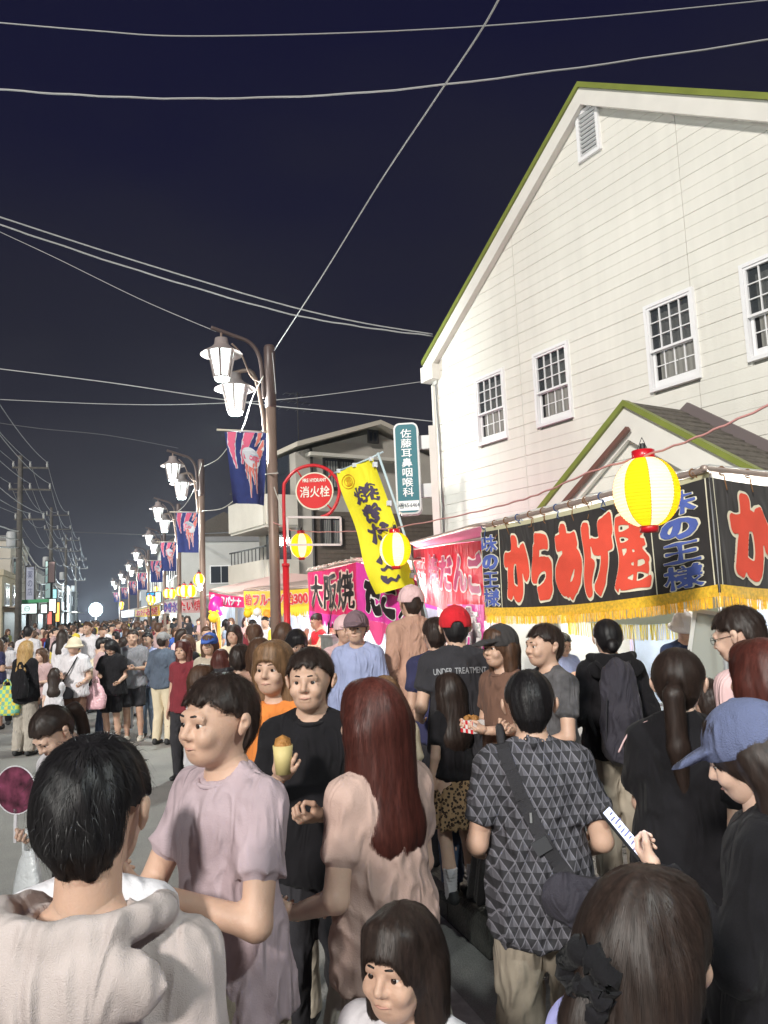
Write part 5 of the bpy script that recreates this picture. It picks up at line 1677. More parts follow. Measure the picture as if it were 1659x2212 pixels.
# ================================================================== paper lanterns on a festoon wire
M_PAPY = None
def paper(name, c, thick):
    m = bpy.data.materials.new(name); m.use_nodes = True
    N, L = nodes_of(m); N.clear()
    o = N.new('ShaderNodeOutputMaterial'); tr = N.new('ShaderNodeBsdfTranslucent'); df = N.new('ShaderNodeBsdfDiffuse'); mx = N.new('ShaderNodeMixShader')
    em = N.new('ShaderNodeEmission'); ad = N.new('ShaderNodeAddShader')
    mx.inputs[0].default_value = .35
    tr.inputs[0].default_value = (*c, 1); df.inputs[0].default_value = (*c, 1); em.inputs[0].default_value = (*c, 1); em.inputs[1].default_value = thick  # paper glows by itself, added to the bulb light shining through
    t = N.new('ShaderNodeTexCoord'); sx = N.new('ShaderNodeSeparateXYZ'); w = N.new('ShaderNodeMath'); w.operation = 'SINE'; mu = N.new('ShaderNodeMath'); mu.operation = 'MULTIPLY'; mu.inputs[1].default_value = 300
    bp = N.new('ShaderNodeBump'); bp.inputs['Strength'].default_value = .6; bp.inputs['Distance'].default_value = .004
    L.new(t.outputs['Object'], sx.inputs[0]); L.new(sx.outputs[2], mu.inputs[0]); L.new(mu.outputs[0], w.inputs[0]); L.new(w.outputs[0], bp.inputs['Height'])
    L.new(bp.outputs[0], tr.inputs['Normal']); L.new(bp.outputs[0], df.inputs['Normal'])
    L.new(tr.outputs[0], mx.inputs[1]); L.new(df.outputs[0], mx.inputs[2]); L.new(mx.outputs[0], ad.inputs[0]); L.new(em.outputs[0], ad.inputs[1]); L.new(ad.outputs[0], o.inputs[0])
    return m
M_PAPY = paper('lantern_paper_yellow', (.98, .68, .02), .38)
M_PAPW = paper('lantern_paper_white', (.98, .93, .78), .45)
M_LRED = mat('lantern_ring_red', (.55, .01, .02), .3, coat=.4)
M_BULB = glow('bulb_warm', (1, .85, .5), 14)
lan_me = {}
def lantern(p, r_, label, pw=28, detail=True, rz=0.0, grp='yellow and white paper lanterns'):
    t = thing('paper_lantern', label, 'lantern', tuple(p), rz, grp)
    hh = r_ * 1.06
    prof = []
    nr = 56 if detail else 16
    for i in range(nr + 1):
        a = -math.pi / 2 * .82 + math.pi * .82 * i / nr
        prof.append((r_ * math.cos(a) ** .9 + (.0035 * (i % 2) if detail else 0), hh * math.sin(a) * 1.05))
    ns = 48 if detail else 24
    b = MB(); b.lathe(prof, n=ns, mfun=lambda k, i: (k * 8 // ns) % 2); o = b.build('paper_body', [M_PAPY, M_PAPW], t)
    rt = prof[-1][0]; zt_ = prof[-1][1]
    if detail:
        b = MB()
        for k in range(8):
            a = 2 * math.pi * k / 8
            b.tube([Vector((pp[0] * math.cos(a) * 1.006, pp[0] * math.sin(a) * 1.006, pp[1])) for pp in prof[::2]], .0022, 4)
        b.build('seam', mat('seam_orange', (.75, .25, .01), .6), t)
    MB().lathe([(rt * 1.05, zt_ - .01), (rt * 1.12, zt_), (rt * 1.12, zt_ + .05 * r_ / .2), (rt * .95, zt_ + .055 * r_ / .2), (rt * .9, zt_)], n=24).build('top_ring', M_LRED, t)
    MB().lathe([(rt * .8, -zt_ + .005), (rt * .9, -zt_), (rt * .9, -zt_ - .04 * r_ / .2), (rt * .75, -zt_ - .04 * r_ / .2), (rt * .7, -zt_)], n=24).build('bottom_ring', M_LRED, t)
    MB().lathe([(.001, .035), (.022, .02), (.022, .07), (.016, .1)], (0, 0, zt_ + .0), n=10).tube([(-rt, 0, zt_ + .04), (0, 0, zt_ + .14), (rt, 0, zt_ + .04)], .003, 4).build('socket', M_RAIL, t)
    MB().lathe([(.001, -.04), (.025, -.03), (.034, 0), (.025, .03), (.012, .05), (.001, .06)], (0, 0, -r_ * .25), n=12).build('bulb', M_BULB, t)
    ld = bpy.data.lights.new('lantern_light', 'POINT'); ld.energy = pw * (r_ / .21) ** 2; ld.color = (1, .86, .55); ld.shadow_soft_size = .03
    lo_ = bpy.data.objects.new('lantern_light', ld); col.objects.link(lo_); lo_.parent = t; lo_.location = (0, 0, -r_ * .25)
    return t
Ls = [(1396, 1063, 5.0, 71, 'largest paper lantern, yellow and white, glowing in front of the black banner'),
      (854, 1187, 9.0, 34.5, 'paper lantern hanging in front of the yellow flag'),
      (651, 1178.5, 11.6, 25, 'small paper lantern hanging under the fire hydrant sign')]
for (u, v, d, rp, lb) in Ls:
    lantern(at(u, v, d), rp / FPX * d * .97, lb, pw=75, rz=.25)
for (u, v, d, rp, lb) in ((430, 1252, 19.5, 12, 'lantern half hidden behind the second lamp post'), (413, 1277, 21, 12, 'lantern just left of the second lamp post, above the pink stall'), (398, 1277, 23, 12, 'lantern touching the one just left of the second lamp post'),
                          (388, 1277, 27, 9, 'lantern hidden partly by the third lamp post'), (372, 1283, 30, 9, 'right one of the touching lantern pair beyond the third post'), (361, 1282, 32, 9, 'left one of the touching lantern pair beyond the third post'),
                          (323, 1293, 42, 7, 'upper small lantern in the distant cluster'), (331, 1296, 43, 7, 'right small lantern in the distant cluster'), (326, 1301, 44, 6, 'lowest small lantern in the distant cluster'), (337, 1272, 45, 5, 'tiny lantern above the blue street sign'),
                          (263, 1305, 60, 5, 'tiny reddish lantern among the farthest stalls'), (262, 1312, 61, 4.5, 'lower tiny lantern among the farthest stalls')):
    lantern(at(u, v, d), rp / FPX * d, lb, pw=10, detail=False)
M_PWIRE = mat('wire_pink', (.62, .30, .28), .6)
sky_cable([(588, 1127, 12), (612, 1138, 11.9), (640, 1147, 11.8), (720, 1149, 10.8), (800, 1145, 9.8), (870, 1137, 8.9), (1000, 1112, 7.6), (1110, 1085, 6.6), (1180, 1061, 6.0), (1280, 1018, 5.4), (1382, 988, 5.0), (1480, 955, 4.6), (1580, 912, 4.3), (1700, 858, 4.0)], .0075, 'pink twisted wire carrying the paper lanterns', M_PWIRE, wig=.004)

# ================================================================== stalls
M_STEEL = mat('pipe_steel', (.50, .40, .36), .4, metal=.5, var=.1)
M_TIE = mat('tie_blue', (.05, .09, .22), .8)
M_TIE2 = mat('tie_brown', (.22, .11, .05), .8)
M_TABLE = mat('table_steel', (.60, .62, .64), .3, metal=.7)
def bulb_lamp(t, p, e_, c=(1, .97, .92), r_=.045, es=25):
    MB().lathe([(.001, -r_), (r_ * .8, -r_ * .6), (r_, 0), (r_ * .6, r_ * .8), (.02, r_ * 1.6), (.001, r_ * 1.8)], p, n=12).build('bulb', glow('bulb_white', (1, .98, .95), es), t, world=True)
    ld = bpy.data.lights.new('stall_light', 'POINT'); ld.energy = e_; ld.color = c; ld.shadow_soft_size = .09
    lo_ = bpy.data.objects.new('stall_light', ld); col.objects.link(lo_); lo_.parent = t
    lo_.location = MW[t.name].inverted() @ (Vector(p) + Vector((0, 0, -.10)))
def canvas_fn(A, B, zt0, zt1, zb0, zb1, sag=.03, wav=.02, n=None, ph=0.0):
    """cloth between A and B (xy), top heights zt0..zt1, bottom zb0..zb1; returns F(a,b,off)"""
    A, B = Vector(A), Vector(B)
    d = (B - A); d.z = 0
    nn = n if n is not None else Vector((d.y, -d.x, 0)).normalized()
    def F(a, b, off=0.0):
        p = A.lerp(B, a)
        zt = zt0 + (zt1 - zt0) * a - sag * 4 * a * (1 - a); zb_ = zb0 + (zb1 - zb0) * a - sag * 1.6 * 4 * a * (1 - a)
        w = wav * (math.sin(a * 13 + ph + b * 2) * (.4 + .6 * (1 - b)) + .5 * math.sin(a * 29 + ph * 2 + 3 * b) * (1 - b))
        q = Vector((p.x, p.y, zb_ + (zt - zb_) * b)) + nn * (w + off)
        return q
    return F
def front_n(A, B):
    """normal of AB that looks at the camera"""
    d = Vector(B) - Vector(A); n = Vector((d.y, -d.x, 0)).normalized()
    if n.dot(CAMLOC - Vector(A)) < 0: n = -n
    return n
def fringe(F, name, t, m, ln, n, L_, seed=0, valance=None):
    r = random.Random(seed); b = MB()
    for i in range(n):
        a = (i + r.random() * .7) / n
        w = L_ / n * r.uniform(.55, .95)
        p = F(a, 0, .006 + r.uniform(-.005, .009)); q = Vector(p) + Vector((r.uniform(-.006, .006), r.uniform(-.006, .006), -ln * r.uniform(.90, 1.03)))
        p2 = F(min(a + w / L_, 1), 0, .006 + r.uniform(-.005, .009))
        dx = (Vector(p2) - Vector(p))
        b.add([p, Vector(p) + dx, q + dx * .8, q], [(0, 1, 2, 3)])
    o = b.build(name, m, t, world=True); o['kind'] = 'stuff'
    return o

# ---- 1. the karaage stall with the black banner
A1 = at(1040, 1150, 8.35); C1 = at(1531, 1031, 5.75)
A1b = at(1041, 1324, 8.35); C1b = at(1531, 1281, 5.75)
side_dir = HN.copy()
E1 = Vector((C1.x, C1.y, 0)) + side_dir * 2.3
kst = thing('food_stall', 'fried chicken stall with black banner, red characters and gold fringe', 'market stall', ((A1.x + C1.x) / 2, (A1.y + C1.y) / 2, 0))
M_BLK = mat('banner_black', (.022, .018, .018), .8, var=.2, vscale=4, sheen=.15)
M_BRED = mat('banner_red', (.85, .10, .06), .7, var=.06)
M_BCREAM = mat('banner_cream', (.85, .80, .62), .7)
M_BBLU = mat('banner_blue', (.10, .15, .48), .7, var=.15)
M_GOLD = mat('fringe_gold', (.85, .50, .02), .5, var=.25, vscale=40, sheen=.3)
n1 = front_n(A1, C1)
FB = canvas_fn(A1, C1, A1.z, C1.z, A1b.z, C1b.z, .035, .012, n1)
Lb = (Vector((C1.x, C1.y, 0)) - Vector((A1.x, A1.y, 0))).length
b = MB(); b.grid(lambda a, c: FB(a, c), 60, 12); b.build('banner_cloth', M_BLK, kst, world=True)
zr = C1.z; zrb = C1b.z
n1s = front_n(C1, E1)
FS = canvas_fn(Vector((C1.x, C1.y, 0)), E1, zr, zr - .02, zrb, zrb - .05, .03, .012, n1s)
b = MB(); b.grid(lambda a, c: FS(a, c), 40, 12); b.build('side_banner_cloth', M_BLK, kst, world=True)
# where things sit along the front (from the picture)
def along(u, v):
    q = plane_hit(Vector((A1.x, A1.y, 0)), n1, u, v); return (Vector((q.x, q.y, 0)) - Vector((A1.x, A1.y, 0))).dot(Vector((C1.x - A1.x, C1.y - A1.y, 0)).normalized()) / Lb
a_ = {k: along(*v) for k, v in dict(l0=(1046, 1240), l1=(1080, 1240), d1=(1084, 1240), k0=(1092, 1240), k1=(1402, 1180), d2=(1410, 1180), m0=(1428, 1180), m1=(1516, 1160)).items()}
b = MB()
def outl(txt, box, fn, mb, m_in, m_out, bold=.05, edge=.045, **kw):
    # outline: frame of fit taken from the bold inner text so that both align
    V, _ = text_geo(txt, bold, vertical=kw.get('vertical', False)); V2, _ = text_geo(txt, bold + edge, vertical=kw.get('vertical', False))
    text_box(txt, box, fn, .008, mb=mb, mi=m_out, bold=bold + edge, ref=bold, **kw)
    text_box(txt, box, fn, .014, mb=mb, mi=m_in, bold=bold, **kw)
outl('からあげ屋', (a_['k0'] + .005, .12, a_['k1'], .93), FB, b, 0, 1, bold=.075, edge=.03, skew=.0, wob=.008)
outl('味の王様', (a_['l0'], .08, a_['l1'], .95), FB, b, 2, 1, bold=.06, edge=.04, vertical=True)
outl('味の王様', (a_['m0'], .08, a_['m1'], .95), FB, b, 2, 1, bold=.06, edge=.04, vertical=True)
outl('からあげ屋', (.08, .12, 1.25, .93), FS, b, 0, 1, bold=.075, edge=.03)
b.build('banner_lettering', [M_BRED, M_BCREAM, M_BBLU], kst, world=True)
b = MB()
for aa, F_ in ((a_['d1'], FB), (a_['d2'], FB), (.992, FB), (.004, FB), (.012, FS)):
    b.add([F_(aa - .0018, 0, .010), F_(aa + .0018, 0, .010), F_(aa + .0018, .5, .010), F_(aa - .0018, .5, .010), F_(aa + .0018, 1, .010), F_(aa - .0018, 1, .010)], [(0, 1, 2, 3), (3, 2, 4, 5)])
b.build('seam_piping', M_BCREAM, kst, world=True)
b = MB(); b.grid(lambda a, c: FB(a, -.03 + .10 * c, .012), 60, 1); b.grid(lambda a, c: FS(a, -.03 + .10 * c, .012), 40, 1); b.build('fringe_band', M_GOLD, kst, world=True)
fringe(FB, 'fringe', kst, M_GOLD, .105, 900, Lb, 1); fringe(FS, 'fringe', kst, M_GOLD, .105, 600, 2.3, 2)
b = MB()
b.grid(lambda a, c: FB(a, 1.0 + .05 * c, -.01), 60, 1); b.build('top_hem', mat('hem_cream', (.55, .52, .35), .8), kst, world=True)
# frame pipes, posts, ties
cor = Vector((C1.x, C1.y, zr + .06)); lef = Vector((A1.x, A1.y, A1.z + .06)); E1z = Vector((E1.x, E1.y, zr + .04)); bl_ = Vector((A1.x, A1.y, 0)) + side_dir * 2.2
b = MB(); b.tube(smooth_pts([lef - n1 * .02, lef.lerp(cor, .5), cor - (cor - lef).normalized() * .12, cor + side_dir * .12, E1z], 8), .024, 10)
b.build('top_pipe', M_STEEL, kst, world=True)
for p in (lef, cor - (cor - lef).normalized() * .05, E1z, bl_ + Vector((0, 0, A1.z))):
    q = Vector((p.x, p.y, .2)) - n1 * .06
    MB().tube([q, Vector((q.x, q.y, p.z - .02))], .02, 8).build('post', mat('angle_steel', (.62, .64, .66), .35, metal=.6), kst, world=True)
rnd = random.Random(4)
for i in range(15):
    a = (i + .3) / 15
    p = lef.lerp(cor, a)
    b = MB(); m_ = M_TIE if i % 3 == 0 else M_TIE2
    pts = [p + Vector((.034 * math.cos(t), 0, .034 * math.sin(t))) for t in np.linspace(0, 5.2, 9)]
    b.tube(pts, .006, 5)
    for k in range(2): b.tube([pts[-1], pts[-1] + Vector((rnd.uniform(-.05, .05), rnd.uniform(-.03, 0), rnd.uniform(-.10, .05))), pts[-1] + Vector((rnd.uniform(-.07, .07), -.03, rnd.uniform(-.16, -.06)))], .005, 5)
    b.build('tie', m_, kst, world=True)
for i in range(7):
    p = cor.lerp(E1z, (i + .5) / 7); b = MB(); pts = [p + Vector((.034 * math.cos(t), 0, .034 * math.sin(t))) for t in np.linspace(0, 5.2, 9)]; b.tube(pts, .006, 5); b.tube([pts[-1], pts[-1] + Vector((0, -.02, -.12))], .005, 5); b.build('tie', M_TIE2, kst, world=True)
# roof sheet, back wall with pale print, inner yellow fringe valance, counter, steel plate, awning print
b = MB(); Q_ = [lef, cor, E1z, Vector((bl_.x, bl_.y, A1.z + .05))]
b.poly([p + Vector((0, 0, .03)) for p in Q_], (0, 0, .012)); b.build('roof_sheet', mat('tarp_white', (.62, .62, .60), .6), kst, world=True)
FBk = canvas_fn(bl_ + HA * .1, E1 - HA * .1, A1.z, zr, .5, .5, 0, .02, -side_dir)
b = MB(); b.grid(lambda a, c: FBk(a, c), 30, 6); b.build('back_cloth', mat('tarp_bluewhite', (.42, .50, .66), .7, var=.35, vscale=2), kst, world=True)
FLf = canvas_fn(Vector((A1.x, A1.y, 0)) + side_dir * .25, bl_, A1.z, A1.z, .9, .9, 0, .02, HA)
b = MB(); b.grid(lambda a, c: FLf(a, c), 20, 6); b.build('side_cloth', mat('tarp_white', (.62, .62, .60), .6), kst, world=True)
pvA = Vector((A1.x, A1.y, 0)) + side_dir * 1.1 + HA * .1; pvB = Vector((C1.x, C1.y, 0)) + side_dir * 1.1 - HA * .5
FV = canvas_fn(pvA, pvB, 2.16, 2.22, 1.80, 1.86, .05, .015, -side_dir)
b = MB(); b.grid(lambda a, c: FV(a, c), 40, 5); b.build('inner_valance', mat('valance_mint', (.62, .72, .62), .7), kst, world=True)
fringe(FV, 'inner_fringe', kst, mat('fringe_yellow', (.80, .68, .05), .5), .16, 300, (pvB - pvA).length, 5)
def prism_between(A, B, w, z0, z1):
    d = (B - A).normalized(); n = Vector((-d.y, d.x, 0))
    return MB().poly([Vector((A.x, A.y, z0)), Vector((B.x, B.y, z0)), Vector((B.x, B.y, z0)) + n * w, Vector((A.x, A.y, z0)) + n * w], (0, 0, z1 - z0))
cA = Vector((A1.x, A1.y, 0)) + side_dir * .12 + HA * .1; cB = Vector((C1.x, C1.y, 0)) + side_dir * .12 - HA * .1
prism_between(cA, cB, .75, .96, 1.0).build('counter_top', M_TABLE, kst, world=True)
FC = canvas_fn(cA, cB, .97, .97, .25, .25, 0, .012, n1)
b = MB(); b.grid(lambda a, c: FC(a, c), 40, 6); b.build('counter_cloth', mat('tarp_counter', (.66, .64, .62), .7, var=.1, vscale=3), kst, world=True)
for a, e_ in ((.22, 60), (.5, 70), (.82, 85)):
    p = Vector((A1.x, A1.y, 0)).lerp(Vector((C1.x, C1.y, 0)), a) + side_dir * 1.35; bulb_lamp(kst, (p.x, p.y, 2.55), e_ * 1.15, (1.0, .95, .84))
# things on its counter
def on_counter(a, dn_, z, obj=None):
    return cA.lerp(cB, a) + side_dir * dn_ + Vector((0, 0, z))
def tray(a, label, m, grp='food trays on the fried chicken counter', n=12, sd_=0):
    p = on_counter(a, .35, 1.0)
    t = thing('food_tray', label, 'tray', tuple(p), HROT, grp)
    b = MB(); b.box((0, 0, .01), (.42, .30, .02)); 
    for dx in (-.21, .21): b.box((dx, 0, .035), (.012, .30, .05))
    for dy in (-.15, .15): b.box((0, dy, .035), (.408, .012, .05))
    b.build('tray', M_TABLE, t)
    r = random.Random(sd_)
    for i in range(n):
        b = MB(); rr_ = r.uniform(.025, .036)
        b.lathe([(.001, -rr_ * .8), (rr_ * .8, -rr_ * .5), (rr_, 0), (rr_ * .7, rr_ * .6), (.001, rr_ * .8)], (r.uniform(-.16, .16), r.uniform(-.1, .1), .045 + (i % 3) * .02), n=7); b.build('fried_chicken', m, t)
M_FRY = mat('fried_brown', (.36, .16, .04), .6, var=.3, vscale=40, bump=.5)
tray(.2, 'steel tray of fried chicken near the far end of the counter', M_FRY, sd_=1); tray(.5, 'steel tray of fried chicken in the middle of the counter', M_FRY, sd_=2); tray(.82, 'steel tray of fried chicken at the near end of the counter', M_FRY, sd_=3)

# menu board leaning at the near end
mb_p = at(1562, 1478, 5.9)
mt = thing('menu_board', 'grey menu board in a pale frame standing near the end of the counter', 'board', (mb_p.x, mb_p.y, .2), -YAW - R(18))
MB().box((0, 0, 1.35), (.42, .02, .62), rot=Matrix.Rotation(R(12), 3, 'Y')).build('panel', mat('board_gray', (.30, .31, .28), .5), mt)
b = MB(); Rm = Matrix.Rotation(R(12), 3, 'Y')
for c_, s_ in (((0, 0, .32), (.48, .04, .03)), ((0, 0, -.32), (.48, .04, .03)), ((-.225, 0, 0), (.03, .04, .62)), ((.225, 0, 0), (.03, .04, .62))):
    b.box(Rm @ Vector(c_) + Vector((0, -.005, 1.35)), s_, rot=Rm)
b.build('frame', mat('frame_steel', (.6, .6, .58), .4, metal=.4), mt)
MB().box((0, .05, .52), (.05, .05, 1.04)).build('stand', M_RAIL, mt)

# ---- generic stall: front cloth with lettering, roof, posts, table, bulbs
def stall(label, uL, vLt, vLb, dL, uR, vRt, vRb, dR, depth_, cloth_m, text, inm, outm, bold=.06, edge=.04, scallop=None, roofm=None, bulbs=((.5, 60),), side=None, box=(.06, .12, .94, .92), table=True, side_l=False, lightc=(1, .95, .88), roof_rise=.25, vertical=False, tablem=None):
    A, B = at(uL, vLt, dL), at(uR, vRt, dR); Ab, Bb = at(uL, vLb, dL), at(uR, vRb, dR)
    n = front_n(A, B)
    bk = -n * depth_
    t = thing('food_stall', label, 'market stall', ((A.x + B.x) / 2, (A.y + B.y) / 2, 0))
    F = canvas_fn(A, B, A.z, B.z, Ab.z, Bb.z, .02, .015, n, ph=uL)
    L_ = (B - A).length
    b = MB(); b.grid(lambda a, c: F(a, c), 40, 10); b.build('banner_cloth', cloth_m, t, world=True)
    if text:
        b = MB(); 
        V, _ = text_geo(text, bold)
        text_box(text, box, F, .008, mb=b, mi=1, bold=bold + edge, ref=bold); text_box(text, box, F, .014, mb=b, mi=0, bold=bold); b.build('banner_lettering', [inm, outm], t, world=True)
    if scallop:
        b = MB(); ns = int(L_ / .16) + 1
        def S(a, c): return F(a, 0, .004) + Vector((0, 0, -(.10 + .10 * abs(math.sin(a * ns * math.pi))) * c))
        b.grid(S, ns * 6, 3); b.build('scallop', scallop, t, world=True)
    C_, D_ = A + bk, B + bk
    b = MB(); rz_ = Vector((0, 0, roof_rise))
    b.poly([A + Vector((0, 0, .05)), B + Vector((0, 0, .05)), D_ + rz_, C_ + rz_], (0, 0, .015)); b.build('roof_sheet', roofm or cloth_m, t, world=True)
    b = MB()
    for p, q in ((A, B), (A, C_ + rz_ * .9), (B, D_ + rz_ * .9)): b.tube([p + Vector((0, 0, .02)), q + Vector((0, 0, .02))], .022, 8)
    b.build('roof_pipe', M_STEEL, t, world=True)
    for p in (A, B, C_, D_):
        MB().tube([(p.x - n.x * .05, p.y - n.y * .05, .1), (p.x - n.x * .05, p.y - n.y * .05, p.z)], .018, 6).build('post', M_STEEL, t, world=True)
    Fk = canvas_fn(C_, D_, C_.z, D_.z, .4, .4, 0, .02, n)
    b = MB(); b.grid(lambda a, c: Fk(a, c), 16, 4); b.build('back_cloth', mat('tarp_bluewhite', (.55, .62, .74), .7), t, world=True)
    if side is not None:
        for (P, Q, sm_, stx) in side:
            P_, Q_ = (A, C_) if P == 'L' else (B, D_)
            nn_ = front_n(P_, Q_)
            Fs = canvas_fn(P_, Q_, P_.z, Q_.z + roof_rise, Ab.z - .1, Bb.z - .25, 0, .02, nn_)
            b = MB(); b.grid(lambda a, c: Fs(a, c), 20, 8); b.build('side_cloth', sm_, t, world=True)
            if stx:
                b = MB(); text_box(stx, (.1, .08, .9, .9), Fs, .008, mb=b, mi=1, bold=bold + edge, ref=bold); text_box(stx, (.1, .08, .9, .9), Fs, .014, mb=b, mi=0, bold=bold); b.build('side_lettering', [inm, outm], t, world=True)
    if table:
        tA, tB = Vector((A.x, A.y, 0)) - n * .1, Vector((B.x, B.y, 0)) - n * .1
        d = (tB - tA).normalized()
        b = MB(); b.poly([tA + Vector((0, 0, .98)), tB + Vector((0, 0, .98)), tB - n * .7 + Vector((0, 0, .98)), tA - n * .7 + Vector((0, 0, .98))], (0, 0, .04)); b.build('counter_top', M_TABLE, t, world=True)
        Fc = canvas_fn(tA, tB, .98, .98, .25, .25, 0, .012, n); b = MB(); b.grid(lambda a, c: Fc(a, c), 20, 4); b.build('counter_cloth', tablem or cloth_m, t, world=True)
    for a, e_ in bulbs:
        p = A.lerp(B, a) - n * (depth_ * .45); bulb_lamp(t, (p.x, p.y, min(A.z, B.z) - .25), e_, lightc)
    return t, F, A, B, n
M_HOT = mat('canvas_hot_pink', (.78, .022, .15), .6, var=.06)
M_MAG = mat('canvas_magenta', (.78, .06, .40), .6, var=.06)
M_CRED = mat('canvas_red', (.66, .012, .035), .6, var=.06)
M_CYEL = mat('canvas_yellow', (.92, .60, .02), .6, var=.06)
M_INK = mat('ink_black', (.015, .013, .016), .45)
M_WPR = mat('print_white', (.85, .82, .80), .6)
M_SALC = mat('canvas_salmon', (.62, .40, .36), .7)
M_ORC = mat('canvas_orange', (.90, .33, .04), .6)
for m_ in (M_HOT, M_MAG, M_CRED, M_CYEL, M_BLK, M_YEL, M_NAVY): wrinkle(m_, .6, 3.5)
# 2. dango stall with the red banner behind the karaage stall
s2, F2, A2, B2_, n2 = stall('red dango stall with pink roof beside the black banner', 893, 1178, 1294, 11.6, 1042, 1168, 1342, 9.0, 1.9, M_CRED, '焼だんご', mat('print_plum', (.35, .03, .12), .6), M_WPR, bold=.04, edge=.05, roofm=M_MAG, box=(.24, .32, .99, .86), bulbs=((.35, 40), (.75, 60)), side=(('L', 0, M_MAG, None),), roof_rise=.1, tablem=M_WPR)
b = MB()
text_box('所沢', (.06, .58, .20, .80), F2, .014, mb=b, bold=.02); text_box('名物', (.06, .32, .20, .56), F2, .014, mb=b, bold=.02); b.build('small_lettering', M_WPR, s2, world=True)
pa, pb = at(968, 1306, 9.9), at(1046, 1306, 8.7)
F2b = canvas_fn(pa, pb, pa.z, pb.z, at(968, 1410, 9.9).z, at(1046, 1420, 8.7).z, 0, .02, n2)
b = MB(); b.grid(lambda a, c: F2b(a, c), 20, 8); b.build('lower_curtain', M_MAG, s2, world=True)
b = MB(); text_box('焼', (.05, .1, .9, .95), F2b, .008, mb=b, mi=1, bold=.1, ref=.06); text_box('焼', (.05, .1, .9, .95), F2b, .014, mb=b, mi=0, bold=.06); b.build('curtain_lettering', [M_INK, M_WPR], s2, world=True)
# open frame and pink awning above it
b = MB(); q0, q1, q2, q3 = at(888, 1172, 10.8), at(1040, 1133, 8.3), at(1128, 1152, 9.0), at(960, 1180, 12)
b.tube(smooth_pts([q0, q0.lerp(q1, .6), q1, q1.lerp(q2, .5), q2], 5), .02, 8); b.tube([at(895, 1186, 10.8), at(1060, 1160, 8.3)], .014, 6); b.build('awning_pipe', M_STEEL, s2, world=True)
b = MB(); b.grid(lambda a, c: (q0.lerp(q1, a)).lerp(at(925, 1180, 12).lerp(q2, a), c) + Vector((0, 0, -.02 - .05 * math.sin(c * math.pi))), 16, 6); b.build('awning', mat('canvas_pink_roof', (.80, .18, .40), .6), s2, world=True)
# 3. hot pink stall with black brushed characters
s3, F3, A3, B3, n3 = stall('hot pink stall with black brushed characters and scalloped edge', 664, 1237, 1319, 13.2, 770, 1214, 1328, 10.9, 2.2, M_HOT, '大阪焼', M_INK, mat('print_blush', (.88, .62, .55), .6), bold=.07, edge=.045, scallop=M_MAG, roofm=M_SALC, bulbs=((.3, 80), (.8, 100)), box=(.08, .10, .94, .90), roof_rise=.0, tablem=mat('counter_maroon', (.10, .015, .02), .6))
pa, pb = at(770, 1214, 10.9), at(903, 1254, 9.4)
n3s = front_n(pa, pb)
F3s = canvas_fn(pa, pb, pa.z, pb.z, at(770, 1335, 10.9).z, at(903, 1362, 9.4).z, 0, .02, n3s)
b = MB(); b.grid(lambda a, c: F3s(a, c), 40, 10); b.build('side_banner_cloth', M_MAG, s3, world=True)
b = MB(); text_box('たこ焼', (.14, .10, 1.0, .85), F3s, .008, mb=b, mi=1, bold=.11, ref=.08, wob=.02); text_box('たこ焼', (.14, .10, 1.0, .85), F3s, .014, mb=b, mi=0, bold=.08, wob=.02); b.build('side_lettering', [M_INK, M_WPR], s3, world=True)
b = MB(); b.grid(lambda a, c: F3s(a, 0, .004) + Vector((0, 0, -(.22 + .09 * math.sin(a * 24)) * c)), 80, 3); b.build('scallop', mat('canvas_rose', (.88, .10, .30), .6), s3, world=True)
pb2 = at(905, 1360, 9.4)
for p in (pb,): MB().tube([(p.x, p.y, .2), (p.x, p.y, p.z)], .018, 6).build('post', M_STEEL, s3, world=True)
bulb_lamp(s3, tuple(at(840, 1330, 10.8)), 70)
rnd = random.Random(9)
for i in range(9):
    p = A3.lerp(B3, (i + .4) / 9) + Vector((0, 0, .04)); b = MB()
    pts = [p + Vector((.03 * math.cos(t), 0, .03 * math.sin(t))) for t in np.linspace(0, 5, 7)]; b.tube(pts, .008, 4)
    b.tube([pts[-1], pts[-1] + Vector((rnd.uniform(-.08, .08), 0, rnd.uniform(.02, .09)))], .006, 4); b.tube([pts[0], pts[0] + Vector((rnd.uniform(-.08, .08), 0, rnd.uniform(-.09, .05)))], .006, 4); b.build('tie', M_ROPE, s3, world=True)
# 4. yellow fruit stall
stall('yellow candied fruit stall with red lettering', 527, 1277, 1312, 19.5, 668, 1271, 1308, 15.5, 2.4, M_CYEL, '飴フルーツ飴300', mat('print_red', (.75, .03, .04), .6), M_WPR, bold=.05, edge=.04, roofm=mat('canvas_blush_roof', (.62, .46, .40), .7), bulbs=((.2, 110), (.6, 110), (.9, 90)), box=(.03, .12, .99, .85), scallop=mat('canvas_lemon', (.92, .75, .05), .6), roof_rise=.3)
pa, pb = at(668, 1274, 15.5), at(733, 1298, 14.2)
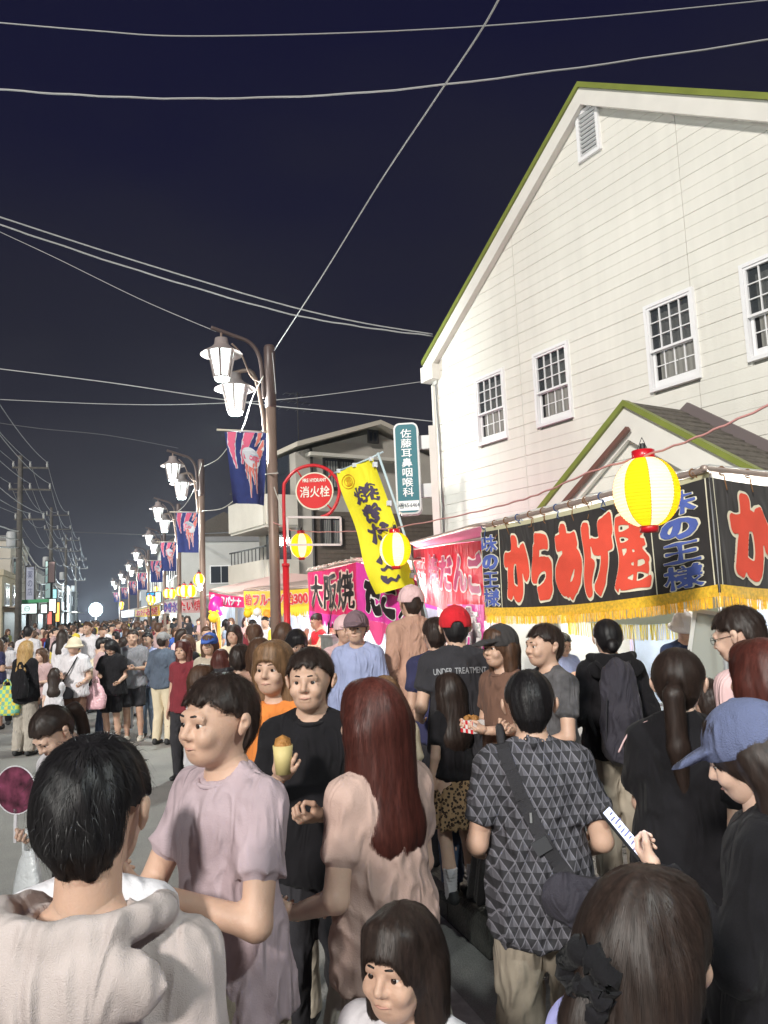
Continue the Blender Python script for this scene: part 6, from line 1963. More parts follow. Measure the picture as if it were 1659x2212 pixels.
# 5. stall with the giant banana, 6.. further ones
s5, F5, A5, B5, n5 = stall('red striped sweets stall left of the yellow fruit stall', 452, 1278, 1305, 22.5, 527, 1290, 1312, 20, 2.4, M_HOT, 'チョコバナナ', M_WPR, mat('print_violet', (.35, .1, .4), .6), bold=.05, edge=.04, roofm=M_SALC, bulbs=((.3, 130), (.8, 130)), roof_rise=.5)
stall('white stall with big red looping characters beyond the second lamp post', 386, 1297, 1322, 31, 441, 1290, 1322, 25.5, 2.4, mat('canvas_rosewhite', (.75, .45, .45), .6), 'たい焼', M_CRED, M_WPR, bold=.05, edge=.05, roofm=M_WPR, bulbs=((.5, 220),), roof_rise=.3)
stall('white stall with blue and pink letters beyond the red lettered one', 352, 1300, 1324, 40, 386, 1296, 1324, 33, 2.4, M_WPR, 'かき氷', mat('print_blue', (.05, .12, .5), .6), M_MAG, bold=.05, edge=.05, roofm=mat('canvas_mint', (.45, .75, .75), .6), bulbs=((.5, 260),), roof_rise=.3)
stall('far yellow and red stall under the distant lanterns', 292, 1318, 1332, 58, 345, 1306, 1330, 44, 2.4, M_CYEL, 'お好み焼', M_CRED, M_WPR, roofm=mat('canvas_cream', (.8, .7, .5), .6), bulbs=((.5, 350),), roof_rise=.5)
stall('farthest small white stall before the floodlight', 262, 1322, 1334, 78, 290, 1316, 1332, 62, 2.4, M_WPR, None, M_CRED, M_WPR, bulbs=((.5, 400),), roof_rise=.4)
# bulb hanging beside the second lamp post
bl = thing('bare_bulb', 'bare bright bulb hanging just left of the second lamp post', 'bulb', tuple(at(432, 1270, 19.4)))
bulb_lamp(bl, tuple(at(432, 1270, 19.4)), 60, r_=.07)
MB().tube([at(432, 1268, 19.4), at(436, 1240, 20.8)], .008, 4).build('cord', M_RAIL, bl, world=True)
# giant pink chocolate banana sign, upright
pbn = at(472, 1312, 21)
bn = thing('banana_sign', 'giant pink banana on an orange stick standing before the sweets stall', 'sign', (pbn.x, pbn.y, 0))
zb0, zb1 = at(472, 1332, 21).z, at(470, 1290, 21).z
MB().tube(smooth_pts([(-.02, 0, zb0), (-.08, 0, zb0 + (zb1 - zb0) * .5), (.02, 0, zb1)], 6), [.13 + .07 * math.sin(k / 12 * math.pi) for k in range(13)], 12).build('banana', mat('banana_pink', (.80, .03, .35), .25, coat=.5), bn)
MB().tube([(0, 0, .2), (0, 0, zb0)], .055, 8).build('stick', mat('stick_orange', (.85, .38, .05), .5), bn)
def blob_sign(label, u, v, d, r_, m, m2, nm='character_balloon'):
    p = at(u, v, d); t = thing(nm, label, 'balloon', tuple(p))
    MB().lathe([(.001, -r_), (r_ * .6, -r_ * .85), (r_, -r_ * .1), (r_ * .85, r_ * .5), (r_ * .3, r_ * .95), (.001, r_)], n=14).build('body', m, t)
    for sx in (-1, 1): MB().lathe([(.001, 0), (r_ * .3, r_ * .1), (r_ * .2, r_ * .4), (.001, r_ * .5)], (sx * r_ * .6, 0, r_ * .75), n=8).build('ear', m2, t)
    MB().tube([(0, 0, -r_), (.1, 0, -r_ - .5), (0, 0, -r_ - 1.0)], .008, 4).build('string', M_ROPE, t)
blob_sign('yellow round balloon low beside the banana sign', 462, 1333, 20, .15, M_CYEL, M_CYEL)
for i, (u, v, lb) in enumerate(((535, 1325, 'leftmost'), (556, 1322, 'second'), (577, 1326, 'middle'), (640, 1322, 'fourth'), (660, 1325, 'rightmost'))):
    blob_sign('%s of the golden candy bags hanging under the yellow stall banner' % lb, u, v, 17.5, .10, (M_CYEL, M_WPR, M_ORC)[i % 3], M_CYEL, 'candy_bag')

# fan-shaped strings of gear on the takoyaki counter
st = at(742, 1378, 11.0)
bx = thing('steel_griddle_box', 'dented galvanised steel box on the maroon counter', 'box', (st.x, st.y, 1.2), HROT + math.pi / 2)
MB().box((0, 0, .22), (.55, .36, .44)).build('case', mat('galvanised', (.42, .47, .46), .4, metal=.6, var=.2, vscale=9), bx)
MB().box((0, 0, .455), (.60, .40, .03)).build('lid', mat('galvanised_lid', (.5, .53, .52), .35, metal=.6), bx)
for dx in (-.25, .25): MB().tube([(dx, 0, .47), (dx * .5, 0, 1.05)], .008, 5).build('cable', M_RAIL, bx)
p = at(722, 1405, 11.2)
tb = thing('serving_table', 'maroon-sided serving table before the hot pink stall', 'table', (p.x, p.y, .2), HROT + math.pi / 2)
MB().box((0, 0, .98), (2.6, .7, .05)).build('tabletop', mat('table_wood', (.42, .27, .12), .6, var=.15), tb)
MB().box((0, -.30, .60), (2.5, .03, .72)).build('side_panel', mat('counter_maroon', (.10, .015, .02), .6), tb)
for sx in (-1, 1):
    for sy in (-1, 1): MB().box((sx * 1.2, sy * .28, .48), (.05, .05, .95)).build('leg', M_RAIL, tb)
p = at(870, 1460, 7.9)
tb = thing('serving_table', 'white-topped table with clear cases beside the hot pink stall', 'table', (p.x, p.y, .2), HROT)
MB().box((0, 0, .88), (2.4, .8, .05)).build('tabletop', M_WPR, tb)
MB().box((0, -.38, .45), (2.35, .02, .8)).build('table_skirt', mat('cloth_cream', (.72, .62, .45), .7), tb)
MB().box((.2, .0, 1.08), (1.6, .5, .34)).build('glass_case', mat('case_glass', (.75, .85, .9), .08, alpha=.35), tb)
for i in range(8): MB().lathe([(.001, 0), (.07, .01), (.08, .05), (.001, .07)], (-.5 + i * .2, 0, .91), n=10).build('food_pack', (M_FRY, M_CYEL, M_WPR)[i % 3], tb)

fr_ = thing('fryer', 'steel deep fryer with a hood inside the fried chicken stall', 'fryer', tuple(cA.lerp(cB, .62) + side_dir * 1.25), HROT)
MB().box((0, 0, .75), (.9, .55, .5)).build('tank', M_TABLE, fr_)
MB().box((0, .2, 1.25), (.9, .05, .5)).build('splash_guard', M_TABLE, fr_)
for sx in (-1, 1):
    for sy in (-1, 1): MB().box((sx * .4, sy * .22, .35), (.04, .04, .32)).build('leg', M_RAIL, fr_)
for sx in (-.22, .22):
    bk_ = MB().box((sx, 0, 1.03), (.34, .40, .06)).build('basket', mat('basket_wire', (.35, .33, .30), .4, metal=.7), fr_)
    MB().tube([(sx, -.2, 1.06), (sx, -.42, 1.16)], .012, 6).build('handle', M_RAIL, bk_)
bc = [(.70, .10, .05), (.85, .75, .2), (.75, .75, .72), (.25, .10, .04), (.12, .4, .12)]
for i, (a, nm_) in enumerate(((.30, 'red'), (.335, 'yellow'), (.37, 'white'), (.62, 'brown'), (.66, 'green'))):
    p = cA.lerp(cB, a) + side_dir * .55 + Vector((0, 0, 1.0))
    t = thing('sauce_bottle', '%s squeeze bottle standing on the fried chicken counter' % nm_, 'bottle', tuple(p), 0, 'squeeze bottles on the counter')
    MB().lathe([(.001, 0), (.034, .0), (.036, .12), (.028, .16), (.014, .18)], n=12).build('bottle_body', mat('bottle_' + nm_, bc[i], .35), t)
    MB().lathe([(.015, .18), (.014, .20), (.004, .235), (.001, .235)], n=8).build('nozzle', M_WPR, t)
pp = cA.lerp(cB, .93) + side_dir * .5
ps = thing('perforated_post', 'grey perforated steel upright standing by the stall cook', 'post', (pp.x, pp.y, .2), HROT)
MB().box((0, 0, .95), (.05, .05, 1.9)).build('upright', mat('angle_steel', (.62, .64, .66), .35, metal=.6), ps)
for i in range(14): MB().box((0, -.026, .9 + i * .07), (.014, .002, .014)).build('hole', M_DARK, ps)

# ================================================================== patterned cloth
def pat_triangles():
    m = mat('cloth_triangles', (.1, .1, .12), .8, bump=.2, bscale=220); wrinkle(m); N, L = nodes_of(m); p = N['Principled BSDF']
    t = N.new('ShaderNodeTexCoord'); sx = N.new('ShaderNodeSeparateXYZ'); L.new(t.outputs['Object'], sx.inputs[0])
    def M(op, a, b=None, c=None):
        n = N.new('ShaderNodeMath'); n.operation = op
        for i, q in enumerate((a, b, c)):
            if q is None: continue
            if isinstance(q, (int, float)): n.inputs[i].default_value = q
            else: L.new(q, n.inputs[i])
        return n.outputs[0]
    z = M('MULTIPLY', sx.outputs[2], 27.0); x = M('MULTIPLY', M('ADD', sx.outputs[0], M('MULTIPLY', sx.outputs[1], .35)), 27.0)
    row = M('FLOOR', z); fz = M('SUBTRACT', z, row)
    xs = M('ADD', x, M('MULTIPLY', row, .5)); fx = M('SUBTRACT', xs, M('FLOOR', xs))
    tri = M('MULTIPLY', M('ABSOLUTE', M('SUBTRACT', fx, .5)), 2.0)
    inside = M('LESS_THAN', tri, M('SUBTRACT', 1.0, fz))
    half = M('GREATER_THAN', fx, .5)
    val = M('ADD', M('MULTIPLY', inside, M('ADD', .035, M('MULTIPLY', half, .055))), .028)
    edge = M('LESS_THAN', M('ABSOLUTE', M('SUBTRACT', tri, M('SUBTRACT', 1.0, fz))), .10)
    val = M('ADD', val, M('MULTIPLY', edge, .10))
    c = N.new('ShaderNodeCombineColor')
    L.new(M('MULTIPLY', val, 1.0), c.inputs[0]); L.new(M('MULTIPLY', val, .96), c.inputs[1]); L.new(M('MULTIPLY', val, 1.12), c.inputs[2])
    L.new(c.outputs[0], p.inputs['Base Color'])
    return m
def pat_leopard():
    m = mat('cloth_leopard', (.4, .25, .1), .85); N, L = nodes_of(m); p = N['Principled BSDF']
    t = N.new('ShaderNodeTexCoord'); v = N.new('ShaderNodeTexVoronoi'); v.inputs['Scale'].default_value = 48; v.inputs['Randomness'].default_value = .9
    n = N.new('ShaderNodeTexNoise'); n.inputs['Scale'].default_value = 60
    mx = N.new('ShaderNodeMath'); mx.operation = 'MULTIPLY_ADD'; mx.inputs[1].default_value = .35
    L.new(t.outputs['Object'], v.inputs['Vector']); L.new(t.outputs['Object'], n.inputs['Vector'])
    L.new(n.outputs['Fac'], mx.inputs[0]); L.new(v.outputs['Distance'], mx.inputs[2])
    r = N.new('ShaderNodeValToRGB'); e_ = r.color_ramp.elements
    e_[0].position = .27; e_[0].color = (.22, .10, .035, 1); e_[1].position = .32; e_[1].color = (.02, .012, .01, 1)
    q = e_.new(.56); q.color = (.02, .012, .01, 1); q = e_.new(.66); q.color = (.34, .22, .12, 1)
    L.new(mx.outputs[0], r.inputs['Fac']); L.new(r.outputs[0], p.inputs['Base Color'])
    return m
def pat_checks():
    m = mat('cloth_plaid', (.5, .5, .2), .8); N, L = nodes_of(m); p = N['Principled BSDF']
    t = N.new('ShaderNodeTexCoord'); b = N.new('ShaderNodeTexChecker'); b.inputs['Scale'].default_value = 17
    b.inputs['Color1'].default_value = (.72, .68, .10, 1); b.inputs['Color2'].default_value = (.20, .50, .38, 1)
    w = N.new('ShaderNodeTexChecker'); w.inputs['Scale'].default_value = 8.5; w.inputs['Color1'].default_value = (1, .8, .75, 1); w.inputs['Color2'].default_value = (.8, 1, 1, 1)
    mx = N.new('ShaderNodeMix'); mx.data_type = 'RGBA'; mx.blend_type = 'MULTIPLY'; mx.inputs[0].default_value = .8
    L.new(t.outputs['Object'], b.inputs['Vector']); L.new(t.outputs['Object'], w.inputs['Vector']); L.new(b.outputs[0], mx.inputs[6]); L.new(w.outputs[0], mx.inputs[7]); L.new(mx.outputs[2], p.inputs['Base Color'])
    return m
C = dict(
    hood=cloth('cloth_pinkgrey', (.53, .45, .43), bump=.7, bs=420), polo=cloth('cloth_mauve', (.44, .34, .37)), white=cloth('cloth_white', (.70, .67, .70)), black=cloth('cloth_black', (.009, .008, .010), var=.25),
    charcoal=cloth('cloth_charcoal', (.035, .033, .038)), navy=cloth('cloth_navy', (.035, .035, .085)), beige=cloth('cloth_beige', (.46, .40, .32)), khaki=cloth('cloth_khaki', (.34, .29, .23)), blush=cloth('cloth_blush', (.52, .36, .31)),
    tan=cloth('cloth_tan', (.46, .27, .20)), sky=cloth('cloth_lightblue', (.34, .38, .58)), denim=cloth('cloth_denim', (.07, .10, .17), bs=500), ltdenim=cloth('cloth_pale_denim', (.25, .33, .45)), grey=cloth('cloth_grey', (.22, .22, .24)),
    slate=cloth('cloth_slate', (.10, .125, .17), bump=.8), lav=cloth('cloth_lavender', (.42, .42, .78)), pink=cloth('cloth_pale_pink', (.74, .50, .50)), brown=cloth('cloth_brown', (.16, .085, .06)), red=cloth('cloth_red', (.60, .02, .03)),
    cream=cloth('cloth_cream', (.62, .55, .42)), rose=cloth('cloth_rose', (.52, .36, .36)), olive=cloth('cloth_olive', (.30, .32, .10)), yellow=cloth('cloth_yellow', (.75, .60, .08)), blue=cloth('cloth_blue', (.05, .12, .45)), orange=cloth('cloth_orange', (.70, .22, .05)),
    dkred=cloth('cloth_wine', (.20, .03, .04)), tri=pat_triangles(), leo=pat_leopard(), gskirt=cloth('cloth_greige', (.42, .38, .33)), capblue=cloth('cap_blue', (.13, .15, .26), bump=.8), pleather=mat('leather_black', (.015, .013, .014), .35, bump=.3, bscale=90))
P = {}
# ---------------------------------------------------------------- foreground
P['hood'] = stand('man seen from behind in a pinkish grey hoodie, closest to the camera, short black hair', 206, 1668, 1.5, face=-4, h=.0095, hair='short', nstr=14000, hairlen=.075, strw=.0012, neck=.045, hscale=1.04, top='hoodie', topm=C['hood'], botm=C['khaki'], skin=1, seed=3, fold=.008, wide=1.16)
P['whitetee'] = stand('person in a white t-shirt directly in front of the man in the hoodie', 205, 1690, 2.0, face=2, h=.011, hair='short', nstr=2500, topm=C['white'], botm=C['denim'], seed=5, fold=.010, wide=1.05, top='tee')
P['polo'] = stand('man in a mauve t-shirt with folded arms facing us, dark hair', 470, 1468, 2.35, face=140, h=.0095, hair='short', hairc='dark', nstr=5000, arms=('cross', 'cross2'), topm=C['polo'], botm=C['khaki'], seed=8, fold=.012, skin=1, wide=1.0)
P['blacktee'] = stand('man in a black t-shirt walking towards us beside the man with folded arms', 668, 1408, 3.4, face=172, h=.012, hair='short', hairc='dark', nstr=3500, arms=('phone', 'hold'), topm=C['black'], botm=C['charcoal'], seed=11, fold=.009, legs=.1)
P['blond'] = stand('person with blond hair and a yellowish top behind the man in black', 590, 1392, 4.0, face=165, h=.014, hair='bob', hairc='light', fem=True, nstr=2500, topm=C['orange'], botm=C['beige'], seed=12, skin=1)
P['dress'] = stand('woman with long red-brown hair, blush top and pleated greige skirt, turned left', 800, 1478, 2.6, face=40, h=.0095, hair='long', hairc='red', fem=True, nstr=9000, hairlen=.09, top='tee', topm=C['blush'], bot='long_skirt', botm=C['gskirt'], seed=14, fold=.010, arms=('folded', 'bag'), skin=0, strw=.0011)
P['ltbrown'] = stand('woman with straight light brown hair seen from behind, near the pink stall', 830, 1466, 4.6, face=5, h=.013, hair='long', hairc='light', fem=True, nstr=5000, topm=C['cream'], bot='wide', botm=C['beige'], seed=15)
P['child'] = stand('child with dark hair in a whitish top at the bottom of the crowd', 862, 1985, 1.70, face=150, h=.0095, hair='bob', hairc='dark', nstr=6000, topm=C['white'], botm=C['ltdenim'], seed=16, skin=1)
P['girl'] = stand('girl with long dark hair, black t-shirt, leopard print skirt and white socks on the kerb', 968, 1461, 5.0, gz=GZ, face=28, h=.013, hair='long', hairc='dark', fem=True, nstr=5000, arms=('bag', 'down'), topm=C['black'], bot='skirt', botm=C['leo'], socks=C['white'], seed=17, skin=0, hem=.10)
P['redcap'] = stand('man in a backwards red cap and charcoal t-shirt lettered UNDER TREATMENT', 981, 1318, 5.2, gz=GZ, face=3, h=.013, hair='short', hairc='black', topm=C['charcoal'], botm=C['denim'], cap=(C['red'], 'capback'), seed=18, fold=.008, wide=1.14, loose=.012, arms=('bag', 'bag'))
P['navy'] = stand('man in a navy t-shirt half hidden left of the man in the red cap', 938, 1338, 5.75, gz=GZ, face=12, h=.014, hair='short', hairc='dark', topm=C['navy'], botm=C['charcoal'], seed=19, nstr=1200, wide=1.05)
P['palecap'] = stand('tall man in a pale cap and loose tan jacket standing before the dango stall', 886, 1272, 7.2, gz=GZ, face=22, h=.014, hair='short', hairc='dark', top='jacket', topm=C['tan'], botm=C['beige'], bot='wide', cap=(C['pink'], 'capback'), seed=20, loose=.015, arms=('pocket', 'pocket'))
P['blueshirt'] = stand('man in a cap and light blue shirt facing us before the hot pink stall', 768, 1327, 6.8, gz=.12, face=172, h=.013, hair='short', hairc='dark', top='jacket', topm=C['sky'], botm=C['charcoal'], cap=(cloth('cap_mauve', (.20, .13, .15)), 'cap'), seed=21, loose=.006, arms=('down', 'bag'), wide=.95)
P['cap2'] = stand('person in a pinkish cap partly hidden behind the man in the light blue shirt', 745, 1335, 7.5, gz=.12, face=200, h=.015, hair='short', topm=C['pink'], botm=C['grey'], cap=(C['pink'], 'cap'), seed=22)
P['glasses'] = stand('woman with black hair and glasses looking down by the red pole', 640, 1364, 8.0, face=205, h=.014, hair='bob', hairc='black', fem=True, topm=C['white'], botm=C['black'], head=(.45, 0, 0), glasses=True, seed=23, nstr=1500)
P['vendor_red'] = stand('stall vendor in a red apron and red headcloth behind the maroon counter', 684, 1327, 12.4, gz=GZ, face=120, h=.02, hair='short', hairc='dark', top='tank', topm=C['red'], botm=C['red'], arms=('face', 'reach'), head=(.3, 0, 0), seed=24, skin=2)
P['vendor_blue'] = stand('stall worker in a bright blue top bending beside the steel box', 722, 1346, 12.6, gz=GZ, face=140, h=.02, hair='short', topm=C['blue'], botm=C['charcoal'], seed=25, bend=.2)
P['nbcap'] = stand('woman in dark cap, brown top and black skirt holding a snack box', 1077, 1359, 4.7, gz=GZ, face=125, h=.012, hair='bob', hairc='brown', fem=True, topm=C['brown'], bot='long_skirt', botm=C['pleather'], cap=(cloth('cap_charcoal', (.05, .045, .045)), 'cap'), arms=('hold', 'hold'), seed=26, nstr=1500)
P['greytee'] = stand('man in a patterned dark grey t-shirt turned towards the woman with the snack box', 1172, 1353, 4.5, gz=GZ, face=112, h=.012, hair='short', hairc='dark', topm=cloth('cloth_dark_pattern', (.10, .095, .10), var=.6), botm=C['charcoal'], arms=('hold', 'folded'), seed=27, nstr=2500, fold=.009)
P['trishirt'] = stand('man seen from behind in a triangle-patterned shirt with a black crossbody bag', 1139, 1455, 3.0, face=-4, h=.0095, hair='buzz', hairc='black', top='shirt', topm=C['tri'], botm=C['khaki'], seed=28, nstr=9000, fold=.012, skin=1, arms=('bag', 'bag'), wide=1.0, loose=.004)
P['backpack'] = stand('person in a black hoodie with hair in a low bun and a black backpack', 1309, 1344, 5.2, gz=GZ, face=-2, h=.013, hair='bun', hairc='black', top='hoodie', topm=C['black'], bot='wide', botm=C['beige'], seed=29, nstr=2500, loose=.022, arms=('bag', 'bag'), wide=1.02)
P['ponytail'] = stand('woman with a dark ponytail in a black t-shirt with a white collar', 1462, 1412, 3.0, gz=.1, face=-28, h=.0105, hair='ponytail', hairc='dark', fem=True, nstr=6000, topm=C['black'], bot='wide', botm=C['black'], seed=30, loose=.03, skin=0, sleeve=.75, arms=('bag', 'phone'))
P['bluecap'] = stand('woman in a faded navy cap and black top looking at a lit phone', 1612, 1538, 2.1, face=60, h=.0095, hair='long', hairc='dark', fem=True, nstr=8000, topm=C['black'], top='sweater', bot='wide', botm=C['black'], cap=(C['capblue'], 'cap'), arms=('down', 'phone'), head=(.35, 0, 0), seed=31, skin=0, loose=.02, strw=.0011)
P['pinktee'] = stand('man with short black hair and glasses in a pale pink t-shirt at the counter', 1590, 1318, 3.6, gz=GZ, face=38, h=.0105, hair='short', hairc='dark', nstr=5000, topm=C['pink'], botm=C['black'], head=(.25, .15, 0), glasses=True, seed=32, skin=0, wide=1.05)
P['redhair'] = stand('woman with a glossy red-brown bob at the right edge of the crowd', 1640, 1392, 2.7, gz=.1, face=15, h=.0105, hair='bob', hairc='red', fem=True, nstr=7000, topm=C['black'], botm=C['black'], seed=33)
P['vendor_towel'] = stand('stall cook in a white head towel and dotted navy top under the gold fringe', 1478, 1325, 6.6, gz=GZ, face=170, h=.014, hair='short', topm=cloth('cloth_navy_dots', (.03, .045, .10), var=.5), botm=C['navy'], cap=(C['white'], 'bucket'), seed=34, arms=('reach', 'hold'), head=(.3, 0, 0))
P['vendor_2'] = stand('second stall cook in pale blue reaching across the fried chicken counter', 1215, 1372, 8.3, gz=GZ, face=200, h=.016, hair='short', top='jacket', topm=C['sky'], botm=C['navy'], seed=35, arms=('reach', 'reach'), head=(.3, 0, 0))
P['lavender'] = stand('girl in a lavender dress with half-up dark hair and a black scrunchie, looking right', 1392, 1862, 1.30, face=-48, h=.0095, hair='halfup', hairc='dark', fem=True, nstr=14000, hairlen=.09, topm=C['lav'], top='dress', bot='long_skirt', botm=C['lav'], seed=36, skin=1, head=(.15, -.25, 0), strw=.0010, neck=-.03)
P['fan'] = stand('woman with a loose ponytail leaning over a round paper fan at the left edge', 112, 1600, 3.9, face=150, H=1.62, h=.012, hair='ponytail', hairc='dark', fem=True, nstr=3500, topm=C['white'], botm=C['black'], arms=('hold', 'bag'), bend=.28, head=(.6, 0, 0), seed=37, skin=0)
# ---------------------------------------------------------------- on the road to the left
P['cream_cap'] = stand('man in a pale hat and long white t-shirt with brown shorts and a crossbody strap', 160, 1380, 12.2, face=172, h=.018, hair='short', topm=C['white'], bot='shorts', botm=C['brown'], cap=(C['cream'], 'bucket'), arms=('hold', 'bag'), seed=40, loose=.03, skin=1, shoem=SHOE_LIGHT)
P['little'] = stand('small girl with long dark hair in a white t-shirt and grey shorts, back to us', 118, 1437, 11.9, face=14, H=1.28, h=.018, hair='long', hairc='dark', fem=True, topm=C['white'], bot='shorts', botm=C['grey'], arms=('face', 'down'), seed=41, skin=0)
P['tote'] = stand('person with light hair in a black jacket and wide grey trousers carrying a plaid tote', 58, 1386, 12.0, face=-12, h=.018, hair='long', hairc='blond', fem=True, top='jacket', topm=C['black'], bot='wide', botm=C['gskirt'], seed=42)
P['mauve'] = stand('person in a mauve top and shorts between the tote carrier and the man in white', 90, 1402, 12.9, face=160, h=.018, hair='bob', hairc='brown', fem=True, topm=C['rose'], bot='shorts', botm=C['charcoal'], arms=('phone', 'hold'), seed=43, skin=0)
P['blackdress'] = stand('woman in a long black top and black shorts, head bowed over a pink plastic bag', 240, 1384, 12.6, face=168, h=.018, hair='long', hairc='black', fem=True, topm=C['black'], bot='shorts', botm=C['black'], arms=('hold', 'bag'), head=(.7, 0, 0), seed=44, wide=1.15, loose=.05)
P['darkshort'] = stand('person in grey t-shirt, dark shorts and pale trainers, right of the woman in black', 287, 1362, 12.9, face=185, h=.018, hair='short', hairc='dark', topm=C['grey'], bot='shorts', botm=C['charcoal'], arms=('hold', 'hold'), seed=45, wide=1.1, shoem=SHOE_LIGHT)
P['sweater'] = stand('man in a slate blue sweater and pale trousers, hands in pockets, back to us', 353, 1364, 12.5, face=-15, H=1.74, h=.018, hair='short', hairc='dark', top='sweater', topm=C['slate'], botm=C['cream'], arms=('pocket', 'pocket'), seed=46, wide=1.08, cap=(cloth('cap_grey', (.25, .24, .24)), 'capback'))
P['bending'] = stand('person in a cream top bending forward behind the woman in black', 228, 1372, 14.6, face=-70, H=1.6, h=.02, hair='short', topm=C['cream'], botm=C['black'], bend=.75, arms=('down', 'hold'), seed=47)
P['edge1'] = stand('man in a white t-shirt at the left edge looking at his hands', 8, 1378, 15.5, face=200, h=.02, hair='short', topm=C['white'], botm=C['black'], arms=('hold', 'hold'), head=(.5, 0, 0), seed=48)
P['edge2'] = stand('man in a white shirt with his back to us at the left edge', 62, 1352, 16.5, face=10, h=.02, hair='short', topm=C['white'], botm=C['black'], seed=49)
P['edge3'] = stand('man with wavy hair in a white t-shirt facing us, above the left group', 190, 1345, 17, face=160, h=.02, hair='short', hairc='brown', topm=C['white'], botm=C['black'], seed=50)
P['redblack'] = stand('woman with long reddish hair and a dark hooded jacket seen from behind', 477, 1405, 8.8, face=3, h=.015, hair='long', hairc='red', fem=True, top='hoodie', topm=C['charcoal'], botm=C['black'], seed=51, nstr=3000)
P['bluehat'] = stand('person in a bright blue cap and beige top near the second lamp post', 452, 1372, 9.6, face=175, h=.016, hair='bob', hairc='brown', fem=True, topm=C['beige'], botm=C['grey'], cap=(C['blue'], 'cap'), seed=52)
P['brownbob'] = stand('girl with a brown bob looking right, behind the man with folded arms', 437, 1440, 6.6, face=-60, h=.014, hair='bob', hairc='brown', fem=True, topm=C['white'], botm=C['grey'], seed=53, nstr=2500, skin=0)
P['ylwtrou'] = stand('person in a black top and yellow-green trousers right of the man in the sweater', 405, 1374, 12.2, face=150, h=.018, hair='long', hairc='brown', fem=True, topm=C['black'], bot='slim', botm=C['olive'], arms=('hold', 'down'), seed=54)
P['jeans'] = stand('person in blue shirt and pale jeans with a folded umbrella, beside the sweater man', 318, 1368, 13.2, face=170, h=.018, hair='short', topm=C['sky'], botm=C['ltdenim'], seed=55, arms=('down', 'hold'))
P['red_tee'] = stand('person in a rust coloured top with red-lit face left of the first lamp post', 395, 1385, 9.8, face=165, h=.016, hair='bob', hairc='red', fem=True, topm=C['dkred'], botm=C['charcoal'], seed=56)
P['br1'] = stand('woman with brown shoulder-length hair between the lamp post and the red pole', 612, 1348, 9.4, face=-5, h=.016, hair='long', hairc='brown', fem=True, topm=C['black'], botm=C['black'], seed=57, nstr=2000)
P['br2'] = stand('man with dark brown hair just left of the nearest lamp post', 548, 1350, 9.5, face=20, h=.016, hair='short', hairc='brown', topm=C['beige'], botm=C['black'], seed=58)
P['br3'] = stand('person in a cream top and dark hair under the yellow stall banner', 505, 1352, 11, face=170, h=.018, hair='bob', hairc='dark', fem=True, topm=C['cream'], botm=C['grey'], seed=59)
P['br4'] = stand('woman in a brown coat walking away left of the blond person', 560, 1382, 6.6, face=10, h=.014, hair='bob', hairc='brown', fem=True, top='jacket', topm=C['tan'], botm=C['black'], seed=60, nstr=2000)
P['br5'] = stand('man in a slate shirt behind the man with folded arms', 520, 1395, 6.8, face=-10, h=.014, hair='short', hairc='dark', topm=C['slate'], botm=C['charcoal'], seed=61, nstr=1500)
P['rc2'] = stand('person in a black t-shirt with short dark hair partly behind the phone user', 1525, 1478, 3.9, gz=.1, face=10, h=.013, hair='short', hairc='dark', topm=C['black'], botm=C['charcoal'], seed=63, nstr=2000)

# ---- helpers for things people wear or hold (in a person's own frame)
def PW(p, x, y, z):
    return MW[P[p]['root'].name] @ Vector((x, y, z))
def held(name, label, cat, p, xyz, rz=0.0, group=None):
    loc = PW(p, *xyz)
    return thing(name, label, cat, tuple(loc), P[p]['root'].rotation_euler.z + rz, group)
# lettering on the charcoal shirt
def print_on(p, text, x0, z0, x1, z1, m, bold=.0, ydir=1, curve=0.0):
    o = P[p]['top']; V, Q = P[p]['topVQ']
    bv = BVHTree.FromPolygons([tuple(v) for v in V], [tuple(q) for q in Q])
    TV, TF = text_geo(text, bold); lo, hi = TV.min(0), TV.max(0); T = (TV - lo) / (hi - lo)
    pts = []
    for a, b_ in T:
        x = (x0 + (x1 - x0) * a); z = z0 + (z1 - z0) * b_ - curve * (2 * a - 1) ** 2
        h_ = bv.ray_cast(Vector((x, -.6 * ydir, z)), Vector((0, ydir, 0)))
        y = h_[0].y - .008 * ydir if h_[0] is not None else -.15
        pts.append((x, y, z))
    b = MB(); b.add(pts, TF); return b.build('shirt_lettering', m, o if False else P[p]['root'])
H_ = P['redcap']['K']
print_on('redcap', 'UNDER TREATMENT', -.165 * H_, 1.315 * H_, .165 * H_, 1.353 * H_, mat('print_grey', (.32, .32, .34), .8), bold=.015, curve=.008)
# white collar ring and shoulder stripes of the ponytail woman
K = P['ponytail']['K']
b = MB(); b.tube([(.078 * K * math.cos(a), (.012 + .082 * math.sin(a)) * K, (1.447 - .02 * math.sin(a)) * K) for a in [i * math.pi / 12 for i in range(25)]], .007, 6); b.build('collar', C['white'], P['ponytail']['root'])
b = MB()
for dy in (0, .018): b.tube(smooth_pts([(-.07 * K, (-.02 - dy) * K, 1.462 * K), (-.13 * K, (-.025 - dy) * K, 1.445 * K), (-.19 * K, (-.03 - dy) * K, 1.405 * K), (-.235 * K, (-.03 - dy) * K, 1.33 * K)]), .004, 5)
b.build('shoulder_stripe', C['pink'], P['ponytail']['root'])
